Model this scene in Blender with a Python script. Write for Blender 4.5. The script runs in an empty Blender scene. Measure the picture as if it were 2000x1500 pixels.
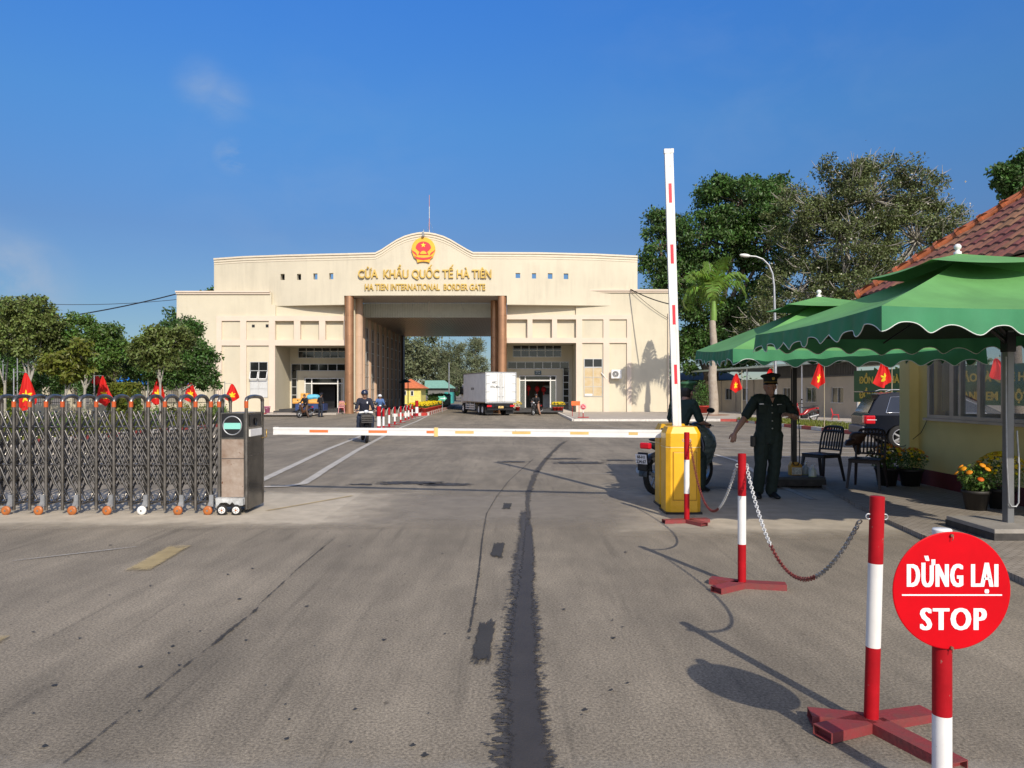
import bpy, bmesh, math, random
import numpy as np
from mathutils import Vector, Matrix, Euler
from math import radians, sin, cos, pi, sqrt, atan2
random.seed(7); RNG = np.random.default_rng(11)
S = bpy.context.scene; C = S.collection
# ---------------------------------------------------------------- camera
FPX = 1444.0; HZ = 764.0; CH = 1.5
cam = bpy.data.objects.new('camera', bpy.data.cameras.new('camera')); C.objects.link(cam); S.camera = cam
cam.location = (0, 0, CH); cam.rotation_euler = (radians(90), 0, 0)
cam.data.sensor_width = 36; cam.data.lens = 36*FPX/2000; cam.data.shift_y = 14/2000
cam.data.clip_start = .05; cam.data.clip_end = 6000
# ---------------------------------------------------------------- sky
SUNV = Vector((.505, -1.44, 1.0)).normalized()       # towards the sun
ELEV = math.asin(SUNV.z); SROT = atan2(SUNV.x, SUNV.y)
w = bpy.data.worlds.new("World"); S.world = w; w.use_nodes = True
nt = w.node_tree; N = nt.nodes; L = nt.links; bg = N['Background']
sky = N.new('ShaderNodeTexSky'); sky.sky_type = 'NISHITA'; sky.sun_disc = False
sky.sun_elevation = ELEV; sky.sun_rotation = SROT; sky.air_density = 1.0; sky.dust_density = 0.0; sky.ozone_density = 4.0; sky.altitude = 0
tint = N.new('ShaderNodeMix'); tint.data_type = 'RGBA'; tint.blend_type = 'MULTIPLY'; tint.inputs[0].default_value = 1
L.new(sky.outputs[0], tint.inputs[6])
tc = N.new('ShaderNodeTexCoord'); sz = N.new('ShaderNodeSeparateXYZ'); L.new(tc.outputs['Generated'], sz.inputs[0])
ramp = N.new('ShaderNodeValToRGB'); L.new(sz.outputs['Z'], ramp.inputs[0]); ce = ramp.color_ramp.elements
ce[0].position = 0; ce[0].color = (.46, .50, .56, 1); ce[1].position = 1; ce[1].color = (1.0, 1.25, 1.35, 1)
for p_, c_ in ((.10, (.49, .58, .68)), (.2, (.53, .67, .85)), (.336, (.57, 1.0, 1.32)), (.47, (.52, 1.15, 1.82))): e = ce.new(p_); e.color = (*c_, 1)
L.new(ramp.outputs[0], tint.inputs[7])
nz = N.new('ShaderNodeTexNoise'); nz.inputs['Scale'].default_value = 9; nz.inputs['Detail'].default_value = 9; nz.inputs['Roughness'].default_value = .6; nz.inputs['Distortion'].default_value = .4
mp = N.new('ShaderNodeMapping'); mp.inputs['Scale'].default_value = (1, 1, 1.7)
L.new(tc.outputs['Generated'], mp.inputs[0]); L.new(mp.outputs[0], nz.inputs[0])
acc = None
for (px, py, rad, amp) in ((395, 165, .045, .5), (440, 195, .045, .5), (620, 420, .3, .12), (1500, 150, .35, .10), (455, 308, .030, 1.3), (30, 560, .08, 1.3), (-60, 590, .12, 1.2)):
    d = Vector(((px-1000)/FPX, 1, (HZ-py)/FPX)).normalized()
    vd = N.new('ShaderNodeVectorMath'); vd.operation = 'DISTANCE'; L.new(tc.outputs['Generated'], vd.inputs[0]); vd.inputs[1].default_value = d
    mr = N.new('ShaderNodeMapRange'); mr.interpolation_type = 'SMOOTHSTEP'; mr.inputs[1].default_value = rad; mr.inputs[2].default_value = 0; mr.inputs[3].default_value = 0; mr.inputs[4].default_value = amp
    L.new(vd.outputs['Value'], mr.inputs[0])
    if acc is None: acc = mr.outputs[0]
    else:
        a = N.new('ShaderNodeMath'); a.operation = 'MAXIMUM'; L.new(acc, a.inputs[0]); L.new(mr.outputs[0], a.inputs[1]); acc = a.outputs[0]
mr = N.new('ShaderNodeMapRange'); mr.inputs[1].default_value = .4; mr.inputs[2].default_value = .75; L.new(nz.outputs[0], mr.inputs[0])
mu = N.new('ShaderNodeMath'); mu.operation = 'MULTIPLY'; L.new(acc, mu.inputs[0]); L.new(mr.outputs[0], mu.inputs[1])
cm = N.new('ShaderNodeMix'); cm.data_type = 'RGBA'; L.new(mu.outputs[0], cm.inputs[0]); L.new(tint.outputs[2], cm.inputs[6]); cm.inputs[7].default_value = (3.6, 4.6, 6.2, 1)
# broad pale glow added to the sky round the sun as warm fill light
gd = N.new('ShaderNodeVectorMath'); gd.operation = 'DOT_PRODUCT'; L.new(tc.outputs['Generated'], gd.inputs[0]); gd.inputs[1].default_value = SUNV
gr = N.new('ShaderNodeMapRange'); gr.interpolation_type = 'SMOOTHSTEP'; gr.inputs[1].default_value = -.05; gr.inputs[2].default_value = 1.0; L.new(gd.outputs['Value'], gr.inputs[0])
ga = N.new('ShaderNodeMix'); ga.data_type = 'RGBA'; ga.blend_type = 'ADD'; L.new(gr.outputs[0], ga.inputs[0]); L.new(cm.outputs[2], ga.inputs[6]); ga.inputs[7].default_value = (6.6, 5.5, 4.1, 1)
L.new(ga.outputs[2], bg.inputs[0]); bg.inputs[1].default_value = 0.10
# ---------------------------------------------------------------- sun
sun = bpy.data.objects.new('sun', bpy.data.lights.new('sun', 'SUN')); C.objects.link(sun)
sun.data.energy = 4.6; sun.data.angle = radians(.5); sun.data.color = (1, .91, .77)
sun.rotation_euler = SUNV.to_track_quat('Z', 'Y').to_euler(); sun.location = (20, -30, 40)
S.view_settings.view_transform = 'Standard'; S.view_settings.look = 'None'; S.view_settings.gamma = 1; S.view_settings.exposure = 0.0

# ---------------------------------------------------------------- geometry helpers
def gz(y):
    if y < 14: return 0.0
    if y < 45: return -.33*(y-14)/31
    return -.33
def X(px, D): return (px-1000)*D/FPX
def Z(py, D): return CH + (HZ-py)*D/FPX
def G(px, py):                       # ground point under a bearing
    D = 5.0
    for _ in range(60): D = (CH-gz(D))*FPX/(py-HZ)
    return X(px, D), D, gz(D)

MATS = {}
def mat(name, col, rough=.7, metal=0.0, var=.12, scale=3.0, bump=0.0, bscale=None, spec=None, island=0.0, trans=0.0, alpha=None, coat=0, col2=None, stretch=None, det=6, weather=0, specks=None):
    if name in MATS: return MATS[name]
    m = bpy.data.materials.new(name); m.use_nodes = True; MATS[name] = m
    t = m.node_tree; n = t.nodes; l = t.links; b = n['Principled BSDF']
    b.inputs['Roughness'].default_value = rough; b.inputs['Metallic'].default_value = metal
    if spec is not None: b.inputs['Specular IOR Level'].default_value = spec
    if coat: b.inputs['Coat Weight'].default_value = coat; b.inputs['Coat Roughness'].default_value = .08
    tc = n.new('ShaderNodeTexCoord'); mp = n.new('ShaderNodeMapping'); l.new(tc.outputs['Object'], mp.inputs[0])
    if stretch: mp.inputs['Scale'].default_value = stretch
    nz = n.new('ShaderNodeTexNoise'); nz.inputs['Scale'].default_value = scale; nz.inputs['Detail'].default_value = det; nz.inputs['Roughness'].default_value = .6
    l.new(mp.outputs[0], nz.inputs[0])
    cr = n.new('ShaderNodeMix'); cr.data_type = 'RGBA'
    c2 = col2 if col2 else tuple(max(0, c*(1-2*var)) for c in col)
    c1 = tuple(min(1, c*(1+var)) for c in col) if not col2 else col
    cr.inputs[6].default_value = (*c1, 1); cr.inputs[7].default_value = (*c2, 1)
    mr = n.new('ShaderNodeMapRange'); mr.inputs[1].default_value = .3; mr.inputs[2].default_value = .75; l.new(nz.outputs[0], mr.inputs[0])
    l.new(mr.outputs[0], cr.inputs[0]); out = cr.outputs[2]
    if island:
        gi = n.new('ShaderNodeNewGeometry'); hs = n.new('ShaderNodeHueSaturation'); l.new(out, hs.inputs['Color'])
        m1 = n.new('ShaderNodeMapRange'); m1.inputs[3].default_value = 1-island; m1.inputs[4].default_value = 1+island; l.new(gi.outputs['Random Per Island'], m1.inputs[0]); l.new(m1.outputs[0], hs.inputs['Value'])
        m2 = n.new('ShaderNodeMath'); m2.operation = 'MULTIPLY_ADD'; m2.inputs[1].default_value = .05; m2.inputs[2].default_value = .475; l.new(gi.outputs['Random Per Island'], m2.inputs[0]); l.new(m2.outputs[0], hs.inputs['Hue'])
        out = hs.outputs[0]
    l.new(out, b.inputs['Base Color'])
    if weather:
        mw = n.new('ShaderNodeMapping'); mw.inputs['Scale'].default_value = (1, 1, .09); l.new(tc.outputs['Object'], mw.inputs[0])
        zw = n.new('ShaderNodeTexNoise'); zw.inputs['Scale'].default_value = 2.2; zw.inputs['Detail'].default_value = 8; zw.inputs['Roughness'].default_value = .7; l.new(mw.outputs[0], zw.inputs[0])
        z2 = n.new('ShaderNodeTexNoise'); z2.inputs['Scale'].default_value = .25; z2.inputs['Detail'].default_value = 5; l.new(tc.outputs['Object'], z2.inputs[0])
        pw = n.new('ShaderNodeMath'); pw.operation = 'MULTIPLY'; l.new(zw.outputs[0], pw.inputs[0]); l.new(z2.outputs[0], pw.inputs[1])
        rw = n.new('ShaderNodeMapRange'); rw.inputs[1].default_value = .24; rw.inputs[2].default_value = .42; rw.inputs[3].default_value = 1; rw.inputs[4].default_value = 1-weather; l.new(pw.outputs[0], rw.inputs[0])
        vw = n.new('ShaderNodeVectorMath'); vw.operation = 'SCALE'; l.new(out, vw.inputs[0]); l.new(rw.outputs[0], vw.inputs['Scale']); out = vw.outputs[0]; l.new(out, b.inputs['Base Color'])
    if specks:
        zs_ = n.new('ShaderNodeTexNoise'); zs_.inputs['Scale'].default_value = specks[1]; zs_.inputs['Detail'].default_value = 6; zs_.inputs['Roughness'].default_value = .65; l.new(tc.outputs['Object'], zs_.inputs[0])
        rs_ = n.new('ShaderNodeMapRange'); rs_.inputs[1].default_value = specks[0]; rs_.inputs[2].default_value = specks[0]+.03; l.new(zs_.outputs[0], rs_.inputs[0])
        ms_ = n.new('ShaderNodeMix'); ms_.data_type = 'RGBA'; l.new(rs_.outputs[0], ms_.inputs[0]); l.new(out, ms_.inputs[6]); ms_.inputs[7].default_value = (*specks[2], 1); out = ms_.outputs[2]; l.new(out, b.inputs['Base Color'])
    if bump:
        bn = n.new('ShaderNodeTexNoise'); bn.inputs['Scale'].default_value = bscale or scale*6; bn.inputs['Detail'].default_value = 5; l.new(mp.outputs[0], bn.inputs[0])
        bp = n.new('ShaderNodeBump'); bp.inputs['Strength'].default_value = bump; bp.inputs['Distance'].default_value = .02; l.new(bn.outputs[0], bp.inputs['Height']); l.new(bp.outputs[0], b.inputs['Normal'])
    if trans:
        tr = n.new('ShaderNodeBsdfTranslucent'); l.new(out, tr.inputs[0]); mx = n.new('ShaderNodeMixShader'); mx.inputs[0].default_value = trans
        l.new(b.outputs[0], mx.inputs[1]); l.new(tr.outputs[0], mx.inputs[2]); l.new(mx.outputs[0], n['Material Output'].inputs[0])
    if alpha is not None:
        tr = n.new('ShaderNodeBsdfTransparent'); mx = n.new('ShaderNodeMixShader'); mx.inputs[0].default_value = alpha
        l.new(tr.outputs[0], mx.inputs[1]); l.new(b.outputs[0], mx.inputs[2]); l.new(mx.outputs[0], n['Material Output'].inputs[0])
    return m

class MB:
    def __init__(s): s.v = []; s.f = []; s.m = []; s.mats = []; s.sm = []; s.cur = 0
    def use(s, m):
        if m not in s.mats: s.mats.append(m)
        s.cur = s.mats.index(m); return s
    def add(s, vs, fs, smooth=False):
        o = len(s.v); s.v += [tuple(v) for v in vs]
        for f in fs: s.f.append(tuple(i+o for i in f)); s.m.append(s.cur); s.sm.append(smooth)
        return s
    def box(s, x0, x1, y0, y1, z0, z1, M=None):
        vs = [Vector(p) for p in ((x0,y0,z0),(x1,y0,z0),(x1,y1,z0),(x0,y1,z0),(x0,y0,z1),(x1,y0,z1),(x1,y1,z1),(x0,y1,z1))]
        if M is not None: vs = [M @ v for v in vs]
        return s.add(vs, [(0,3,2,1),(4,5,6,7),(0,1,5,4),(1,2,6,5),(2,3,7,6),(3,0,4,7)])
    def rbox(s, c, h, r=.01, M=None, seg=2):           # rounded box, centre and half sizes
        bm = bmesh.new(); bmesh.ops.create_cube(bm, size=2)
        for v in bm.verts: v.co = Vector((v.co.x*h[0], v.co.y*h[1], v.co.z*h[2]))
        bmesh.ops.bevel(bm, geom=bm.edges[:], offset=min(r, .95*min(h)), segments=seg, affect='EDGES', profile=.5)
        T = Matrix.Translation(c)
        if M is not None: T = M @ T
        bm.verts.index_update(); s.add([T @ v.co for v in bm.verts], [[v.index for v in f.verts] for f in bm.faces], False); bm.free(); return s
    def cyl(s, p0, p1, r0, r1=None, n=12, caps=True, smooth=True):
        r1 = r0 if r1 is None else r1; p0 = Vector(p0); p1 = Vector(p1); d = (p1-p0)
        q = d.to_track_quat('Z', 'Y'); vs = []
        for p, r in ((p0, r0), (p1, r1)):
            for i in range(n): a = 2*pi*i/n; vs.append(p + q @ Vector((r*cos(a), r*sin(a), 0)))
        s.add(vs, [(i, (i+1) % n, n+(i+1) % n, n+i) for i in range(n)], smooth)
        if caps: s.add(vs[:n], [tuple(reversed(range(n)))]); s.add(vs[n:], [tuple(range(n))])
        return s
    def tube(s, pts, r, n=8, caps=True):
        pts = [Vector(p) for p in pts]; rs = r if hasattr(r, '__len__') else [r]*len(pts); vs = []; up = None
        for i, p in enumerate(pts):
            t = (pts[min(i+1, len(pts)-1)]-pts[max(i-1, 0)])
            if t.length < 1e-9: t = Vector((0, 0, 1))
            t.normalize()
            if up is None: up = t.orthogonal().normalized()
            up = (up - t*up.dot(t));
            if up.length < 1e-6: up = t.orthogonal()
            up.normalize(); sd = t.cross(up)
            for k in range(n): a = 2*pi*k/n; vs.append(p + rs[i]*(cos(a)*up + sin(a)*sd))
        fs = [(i*n+k, i*n+(k+1) % n, (i+1)*n+(k+1) % n, (i+1)*n+k) for i in range(len(pts)-1) for k in range(n)]
        s.add(vs, fs, True)
        if caps: s.add(vs[:n], [tuple(reversed(range(n)))]); s.add(vs[-n:], [tuple(range(n))])
        return s
    def lathe(s, prof, c=(0,0,0), n=16, axis='Z', smooth=True, M=None):
        vs = []; c = Vector(c)
        for r, z in prof:
            for k in range(n):
                a = 2*pi*k/n; v = Vector((r*cos(a), r*sin(a), z))
                if axis == 'Y': v = Vector((v.x, v.z, v.y))
                if axis == 'X': v = Vector((v.z, v.x, v.y))
                v = v + c
                if M is not None: v = M @ v
                vs.append(v)
        fs = [(i*n+k, i*n+(k+1) % n, (i+1)*n+(k+1) % n, (i+1)*n+k) for i in range(len(prof)-1) for k in range(n)]
        s.add(vs, fs, smooth); return s
    def ell(s, c, r, n=12, m=8, M=None):
        return s.lathe([(max(1e-4, sin(pi*i/m)), -cos(pi*i/m)) for i in range(m+1)], n=n, M=(M if M is not None else Matrix()) @ Matrix.Translation(c) @ Matrix.Diagonal((*r, 1)))
    def torus(s, c, R, r, axis='X', n=24, m=8, M=None):
        return s.lathe([(R+r*cos(2*pi*i/m), r*sin(2*pi*i/m)) for i in range(m+1)], c, n, axis, M=M)
    def prism(s, poly, y0, y1, M=None):                 # polygon in XZ, extruded in Y
        n = len(poly); vs = [Vector((x, y0, z)) for x, z in poly]+[Vector((x, y1, z)) for x, z in poly]
        if M is not None: vs = [M @ v for v in vs]
        return s.add(vs, [tuple(range(n)), tuple(reversed(range(n, 2*n)))]+[(i, i+n, (i+1) % n+n, (i+1) % n) for i in range(n)])
    def build(s, name, m=None, parent=None, world=True, bevel=0, smooth=None, kind=None):
        me = bpy.data.meshes.new(name)
        off = parent_world(parent) if (parent is not None and world) else Vector((0, 0, 0))
        me.from_pydata([(v[0]-off.x, v[1]-off.y, v[2]-off.z) for v in s.v], [], s.f)
        for q in (s.mats if s.mats else [m]): me.materials.append(q)
        if s.mats: me.polygons.foreach_set('material_index', s.m)
        me.polygons.foreach_set('use_smooth', [bool(smooth) if smooth is not None else x for x in s.sm])
        bm = bmesh.new(); bm.from_mesh(me); bmesh.ops.recalc_face_normals(bm, faces=bm.faces[:]); bmesh.ops.delete(bm, geom=[v for v in bm.verts if not v.link_faces], context='VERTS'); bm.to_mesh(me); bm.free()
        me.update(); return link(name, me, parent, bevel, kind)
WORLDPOS = {}
def parent_world(p):
    v = Vector((0, 0, 0))
    while p is not None: v = v + p.location; p = p.parent
    return v
def link(name, me, parent=None, bevel=0, kind=None):
    o = bpy.data.objects.new(name, me); C.objects.link(o)
    if parent is not None: o.parent = parent
    if kind: o['kind'] = kind
    if bevel:
        b = o.modifiers.new('bevel', 'BEVEL'); b.width = bevel; b.segments = 2; b.limit_method = 'ANGLE'; b.angle_limit = radians(40)
    return o
def tag(o, label, cat, group=None):
    o['label'] = label; o['category'] = cat
    if group: o['group'] = group
    return o
def thing(name, label, cat, loc=(0, 0, 0), rz=0, group=None):
    o = bpy.data.objects.new(name, None); C.objects.link(o); o.empty_display_size = .2
    o.location = loc; o.rotation_euler = (0, 0, rz); return tag(o, label, cat, group)
def copy_tree(o, parent=None):
    c = o.copy(); C.objects.link(c)
    if parent is not None: c.parent = parent
    for ch in [k for k in ALLCH(o)]: copy_tree(ch, c)
    return c
def ALLCH(o): return [k for k in bpy.data.objects if k.parent is o]
def dup(o, loc, rz=0, label=None, group=None, scale=None):
    c = copy_tree(o); c.location = loc; c.rotation_euler = (0, 0, rz)
    if label: c['label'] = label
    if group: c['group'] = group
    if scale: c.scale = (scale,)*3
    return c
def mesh_np(name, V, F, m, parent=None, smooth=False, off=(0, 0, 0)):
    me = bpy.data.meshes.new(name); V = np.asarray(V, dtype=np.float32)-np.asarray(off, dtype=np.float32); F = np.asarray(F, dtype=np.int32); k = F.shape[1]
    me.vertices.add(len(V)); me.vertices.foreach_set('co', V.ravel()); me.loops.add(F.size); me.loops.foreach_set('vertex_index', F.ravel())
    me.polygons.add(len(F)); me.polygons.foreach_set('loop_start', np.arange(0, F.size, k, dtype=np.int32)); me.polygons.foreach_set('loop_total', np.full(len(F), k, dtype=np.int32))
    me.polygons.foreach_set('use_smooth', np.full(len(F), smooth)); me.materials.append(m); me.update(calc_edges=True); me.validate()
    return link(name, me, parent)
_H = {}
def text(s, width, cap, depth, bold=0.0, m=None, name='lettering', parent=None, M=Matrix(), spacing=1.0, center=True, heavy=0):
    def mk(body):
        cu = bpy.data.curves.new('t', 'FONT'); cu.body = body; cu.size = 1; cu.offset = bold; cu.extrude = 0; cu.space_character = spacing; cu.resolution_u = 3
        o = bpy.data.objects.new('t', cu); C.objects.link(o); bpy.context.view_layer.update()
        me = bpy.data.meshes.new_from_object(o.evaluated_get(bpy.context.evaluated_depsgraph_get())); bpy.data.objects.remove(o); bpy.data.curves.remove(cu)
        return me
    hm = mk('H'); ys = [v.co.y for v in hm.vertices]; hh = max(ys)-min(ys); h0 = min(ys)
    me = mk(s); xs = [v.co.x for v in me.vertices]; x0, x1 = min(xs), max(xs)
    sx = width/(x1-x0); sz = cap/hh
    bm = bmesh.new(); bm.from_mesh(me)
    r = bmesh.ops.extrude_face_region(bm, geom=bm.faces[:]); mv = [g for g in r['geom'] if isinstance(g, bmesh.types.BMVert)]
    for v in mv: v.co.z += 1
    if heavy:                                            # heavier strokes: the same letters laid side by side, each a hair deeper
        base_ = bm.verts[:]; hv = heavy*cap/sx; n0 = len(base_)
        allg = bm.verts[:]+bm.edges[:]+bm.faces[:]
        for q_, dx_ in enumerate((-1, -.33, .33)):
            r = bmesh.ops.duplicate(bm, geom=allg)
            for v in [g for g in r['geom'] if isinstance(g, bmesh.types.BMVert)]: v.co.x += (dx_-1)*hv; v.co.z *= 1+.35*(q_+1)
    for v in bm.verts:
        v.co = M @ Vector(((v.co.x-x0)*sx-(width/2 if center else 0), -v.co.z*depth, (v.co.y-h0)*sz))
    bmesh.ops.recalc_face_normals(bm, faces=bm.faces[:])
    bm.to_mesh(me); bm.free(); me.materials.clear(); me.materials.append(m); me.polygons.foreach_set('use_smooth', [False]*len(me.polygons)); me.update(); me.name = name
    return link(name, me, parent)
def icopts(c, r, M=None, sub=2):
    bm = bmesh.new(); bmesh.ops.create_icosphere(bm, subdivisions=sub, radius=1)
    vs = [Vector(c)+Vector((v.co.x*r[0], v.co.y*r[1], v.co.z*r[2])) for v in bm.verts]; bm.free(); return vs
class Blob:                                             # union of hulls of ellipsoids -> one smooth continuous surface
    def __init__(s): s.bm = bmesh.new()
    def hull(s, *es):
        pts = []
        for c, r in es:
            if not hasattr(r, '__len__'): r = (r, r, r)
            pts += icopts(c, r)
        vs = [s.bm.verts.new(p) for p in pts]
        bmesh.ops.convex_hull(s.bm, input=vs)
        return s
    def chain(s, pts, rs):
        for i in range(len(pts)-1): s.hull((pts[i], rs[i]), (pts[i+1], rs[i+1]))
        return s
    def build(s, name, m, parent=None, voxel=.01, smooth=4, wrinkle=0, wl=.08, cut=None):
        loose = [v for v in s.bm.verts if not v.link_faces]; bmesh.ops.delete(s.bm, geom=loose, context='VERTS')
        me = bpy.data.meshes.new(name); s.bm.to_mesh(me); s.bm.free()
        o = bpy.data.objects.new(name, me); C.objects.link(o)
        rm = o.modifiers.new('r', 'REMESH'); rm.mode = 'VOXEL'; rm.voxel_size = voxel
        if smooth: sm = o.modifiers.new('s', 'SMOOTH'); sm.factor = .5; sm.iterations = smooth
        bpy.context.view_layer.update()
        me2 = bpy.data.meshes.new_from_object(o.evaluated_get(bpy.context.evaluated_depsgraph_get())); bpy.data.objects.remove(o); me2.name = name
        n = len(me2.vertices); co = np.empty(n*3, dtype=np.float32); me2.vertices.foreach_get('co', co); co = co.reshape(-1, 3)
        if wrinkle and n:
            no = np.empty(n*3, dtype=np.float32); me2.vertices.foreach_get('normal', no); no = no.reshape(-1, 3)
            k = 2*pi/wl
            d = np.sin(k*(co[:, 2]*1.0+co[:, 0]*.8+.04*np.sin(k*.5*co[:, 1])+.03*np.sin(30*co[:, 0])))*.5+np.sin(k*.63*(co[:, 2]*1.2-co[:, 0]*1.1+co[:, 1])+1.3+2*np.sin(9*co[:, 2]))*.6
            co = co+no*(d[:, None]*wrinkle)
            me2.vertices.foreach_set('co', co.ravel())
        me2.materials.clear(); me2.materials.append(m); me2.polygons.foreach_set('use_smooth', np.ones(len(me2.polygons), dtype=bool)); me2.update()
        return link(name, me2, parent)
# ================================================================ materials
cream = mat('cream_paint', (.60, .54, .405), .75, var=.05, scale=.35, bump=.05, bscale=20, weather=.09)
cream2 = mat('cream_paint_pale', (.61, .55, .42), .75, var=.04, scale=.35, weather=.13)
pinkish = mat('peach_trim_paint', (.66, .55, .44), .75, var=.04, scale=.6)
copper = mat('copper_cladding', (.46, .245, .135), .34, .6, var=.12, scale=1.2)
tanp = mat('tan_paint', (.52, .36, .25), .6, var=.07, scale=1)
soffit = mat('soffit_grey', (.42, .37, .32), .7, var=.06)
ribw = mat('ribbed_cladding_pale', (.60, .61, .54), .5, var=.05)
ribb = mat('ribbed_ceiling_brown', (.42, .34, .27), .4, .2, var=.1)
darkglass = mat('dark_window_glass', (.015, .017, .018), .06, 0, var=.2, spec=.7)
alu = mat('aluminium_frame', (.55, .55, .53), .4, .3, var=.05)
whitep = mat('white_paint', (.76, .75, .72), .45, var=.07, scale=5, specks=(.68, 26, (.45, .40, .34)))
redp = mat('red_paint', (.37, .006, .012), .45, var=.12, scale=8, bump=.05, spec=.2, specks=(.66, 30, (.30, .12, .10)))
redworn = mat('worn_red_paint', (.26, .03, .035), .55, var=.3, scale=14, bump=.15, bscale=60, col2=(.16, .05, .045))
signred = mat('sign_red', (.56, .0, .006), .55, var=.08, scale=7, spec=.15, specks=(.72, 40, (.50, .10, .09)))
signwhite = mat('sign_white', (.85, .83, .84), .4, var=.02)
yellowp = mat('yellow_cabinet_paint', (.80, .42, .012), .38, var=.09, scale=4, coat=.2, specks=(.70, 22, (.45, .24, .05)))
orange = mat('orange_tape', (.78, .20, .06), .45, var=.1)
yelltape = mat('yellow_tape', (.72, .50, .18), .5, var=.1)
steel = mat('stainless_steel', (.22, .205, .185), .30, .92, var=.25, scale=9)
steeld = mat('dark_steel', (.25, .23, .205), .34, .85, var=.3, scale=7)
chrome = mat('chrome', (.62, .62, .62), .15, 1, var=.1)
galv = mat('galvanised_steel', (.42, .43, .44), .45, .7, var=.15, scale=10)
rust = mat('rusty_steel_panel', (.46, .38, .31), .45, .35, var=.3, scale=5, bump=.15, col2=(.24, .15, .10), specks=(.60, 7, (.16, .07, .035)))
black = mat('black_plastic', (.012, .012, .013), .4, var=.2)
blackm = mat('black_metal', (.02, .021, .023), .35, .4, var=.2)
rubber = mat('rubber', (.018, .017, .016), .85, var=.3, scale=20)
mint = mat('mint_plastic', (.25, .62, .52), .5, var=.05)
castor = mat('orange_wheel', (.42, .13, .03), .45, var=.2, scale=20)
gold = mat('gold_lettering', (.62, .42, .10), .4, .35, var=.12, scale=2)
skin = mat('skin', (.33, .18, .12), .55, var=.06, scale=12)
uniform = mat('dark_green_uniform', (.010, .022, .016), .8, var=.15, scale=20, bump=.1, bscale=150)
uniform2 = mat('dark_green_shirt', (.009, .028, .021), .8, var=.12, scale=20)
navy = mat('navy_cloth', (.012, .014, .030), .8, var=.2, scale=15)
jean = mat('dark_jeans', (.018, .028, .055), .85, var=.2, scale=15)
hairm = mat('black_hair', (.012, .010, .009), .5, var=.2)
concrete = mat('concrete', (.30, .275, .24), .85, var=.12, scale=4, bump=.2)
bark = mat('bark', (.16, .13, .10), .9, var=.25, scale=8, bump=.5)
palebark = mat('pale_bark', (.40, .37, .32), .85, var=.25, scale=6, bump=.4, col2=(.2, .19, .16))
leafA = mat('leaf_green', (.105, .185, .030), .5, var=.35, scale=.5, island=.45, trans=.25)
leafB = mat('leaf_dark_green', (.070, .140, .026), .5, var=.35, scale=.4, island=.45, trans=.22)
leafC = mat('leaf_olive_green', (.125, .160, .036), .55, var=.3, scale=.3, island=.5, trans=.2)
leafE = mat('leaf_dark_olive', (.115, .140, .042), .55, var=.3, scale=.3, island=.5, trans=.2)
leafD = mat('leaf_yellow_green', (.17, .19, .025), .5, var=.3, scale=.8, island=.4, trans=.3)
leafP = mat('palm_green', (.15, .26, .03), .45, var=.3, scale=.5, island=.3, trans=.3)
casua = mat('casuarina_grey_green', (.15, .17, .085), .7, var=.25, scale=.2, island=.35, trans=.15)
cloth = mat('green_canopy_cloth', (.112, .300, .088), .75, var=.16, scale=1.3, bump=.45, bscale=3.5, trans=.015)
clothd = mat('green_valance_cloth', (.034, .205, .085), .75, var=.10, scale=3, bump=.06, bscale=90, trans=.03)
piping = mat('white_piping', (.6, .65, .6), .6, var=.05)
ywall = mat('yellow_wall_paint', (.80, .66, .26), .8, var=.06, scale=1, bump=.05)
redbase = mat('dark_red_base_paint', (.16, .02, .018), .7, var=.2)
tile = mat('clay_roof_tile', (.26, .105, .065), .8, var=.3, scale=5, bump=.15, island=.2)
ridge = mat('orange_ridge_tile', (.50, .15, .06), .55, var=.2, scale=6)
redflag = mat('red_flag_cloth', (.75, .012, .008), .7, var=.08, scale=3, trans=.25)
yelstar = mat('yellow_star', (.85, .60, .01), .6, var=.05)
potred = mat('red_pot', (.45, .03, .02), .5, var=.1)
potdark = mat('dark_pot', (.025, .022, .02), .6, var=.2)
flY = mat('yellow_petals', (.80, .58, .01), .6, var=.1, scale=20, island=.15, trans=.2)
flO = mat('orange_petals', (.80, .26, .01), .6, var=.1, scale=20, island=.15, trans=.2)
carpaint = mat('dark_grey_car_paint', (.006, .008, .014), .18, .0, var=.05, coat=.08, spec=.25)
truckw = mat('white_truck_panel', (.74, .74, .71), .5, var=.06, scale=1.5)
glassclear = mat('clear_window_glass', (.6, .65, .62), .04, 0, var=.02, alpha=.12)

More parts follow.
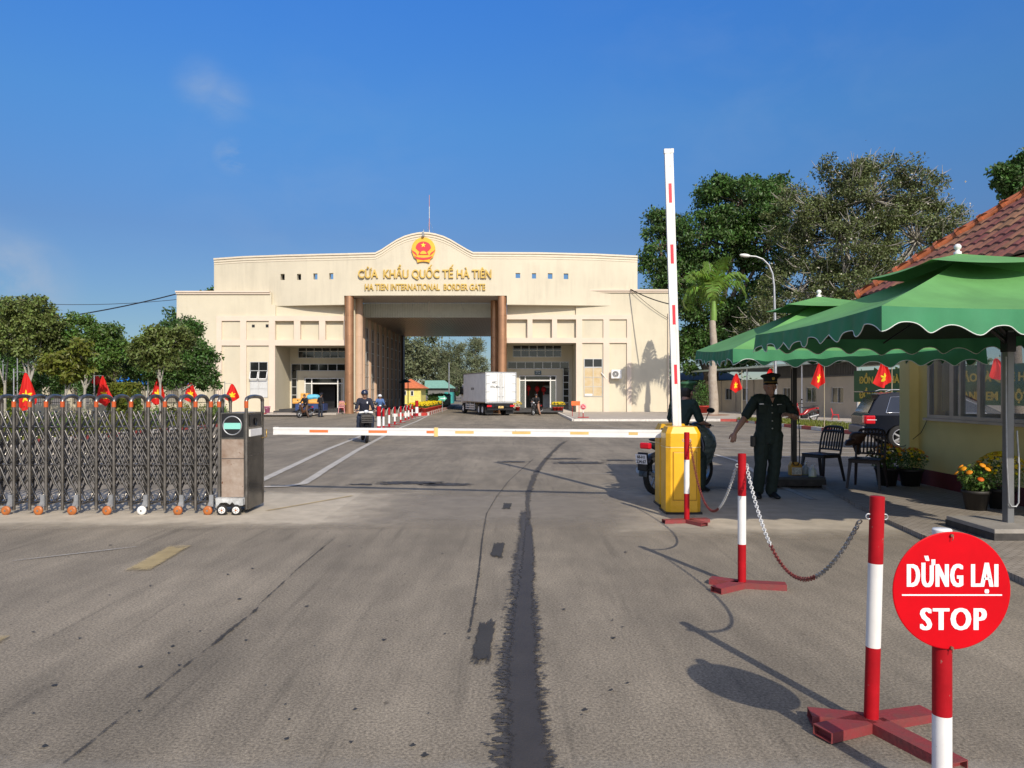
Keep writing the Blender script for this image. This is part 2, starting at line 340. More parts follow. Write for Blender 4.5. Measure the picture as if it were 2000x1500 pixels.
# ================================================================ ground
def asphalt_mat():
    m = mat('asphalt', (.224, .190, .142), .9, var=.16, scale=.9, bump=.22, bscale=160, det=10)
    t = m.node_tree; n = t.nodes; l = t.links; b = n['Principled BSDF']
    src = b.inputs['Base Color'].links[0].from_socket
    tc = n.new('ShaderNodeTexCoord')
    def noise(scale, st=(1, 1, 1), det=4):
        mp = n.new('ShaderNodeMapping'); mp.inputs['Scale'].default_value = st; l.new(tc.outputs['Object'], mp.inputs[0])
        z = n.new('ShaderNodeTexNoise'); z.inputs['Scale'].default_value = scale; z.inputs['Detail'].default_value = det; l.new(mp.outputs[0], z.inputs[0]); return z.outputs[0]
    def mulby(c, fac, lo, hi, a, bb):
        r = n.new('ShaderNodeMapRange'); r.inputs[1].default_value = lo; r.inputs[2].default_value = hi; r.inputs[3].default_value = a; r.inputs[4].default_value = bb; l.new(fac, r.inputs[0])
        v = n.new('ShaderNodeVectorMath'); v.operation = 'SCALE'; l.new(c, v.inputs[0]); l.new(r.outputs[0], v.inputs['Scale']); return v.outputs[0]
    c = mulby(src, noise(70, det=3), .3, .7, .58, 1.42)         # aggregate grain
    c = mulby(c, noise(190, det=1), .3, .7, .75, 1.25)
    c = mulby(c, noise(1.6, (1, .10, 1)), .3, .7, .80, 1.16)      # tyre-polished lanes along the road
    c = mulby(c, noise(6, (1, .25, 1)), .3, .7, .86, 1.12)
    # dark oil specks
    vo = n.new('ShaderNodeTexVoronoi'); vo.inputs['Scale'].default_value = 2.6; l.new(tc.outputs['Object'], vo.inputs[0])
    sp = n.new('ShaderNodeTexNoise'); sp.inputs['Scale'].default_value = 14; l.new(tc.outputs['Object'], sp.inputs[0])
    ad = n.new('ShaderNodeMath'); ad.operation = 'MULTIPLY_ADD'; ad.inputs[1].default_value = .16; l.new(sp.outputs[0], ad.inputs[0]); l.new(vo.outputs['Distance'], ad.inputs[2])
    c = mulby(c, ad.outputs[0], .100, .118, .5, 1.0)
    c = mulby(c, noise(22, det=3), .62, .74, 1.0, .72)
    c = mulby(c, noise(.45, det=6), .35, .65, .86, 1.12)
    c = mulby(c, noise(9, (1, .05, 1), 3), .60, .72, 1.0, .78)
    l.new(c, b.inputs['Base Color'])
    return m
asph = asphalt_mat()
def sheet(name, ys, x0f, x1f, dz, m, nx=1):
    b = MB()
    for i in range(len(ys)):
        for k in range(nx+1):
            x0 = x0f(ys[i]) if callable(x0f) else x0f; x1 = x1f(ys[i]) if callable(x1f) else x1f
            b.v.append((x0+(x1-x0)*k/nx, ys[i], gz(ys[i])+dz))
    for i in range(len(ys)-1):
        for k in range(nx): b.f.append((i*(nx+1)+k, i*(nx+1)+k+1, (i+1)*(nx+1)+k+1, (i+1)*(nx+1)+k)); b.m.append(0); b.sm.append(True)
    b.mats = [m]
    return b.build(name, m, kind='structure')
YS = [-60, 0, 7, 13.5, 14, 14.5, 20, 26, 32, 38, 44.5, 45, 45.5, 60, 90, 200, 800, 3000]
sheet('ground', YS, -3000, 3000, 0, asph)
apronm = mat('worn_concrete', (.33, .29, .24), .9, var=.14, scale=1.3, bump=.4, bscale=60, det=9)
# ragged-edge patches: a sheet whose edge breaks up by noise
def ragged(name, base, col, thr=.5, sc=6, soft=.08, rough=.85, amp=.6, st=(1, 1, 1), opac=1.0, hf=0.0):
    m = mat(base, col, rough, var=.12, scale=4, bump=.3, bscale=70)
    t = m.node_tree; n = t.nodes; l = t.links; b = n['Principled BSDF']
    uv = n.new('ShaderNodeUVMap'); sx = n.new('ShaderNodeSeparateXYZ'); l.new(uv.outputs[0], sx.inputs[0])
    tc = n.new('ShaderNodeTexCoord'); mp = n.new('ShaderNodeMapping'); mp.inputs['Scale'].default_value = st; l.new(tc.outputs['Object'], mp.inputs[0])
    z = n.new('ShaderNodeTexNoise'); z.inputs['Scale'].default_value = sc; z.inputs['Detail'].default_value = 8; z.inputs['Roughness'].default_value = .65; l.new(mp.outputs[0], z.inputs[0])
    def edge(s):      # 1 - |2u-1|
        a = n.new('ShaderNodeMath'); a.operation = 'MULTIPLY_ADD'; a.inputs[1].default_value = 2; a.inputs[2].default_value = -1; l.new(s, a.inputs[0])
        c = n.new('ShaderNodeMath'); c.operation = 'ABSOLUTE'; l.new(a.outputs[0], c.inputs[0]); return c.outputs[0]
    mx = n.new('ShaderNodeMath'); mx.operation = 'MAXIMUM'; l.new(edge(sx.outputs[0]), mx.inputs[0]); l.new(edge(sx.outputs[1]), mx.inputs[1])
    a = n.new('ShaderNodeMath'); a.operation = 'MULTIPLY_ADD'; a.inputs[1].default_value = amp; l.new(z.outputs[0], a.inputs[0]); l.new(mx.outputs[0], a.inputs[2])
    r = n.new('ShaderNodeMapRange'); r.inputs[1].default_value = thr+amp/2-soft; r.inputs[2].default_value = thr+amp/2+soft; r.inputs[3].default_value = opac; r.inputs[4].default_value = 0; l.new(a.outputs[0], r.inputs[0])
    tr = n.new('ShaderNodeBsdfTransparent'); ms = n.new('ShaderNodeMixShader'); l.new(r.outputs[0], ms.inputs[0]); l.new(tr.outputs[0], ms.inputs[1]); l.new(b.outputs[0], ms.inputs[2]); l.new(ms.outputs[0], n['Material Output'].inputs[0])
    return m
def strip(name, pts, m, dz=.008, vn=None):              # pts: (x, y, halfwidth, direction normal auto)
    me = bpy.data.meshes.new(name); V = []; F = []; UV = []
    P = [Vector((p[0], p[1])) for p in pts]
    for i, p in enumerate(pts):
        t = (P[min(i+1, len(P)-1)]-P[max(i-1, 0)]).normalized(); nn = Vector((-t.y, t.x))
        for s in (-1, 1): q = P[i]+nn*s*p[2]; V.append((q.x, q.y, gz(q.y)+dz)); UV.append(((1-s)/2, i/(len(pts)-1) if len(pts) < 4 else (0 if i == 0 else 1 if i == len(pts)-1 else .5)))
    for i in range(len(pts)-1): F.append((2*i, 2*i+1, 2*i+3, 2*i+2))
    me.from_pydata(V, [], F); u = me.uv_layers.new(name='UVMap')
    for lp in me.loops: u.data[lp.index].uv = UV[lp.vertex_index]
    me.materials.append(m); bm = bmesh.new(); bm.from_mesh(me)
    for f in bm.faces:
        if f.normal.z < 0: f.normal_flip()
    bm.to_mesh(me); bm.free()
    return link(name, me, kind='structure')
apron = ragged('a', 'concrete_apron', (.45, .39, .30), thr=.86, sc=2.2, soft=.16, amp=.35)
strip('concrete_apron', [(-9.5, 9.55, 1.62), (-4, 9.6, 1.6), (-.9, 9.6, 1.55)], apron, .004)
strip('concrete_apron', [(1.0, 9.6, 1.95), (3, 9.5, 2.05), (6.3, 9.5, 2.1)], apron, .004)
apronw = ragged('a', 'thin_worn_concrete', (.29, .255, .21), thr=.8, sc=2.5, soft=.3, amp=.5, opac=.6)
strip('worn_concrete_band', [(-2.2, 9.6, 1.6), (2.2, 9.6, 1.6)], apronw, .006)
edgec = ragged('a', 'light_concrete_edge', (.38, .35, .30), thr=.86, sc=4, soft=.10, amp=.3, opac=.6)
strip('concrete_band', [(-7, 2.1, .96), (8, 2.1, .96)], edgec, .005)
wet = ragged('a', 'water_stain', (.044, .038, .033), thr=.62, sc=12, soft=.13, rough=.6, amp=1.15, st=(.8, 1.0, 1))
wet2 = ragged('a', 'damp_stain', (.05, .046, .043), thr=.5, sc=12, soft=.1, rough=.7, amp=1.5)
strip('water_stain', [(.06, 1.2, .13), (.06, 2.2, .13), (.07, 2.9, .125), (.055, 3.6, .12), (.06, 4.2, .12), (.075, 5, .105), (.11, 5.8, .09), (.15, 6.8, .08), (.17, 7.8, .065), (.19, 8.6, .03)], wet, .012)
drops = ragged('a', 'water_spatter', (.055, .05, .047), thr=.42, sc=34, soft=.04, rough=.7, amp=1.7, st=(.6, 1.4, 1))
strip('water_spatter', [(.04, 1.6, .26), (.04, 2.4, .25), (.04, 4, .24), (.08, 6, .19), (.14, 8.5, .13), (.2, 10, .11)], drops, .009)
faintm = ragged('a', 'faint_water_stain', (.07, .062, .055), thr=.30, sc=11, soft=.10, rough=.8, amp=1.6, st=(1, .8, 1), opac=.85)
strip('faint_water_stain', [(.17, 7.9, .06), (.20, 9, .07), (.22, 10.2, .09), (.28, 11.4, .12), (.45, 13.6, .14), (.7, 16, .15), (1.0, 18.5, .15), (1.45, 22, .15), (2.1, 26, .1)], faintm, .010)
patchm = ragged('a', 'damp_patch', (.035, .033, .032), thr=.74, sc=20, soft=.10, amp=1.1, st=(1.5, .35, 1))
for (a, b_, x0, x1, y0, y1) in ((0, 0, -.235, -.10, 3.98, 4.9), (0, 0, -.20, -.065, 6.55, 7.35), (0, 0, -.13, .0, 9.3, 9.9)):
    strip('damp_patch', [((x0+x1)/2-.012, y0, (x1-x0)/2), ((x0+x1)/2+.012, y1, (x1-x0)/2)], patchm, .011)
dotm = ragged('a', 'tread_mark', (.04, .037, .035), thr=.22, sc=26, soft=.06, amp=1.6)
strip('tread_mark', [(-.265, 3.95, .028), (-.262, 4.8, .026), (-.27, 6, .024), (-.30, 7.5, .022), (-.31, 9, .02), (-.22, 10.4, .018), (-.05, 12.3, .02), (.35, 15.5, .025), (.8, 19, .03)], dotm, .013)
crackm = ragged('a', 'tarred_crack', (.03, .028, .027), thr=.18, sc=7, soft=.12, amp=2.2, st=(1, .8, 1), opac=.75)
strip('tarred_crack', [(-1.83, 2.0, .04), (-1.80, 2.9, .035), (-1.79, 3.3, .03), (-1.78, 3.8, .025), (-1.76, 4.4, .035), (-1.75, 4.9, .05), (-1.77, 5.2, .02), (-1.80, 6.2, .012), (-1.80, 7.4, .022), (-1.83, 8.3, .010)], crackm, .011)
for i, (px, py, rw, rl) in enumerate(((800, 945, .9, .35), (870, 948, .7, .3), (1130, 905, .9, .5), (1100, 897, .6, .3), (700, 948, .35, .14), (1000, 903, .5, .3), (1210, 900, .6, .3))):
    x, y, z = G(px, py); strip('puddle_mark', [(x-rw, y, rl), (x, y+.1, rl), (x+rw, y, rl)], wet2, .010)
for i in range(70):
    px = random.uniform(60, 1250); py = random.uniform(1060, 1480); x, y, z = G(px, py)
    if abs(x-.07) < .25: continue
    r = random.uniform(.004, .013); b = MB(); n = 9; ph = random.random()*6
    b.add([(x+r*(1+.5*sin(k*2.3+ph))*cos(2*pi*k/n)*1.2, y+r*(1+.4*cos(k*1.7+ph))*sin(2*pi*k/n)*1.3, .009) for k in range(n)], [tuple(range(n))])
    if i == 0: spots = MB()
    spots.v += [v for v in b.v]; o = len(spots.v)-n; spots.f.append(tuple(range(o, o+n))); spots.m.append(0); spots.sm.append(False)
spots.build('oil_spots', mat('oil_spot', (.035, .033, .03), .7, var=.2), kind='structure')
# painted lines
lw = ragged('a', 'faded_white_line', (.50, .47, .42), thr=.93, sc=14, soft=.25, amp=.9, opac=.85)
lw2 = ragged('a', 'faint_white_line', (.40, .38, .345), thr=.8, sc=10, soft=.35, amp=1.0, opac=.7)
ly = ragged('a', 'faded_yellow_line', (.44, .34, .17), thr=.93, sc=12, soft=.2, amp=.9, opac=.75)
def gl(name, pts, hw, m, dz=.012):
    q = []
    for px, py in pts: x, y, z = G(px, py); q.append((x, y, hw))
    # subdivide
    out = []
    for i in range(len(q)-1):
        for k in range(6): t = k/6; out.append((q[i][0]*(1-t)+q[i+1][0]*t, q[i][1]*(1-t)+q[i+1][1]*t, hw))
    out.append(q[-1]); return strip(name, out, m, dz)
gl('lane_line', [(505, 942), (560, 916), (640, 878), (683, 861), (753, 832), (800, 820), (836, 811)], .085, lw)
gl('lane_line', [(515, 952), (560, 951), (592, 946), (615, 932), (698, 880), (754, 850), (784, 835), (838, 811)], .085, lw, .014)
gl('lane_line', [(838, 811), (884, 797)], .10, lw)
gl('seam_line', [(640, 925), (960, 925), (1280, 927)], .02, lw2)
gl('bay_line', [(1130, 826), (1230, 840), (1330, 850)], .07, lw2)
gl('edge_line', [(1395, 888), (1440, 901), (1500, 940), (1590, 978)], .06, lw)
for i, y in enumerate([17.2, 18.6, 20, 21.6, 23.4, 25.4, 27.6, 30, 33]):
    strip('parking_line', [(5.0, y, .05), (9, y-.1, .05), (12.6, y-.2, .05)], lw, .014)
strip('yellow_dash', [(-3.12, 6.15, .105), (-3.20, 7.14, .105)], ly, .012)
strip('yellow_dash', [(-3.10, 4.0, .105), (-3.16, 4.5, .105)], ly, .012)
gl('yellow_line', [(520, 999), (600, 985), (690, 969)], .03, ly)
strip('white_scratch', [(-4.4, 6.5, .02), (-3.6, 7.1, .02)], lw2, .010)
# kerbs and pavements
kred = mat('kerb_red_paint', (.42, .07, .055), .7, var=.2, scale=8); kwh = mat('kerb_white_paint', (.66, .62, .56), .7, var=.15, scale=8)
def kerb(name, pts, w=.18, h=.14, seg=1.0, alt=True):
    b = MB(); P = [Vector(p) for p in pts]; tot = 0; idx = 0
    for i in range(len(P)-1):
        a, c = P[i], P[i+1]; ln = (c-a).length; n = max(1, round(ln/seg)); d = (c-a)/n; t = d.normalized(); nn = Vector((-t.y, t.x))*w/2
        for k in range(n):
            p, q = a+d*k, a+d*(k+1); b.use(kred if (idx % 2 and alt) else kwh); idx += 1
            vs = [(p.x-nn.x, p.y-nn.y, gz(p.y)-.02), (q.x-nn.x, q.y-nn.y, gz(q.y)-.02), (q.x+nn.x, q.y+nn.y, gz(q.y)-.02), (p.x+nn.x, p.y+nn.y, gz(p.y)-.02)]
            vs += [(v[0], v[1], v[2]+h+.02) for v in vs]
            b.add(vs, [(0,3,2,1),(4,5,6,7),(0,1,5,4),(1,2,6,5),(2,3,7,6),(3,0,4,7)])
    return b.build(name, None, kind='structure')
kerb('kerb', [(-14.3, 21), (-14.35, 37.5), (-15.2, 41), (-18, 43), (-24, 43.6)])
grassm = mat('grass_soil', (.10, .11, .045), .95, var=.4, scale=3, bump=.6, bscale=30, col2=(.16, .13, .08))
pavem = mat('pavement_concrete', (.42, .37, .31), .9, var=.1, scale=2, bump=.2)
sheet('verge', [10, 13.5, 14, 20, 26, 32, 37.5, 41, 43, 43.5, 45, 53], -60, lambda y: -14.4 if y < 38 else -15.3 if y < 42 else -18 if y < 43.2 else -24, .10, grassm, 4)
sheet('forecourt', [53.05, 57], -60, -14.6, .11, pavem)
def slab(name, x0, x1, y0, y1, z0, z1, m, kind='structure'):
    return MB().box(x0, x1, y0, y1, z0, z1).build(name, m, kind=kind)
slab('pavement', 3.9, 11.7, 45.2, 60.9, -.5, -.20, pavem)
kerb('kerb', [(3.75, 61), (3.75, 45.1), (11.6, 45.0)], alt=False, h=.135)
slab('pavement', -30, -13.6, 57.2, 64.7, -.5, -.21, pavem)
# right hand pavement beside the low building
b = MB(); b.v = [(11.7, 45.2, -.205), (11.7, 66, -.205), (30, 66, -.205), (30, 24.5, .0), (15.6, 24.5, .0), (15.6, 32, -.07), (15.7, 44, -.19), (13.8, 44.6, -.20)]
b.f = [tuple(range(8))]; b.m = [0]; b.sm = [False]; b.build('pavement', pavem, kind='structure')
kerb('kerb', [(11.6, 45.0), (13.6, 44.4), (13.3, 37), (13.1, 30), (12.95, 24.5), (24, 24.3)], h=.15, seg=1.2)
b = MB(); b.v = [(13.7, 44.5, -.18), (13.4, 37, -.11), (13.2, 30, -.035), (13.05, 24.6, .02), (15.6, 24.6, .02), (15.6, 32, -.05), (15.7, 44, -.175)]
b.f = [tuple(range(7))]; b.m = [0]; b.sm = [False]; b.build('grass_verge', grassm, kind='structure')
# brick paving under the kiosk
def paver():
    m = mat('brick_paving', (.33, .29, .24), .85, var=.1, scale=3, bump=.2)
    t = m.node_tree; n = t.nodes; l = t.links; b = n['Principled BSDF']; src = b.inputs['Base Color'].links[0].from_socket
    tc = n.new('ShaderNodeTexCoord'); bk = n.new('ShaderNodeTexBrick'); bk.inputs['Scale'].default_value = 5; bk.inputs['Mortar Size'].default_value = .022
    bk.inputs['Color1'].default_value = (1, 1, 1, 1); bk.inputs['Color2'].default_value = (.82, .8, .78, 1); bk.inputs['Mortar'].default_value = (.35, .33, .3, 1)
    l.new(tc.outputs['Object'], bk.inputs[0]); mx = n.new('ShaderNodeMix'); mx.data_type = 'RGBA'; mx.blend_type = 'MULTIPLY'; mx.inputs[0].default_value = 1
    l.new(src, mx.inputs[6]); l.new(bk.outputs[0], mx.inputs[7]); l.new(mx.outputs[2], b.inputs['Base Color']); return m
pv = paver()
b = MB(); top = [(3.55, 4.0), (3.95, 5.6), (4.25, 8.4), (4.45, 9.6), (4.9, 12), (5.4, 14.2), (14, 14.2), (14, 4.0)]
b.v = [(x, y, .05) for x, y in top]+[(x, y, -.02) for x, y in top]; k = len(top)
b.f = [tuple(range(k))]+[(i, i+k, (i+1) % k+k, (i+1) % k) for i in range(k)]; b.m = [0]*len(b.f); b.sm = [False]*len(b.f); b.mats = [pv]; b.build('brick_pavement', pv, kind='structure')
# ================================================================ border gate building
gate = thing('gate_building', 'large cream border gate building with arched parapet, gold lettering and open drive-through', 'building', (-7, 61, -.33))
FL = -.25
def pb(b, px0, px1, pt, pbm, D0, D1, proud=0):          # box whose front, at distance D0, fills this pixel rectangle
    b.box(X(px0, D0), X(px1, D0), D0-proud, D1, Z(pbm, D0), Z(pt, D0)); return b
D = 61.0
BK = 88.0
# --- lower walls
b = MB().use(cream)
zg = FL
def wallbox(px0, px1, z0, z1, D0, D1): b.box(X(px0, D), X(px1, D), D0, D1, z0, z1)
z571 = Z(571, D); z594 = Z(595, D); z675 = Z(675, D); z617 = Z(617, D)
wallbox(345, 530, zg, z571, D, BK)                     # left wing
b.box(X(530, D), X(538, D), D, BK, zg, z594)
b.box(X(538, D), X(672, D), D+.2, D+4, z617, Z(590, D)) # strip under the upper block
wallbox(672, 684, z617, Z(585, D), D, D+4)
b.box(X(538, D), X(684, D), D+.25, D+4, z675+.02, z617)  # lintel above entrance
xl_in = -13.1
b.box(xl_in-.35, xl_in, D+.6, BK, zg, 9.2)              # passage wall left
b.box(X(538, D), xl_in-.35, 87.7, BK, zg, 8)
# back wall of the left entrance, D=65
E1 = 65.0
def bw(px0, px1, pt, pbm, D0=E1, th=.3): b.box(X(px0, D0), X(px1, D0), D0, D0+th, Z(pbm, D0) if pbm < 803 else zg, Z(pt, D0))
bw(520, 595, 668, 806); bw(595, 666, 668, 738); bw(666, 700, 668, 806)
# right side
z568 = Z(568, D); z671 = Z(670, D); z615 = Z(615, D)
wallbox(1133, 1308, zg, z568, D, BK)
b.box(X(1125, D), X(1133, D), D, BK, zg, z594)
b.box(X(990, D), X(1125, D), D+.2, D+4, z615, Z(590, D))
b.box(X(980, D), X(1125, D), D+.25, D+4, z671+.02, z615)
bw(960, 1014, 664, 806); bw(1014, 1087, 664, 733); bw(1087, 1140, 664, 806)
xr_in = X(978, D)
b.box(xr_in, xr_in+.3, D+.6, BK, zg, 9.2)
b.box(xr_in+.3, X(1133, D), 87.7, BK, zg, 8)
b.build('lower_wall', None, gate)
# roofs
b = MB().use(cream)
b.box(X(345, D)+.1, X(672, D), D+.3, BK, z594+.0, z594+.02); b.box(X(990, D), X(1308, D)-.1, D+.3, BK, z594, z594+.02)
b.build('roof', None, gate)
# interior rooms: floor-to-ceiling dark back wall
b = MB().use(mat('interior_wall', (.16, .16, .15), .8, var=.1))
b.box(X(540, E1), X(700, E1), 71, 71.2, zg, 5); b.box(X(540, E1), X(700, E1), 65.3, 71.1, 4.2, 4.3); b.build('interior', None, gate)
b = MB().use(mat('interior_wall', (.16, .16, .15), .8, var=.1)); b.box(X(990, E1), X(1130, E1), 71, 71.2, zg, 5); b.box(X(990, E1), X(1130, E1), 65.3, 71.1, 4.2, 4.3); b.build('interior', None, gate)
# --- pilasters and bands (peach trim)
b = MB().use(pinkish); pr = .14
def pil(px0, px1, pt, pbm=None, d=pr, mm=None): b.box(X(px0, D), X(px1, D), D-d, D-.002, zg if pbm is None else Z(pbm, D), Z(pt, D))
for a, c in ((424, 434), (470, 482), (526, 538)): pil(a, c, 627, None)
pil(424, 538, 617, 626.98); pil(434.05, 469.95, 664, 675); pil(482.05, 525.95, 664, 675); b.build('trim', None, gate); b = MB().use(pinkish)
for a, c in ((1125, 1137), (1178, 1190), (1224, 1233)): pil(a, c, 624, None)
pil(1125, 1233, 615, 623.98); pil(1137.05, 1177.95, 660, 670); pil(1190.05, 1223.95, 660, 670)
# the projecting frieze over each entrance
b.box(X(538.05, D), X(677, D), D-.16, D+.24, Z(627, D), z617); b.box(X(538.05, D), X(677, D), D-.16, D+.24, Z(675, D), Z(664, D))
for a, c in ((575, 587), (624, 636), (672, 677)): b.box(X(a, D), X(c, D), D-.155, D+.24, Z(663.95, D), Z(627.05, D))
b.build('trim', None, gate); b = MB().use(pinkish)
b.box(X(990, D), X(1124.9, D), D-.16, D+.24, Z(624, D), z615); b.box(X(990, D), X(1124.9, D), D-.16, D+.24, Z(670, D), Z(660, D))
for a, c in ((1030, 1040), (1078, 1088), (986, 990)): b.box(X(a, D), X(c, D), D-.155, D+.24, Z(659.95, D), Z(624.05, D))
b.build('trim', None, gate)
# cornices of the wings
b = MB().use(pinkish)
b.box(X(344, D), X(528, D), D-.2, D+.1, z571-.02, z571+.10); b.box(X(344.6, D), X(528, D), D-.12, D-.003, z571-.16, z571-.021)
b.box(X(344, D), X(345, D)-.003, D+.1, BK, z571-.02, z571+.10)
b.box(X(1134, D), X(1309.5, D), D-.2, D+.1, z568-.02, z568+.10); b.box(X(1134, D), X(1309, D), D-.12, D-.003, z568-.16, z568-.021)
b.build('cornice', None, gate)
# small vents and pipe
b = MB().use(black); pb(b, 492, 497.5, 634, 639.5, D-.01, D-.003); pb(b, 519, 524.5, 633.5, 639.5, D-.01, D-.003); b.build('vent', None, gate)
MB().use(pinkish).cyl((X(1305, D), D-.1, zg), (X(1305, D), D-.1, Z(612, D)), .05).build('downpipe', None, gate)
# --- upper curved block
DP = [(418, 62.6), (475, 61.8), (600, 60.6), (680, 60.15), (735, 60.0), (925, 60.0), (1000, 60.15), (1100, 60.55), (1245, 61.25)]
def Dof(px):
    for (a, d0), (c, d1) in zip(DP, DP[1:]):
        if px <= c: return d0+(d1-d0)*(px-a)/(c-a)
    return DP[-1][1]
TOP = [(418, 508), (475, 504), (560, 501), (733, 497), (745, 491), (760, 481), (775, 471.5), (790, 464.5), (805, 460), (818, 457.6), (828, 457), (838, 457.6), (851, 460), (866, 464.5), (880, 471), (895, 480), (912, 490), (924, 496), (1050, 496.5), (1160, 499), (1245, 503)]
def Tof(px):
    for (a, t0), (c, t1) in zip(TOP, TOP[1:]):
        if px <= c: return t0+(t1-t0)*(px-a)/(c-a)
    return TOP[-1][1]
holes = [(548, 556, 535, 547), (580, 588, 535, 547), (612, 620, 534, 546), (643, 651, 533.5, 545.5), (1007, 1016, 533, 543), (1039, 1047, 533.5, 544), (1070, 1079, 533.5, 544.5), (1101, 1110, 534, 545)]
xs = sorted(set([p for p, _ in DP]+[p for p, _ in TOP]+[h[0] for h in holes]+[h[1] for h in holes]+[672, 684, 990, 538, 1125, 440, 510, 640, 960, 1030, 1190, 1220]))
up = MB().use(cream2); TH = .55
def colm(a, c, za0, zc0, za1, zc1, th=TH, mb=up, pr=0):
    Da, Dc = Dof(a)-pr, Dof(c)-pr
    xa, xc = X(a, Da+pr), X(c, Dc+pr)
    vs = [(xa, Da, za0), (xc, Dc, zc0), (xc, Dc+th, zc0), (xa, Da+th, za0), (xa, Da, za1), (xc, Dc, zc1), (xc, Dc+th, zc1), (xa, Da+th, za1)]
    mb.add(vs, [(0,3,2,1),(4,5,6,7),(0,1,5,4),(1,2,6,5),(2,3,7,6),(3,0,4,7)])
for a, c in zip(xs, xs[1:]):
    bot = 577 if 672 <= a < 990 else 594.5
    D0, D1 = Dof(a), Dof(c); hs = [h for h in holes if h[0] <= a < h[1]]
    za, zc = Z(bot, 60), Z(bot, 60); ta, tc_ = Z(Tof(a), D0), Z(Tof(c), D1)
    if hs:
        h = hs[0]; zl = Z(h[3], D0); zh = Z(h[2], D0)
        colm(a, c, za, zc, zl, zl); colm(a, c, zh, zh, ta, tc_)
    else: colm(a, c, za, zc, ta, tc_)
up.build('parapet_wall', None, gate)
b = MB().use(mat('cornice_paint', (.68, .60, .47), .75, var=.04))
for a, c in zip(xs, xs[1:]):
    D0, D1 = Dof(a), Dof(c); ta, tc_ = Z(Tof(a), D0), Z(Tof(c), D1)
    colm(a, c, ta+.005, tc_+.005, ta+.14, tc_+.14, TH+.2, b, .13); colm(a, c, ta-.2, tc_-.2, ta, tc_, .06, b, .05)
    colm(a, c, ta-.38, tc_-.38, ta-.3, tc_-.3, .05, b, .03)
b.build('parapet_cornice', None, gate)
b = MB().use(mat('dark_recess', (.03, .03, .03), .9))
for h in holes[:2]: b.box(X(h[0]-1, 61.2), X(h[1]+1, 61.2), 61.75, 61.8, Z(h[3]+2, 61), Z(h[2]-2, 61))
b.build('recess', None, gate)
MB().use(cream).box(X(418, 62.6), X(418, 62.6)+.3, 63.2, 75, 8, Z(508, 62.6)).build('side_wall', None, gate)
MB().use(cream).box(X(1245, 61.2)-.3, X(1245, 61.2), 61.85, 75, 8, Z(504, 61.2)).build('side_wall', None, gate)
# soffit, ribbed drop panel, ribbed ceiling
z9 = Z(577, 60)
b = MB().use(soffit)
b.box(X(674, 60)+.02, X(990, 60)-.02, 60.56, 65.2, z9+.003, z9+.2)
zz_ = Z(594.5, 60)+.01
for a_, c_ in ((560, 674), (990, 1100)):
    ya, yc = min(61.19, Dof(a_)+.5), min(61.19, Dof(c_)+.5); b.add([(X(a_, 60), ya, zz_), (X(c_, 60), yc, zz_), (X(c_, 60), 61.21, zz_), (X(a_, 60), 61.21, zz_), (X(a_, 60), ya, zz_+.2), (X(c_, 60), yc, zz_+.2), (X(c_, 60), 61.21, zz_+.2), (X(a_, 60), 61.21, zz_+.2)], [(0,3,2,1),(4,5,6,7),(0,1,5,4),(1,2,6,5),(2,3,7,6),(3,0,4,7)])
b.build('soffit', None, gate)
z8 = 8.0
b = MB().use(ribw); n = 56; xa, xb = xl_in+.02, xr_in-.02
for i in range(n):
    x0 = xa+(xb-xa)*i/n; w_ = (xb-xa)/n
    b.box(x0, x0+w_*.72, 65.2, 65.3, z8, z9); b.box(x0+w_*.72, x0+w_, 65.29, 65.3, z8, z9)
b.build('ribbed_panel', None, gate)
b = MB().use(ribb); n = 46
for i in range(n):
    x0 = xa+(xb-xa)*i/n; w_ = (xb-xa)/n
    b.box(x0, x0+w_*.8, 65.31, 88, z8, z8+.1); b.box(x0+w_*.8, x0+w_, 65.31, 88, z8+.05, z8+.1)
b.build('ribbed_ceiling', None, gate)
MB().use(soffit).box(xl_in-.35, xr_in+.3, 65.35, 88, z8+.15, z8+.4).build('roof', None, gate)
# columns
def column(x, y, r, z1, m, seams=6):
    b = MB().use(m); b.cyl((x, y, -.33), (x, y, z1), r, n=28)
    for k in range(1, seams): z = -.3+(z1+.3)*k/seams; b.lathe([(r+.001, z-.02), (r+.012, z-.02), (r+.012, z+.02), (r+.001, z+.02)], (x, y, 0), 28)
    return b.build('column', None, gate)
column(X(682.3, 60.5), 60.5, .36, z9, copper); column(X(981, 60.5), 60.5, .36, z9, copper)
column(X(701, 62.3), 62.3, .34, z9, tanp, 3); column(X(966, 63.5), 63.5, .34, z9, copper)
# passage wall: half-round pilasters between glazing bays
for k in range(9):
    y = 64.8+k*2.75
    MB().use(tanp).cyl((xl_in, y, FL), (xl_in, y, z8), .26, n=16).build('pilaster', None, gate)
    if k < 8:
        f = MB().use(alu); y0, y1 = y+.32, y+2.4; zz = [0.6, 1.7, 2.8, 3.9, 5.0, 6.1, 7.2]
        for z in zz: f.box(xl_in, xl_in+.07, y0, y1, z-.03, z+.03)
        for q in (y0, (y0+y1)/2, y1-.05): f.box(xl_in, xl_in+.06, q, q+.05, .6, 7.2)
        wn = f.build('window', None, gate); MB().use(darkglass).box(xl_in-.01, xl_in+.03, y0, y1, .6, 7.2).build('pane', None, wn)
MB().use(mat('brown_cladding', (.10, .06, .04), .6)).box(xl_in-.002, xl_in+.35, 86.6, 88, FL, z8).build('end_pier', None, gate)
MB().use(mat('brown_cladding', (.10, .06, .04), .6)).box(xr_in-.3, xr_in, 86.6, 88, FL, z8).build('end_pier', None, gate)
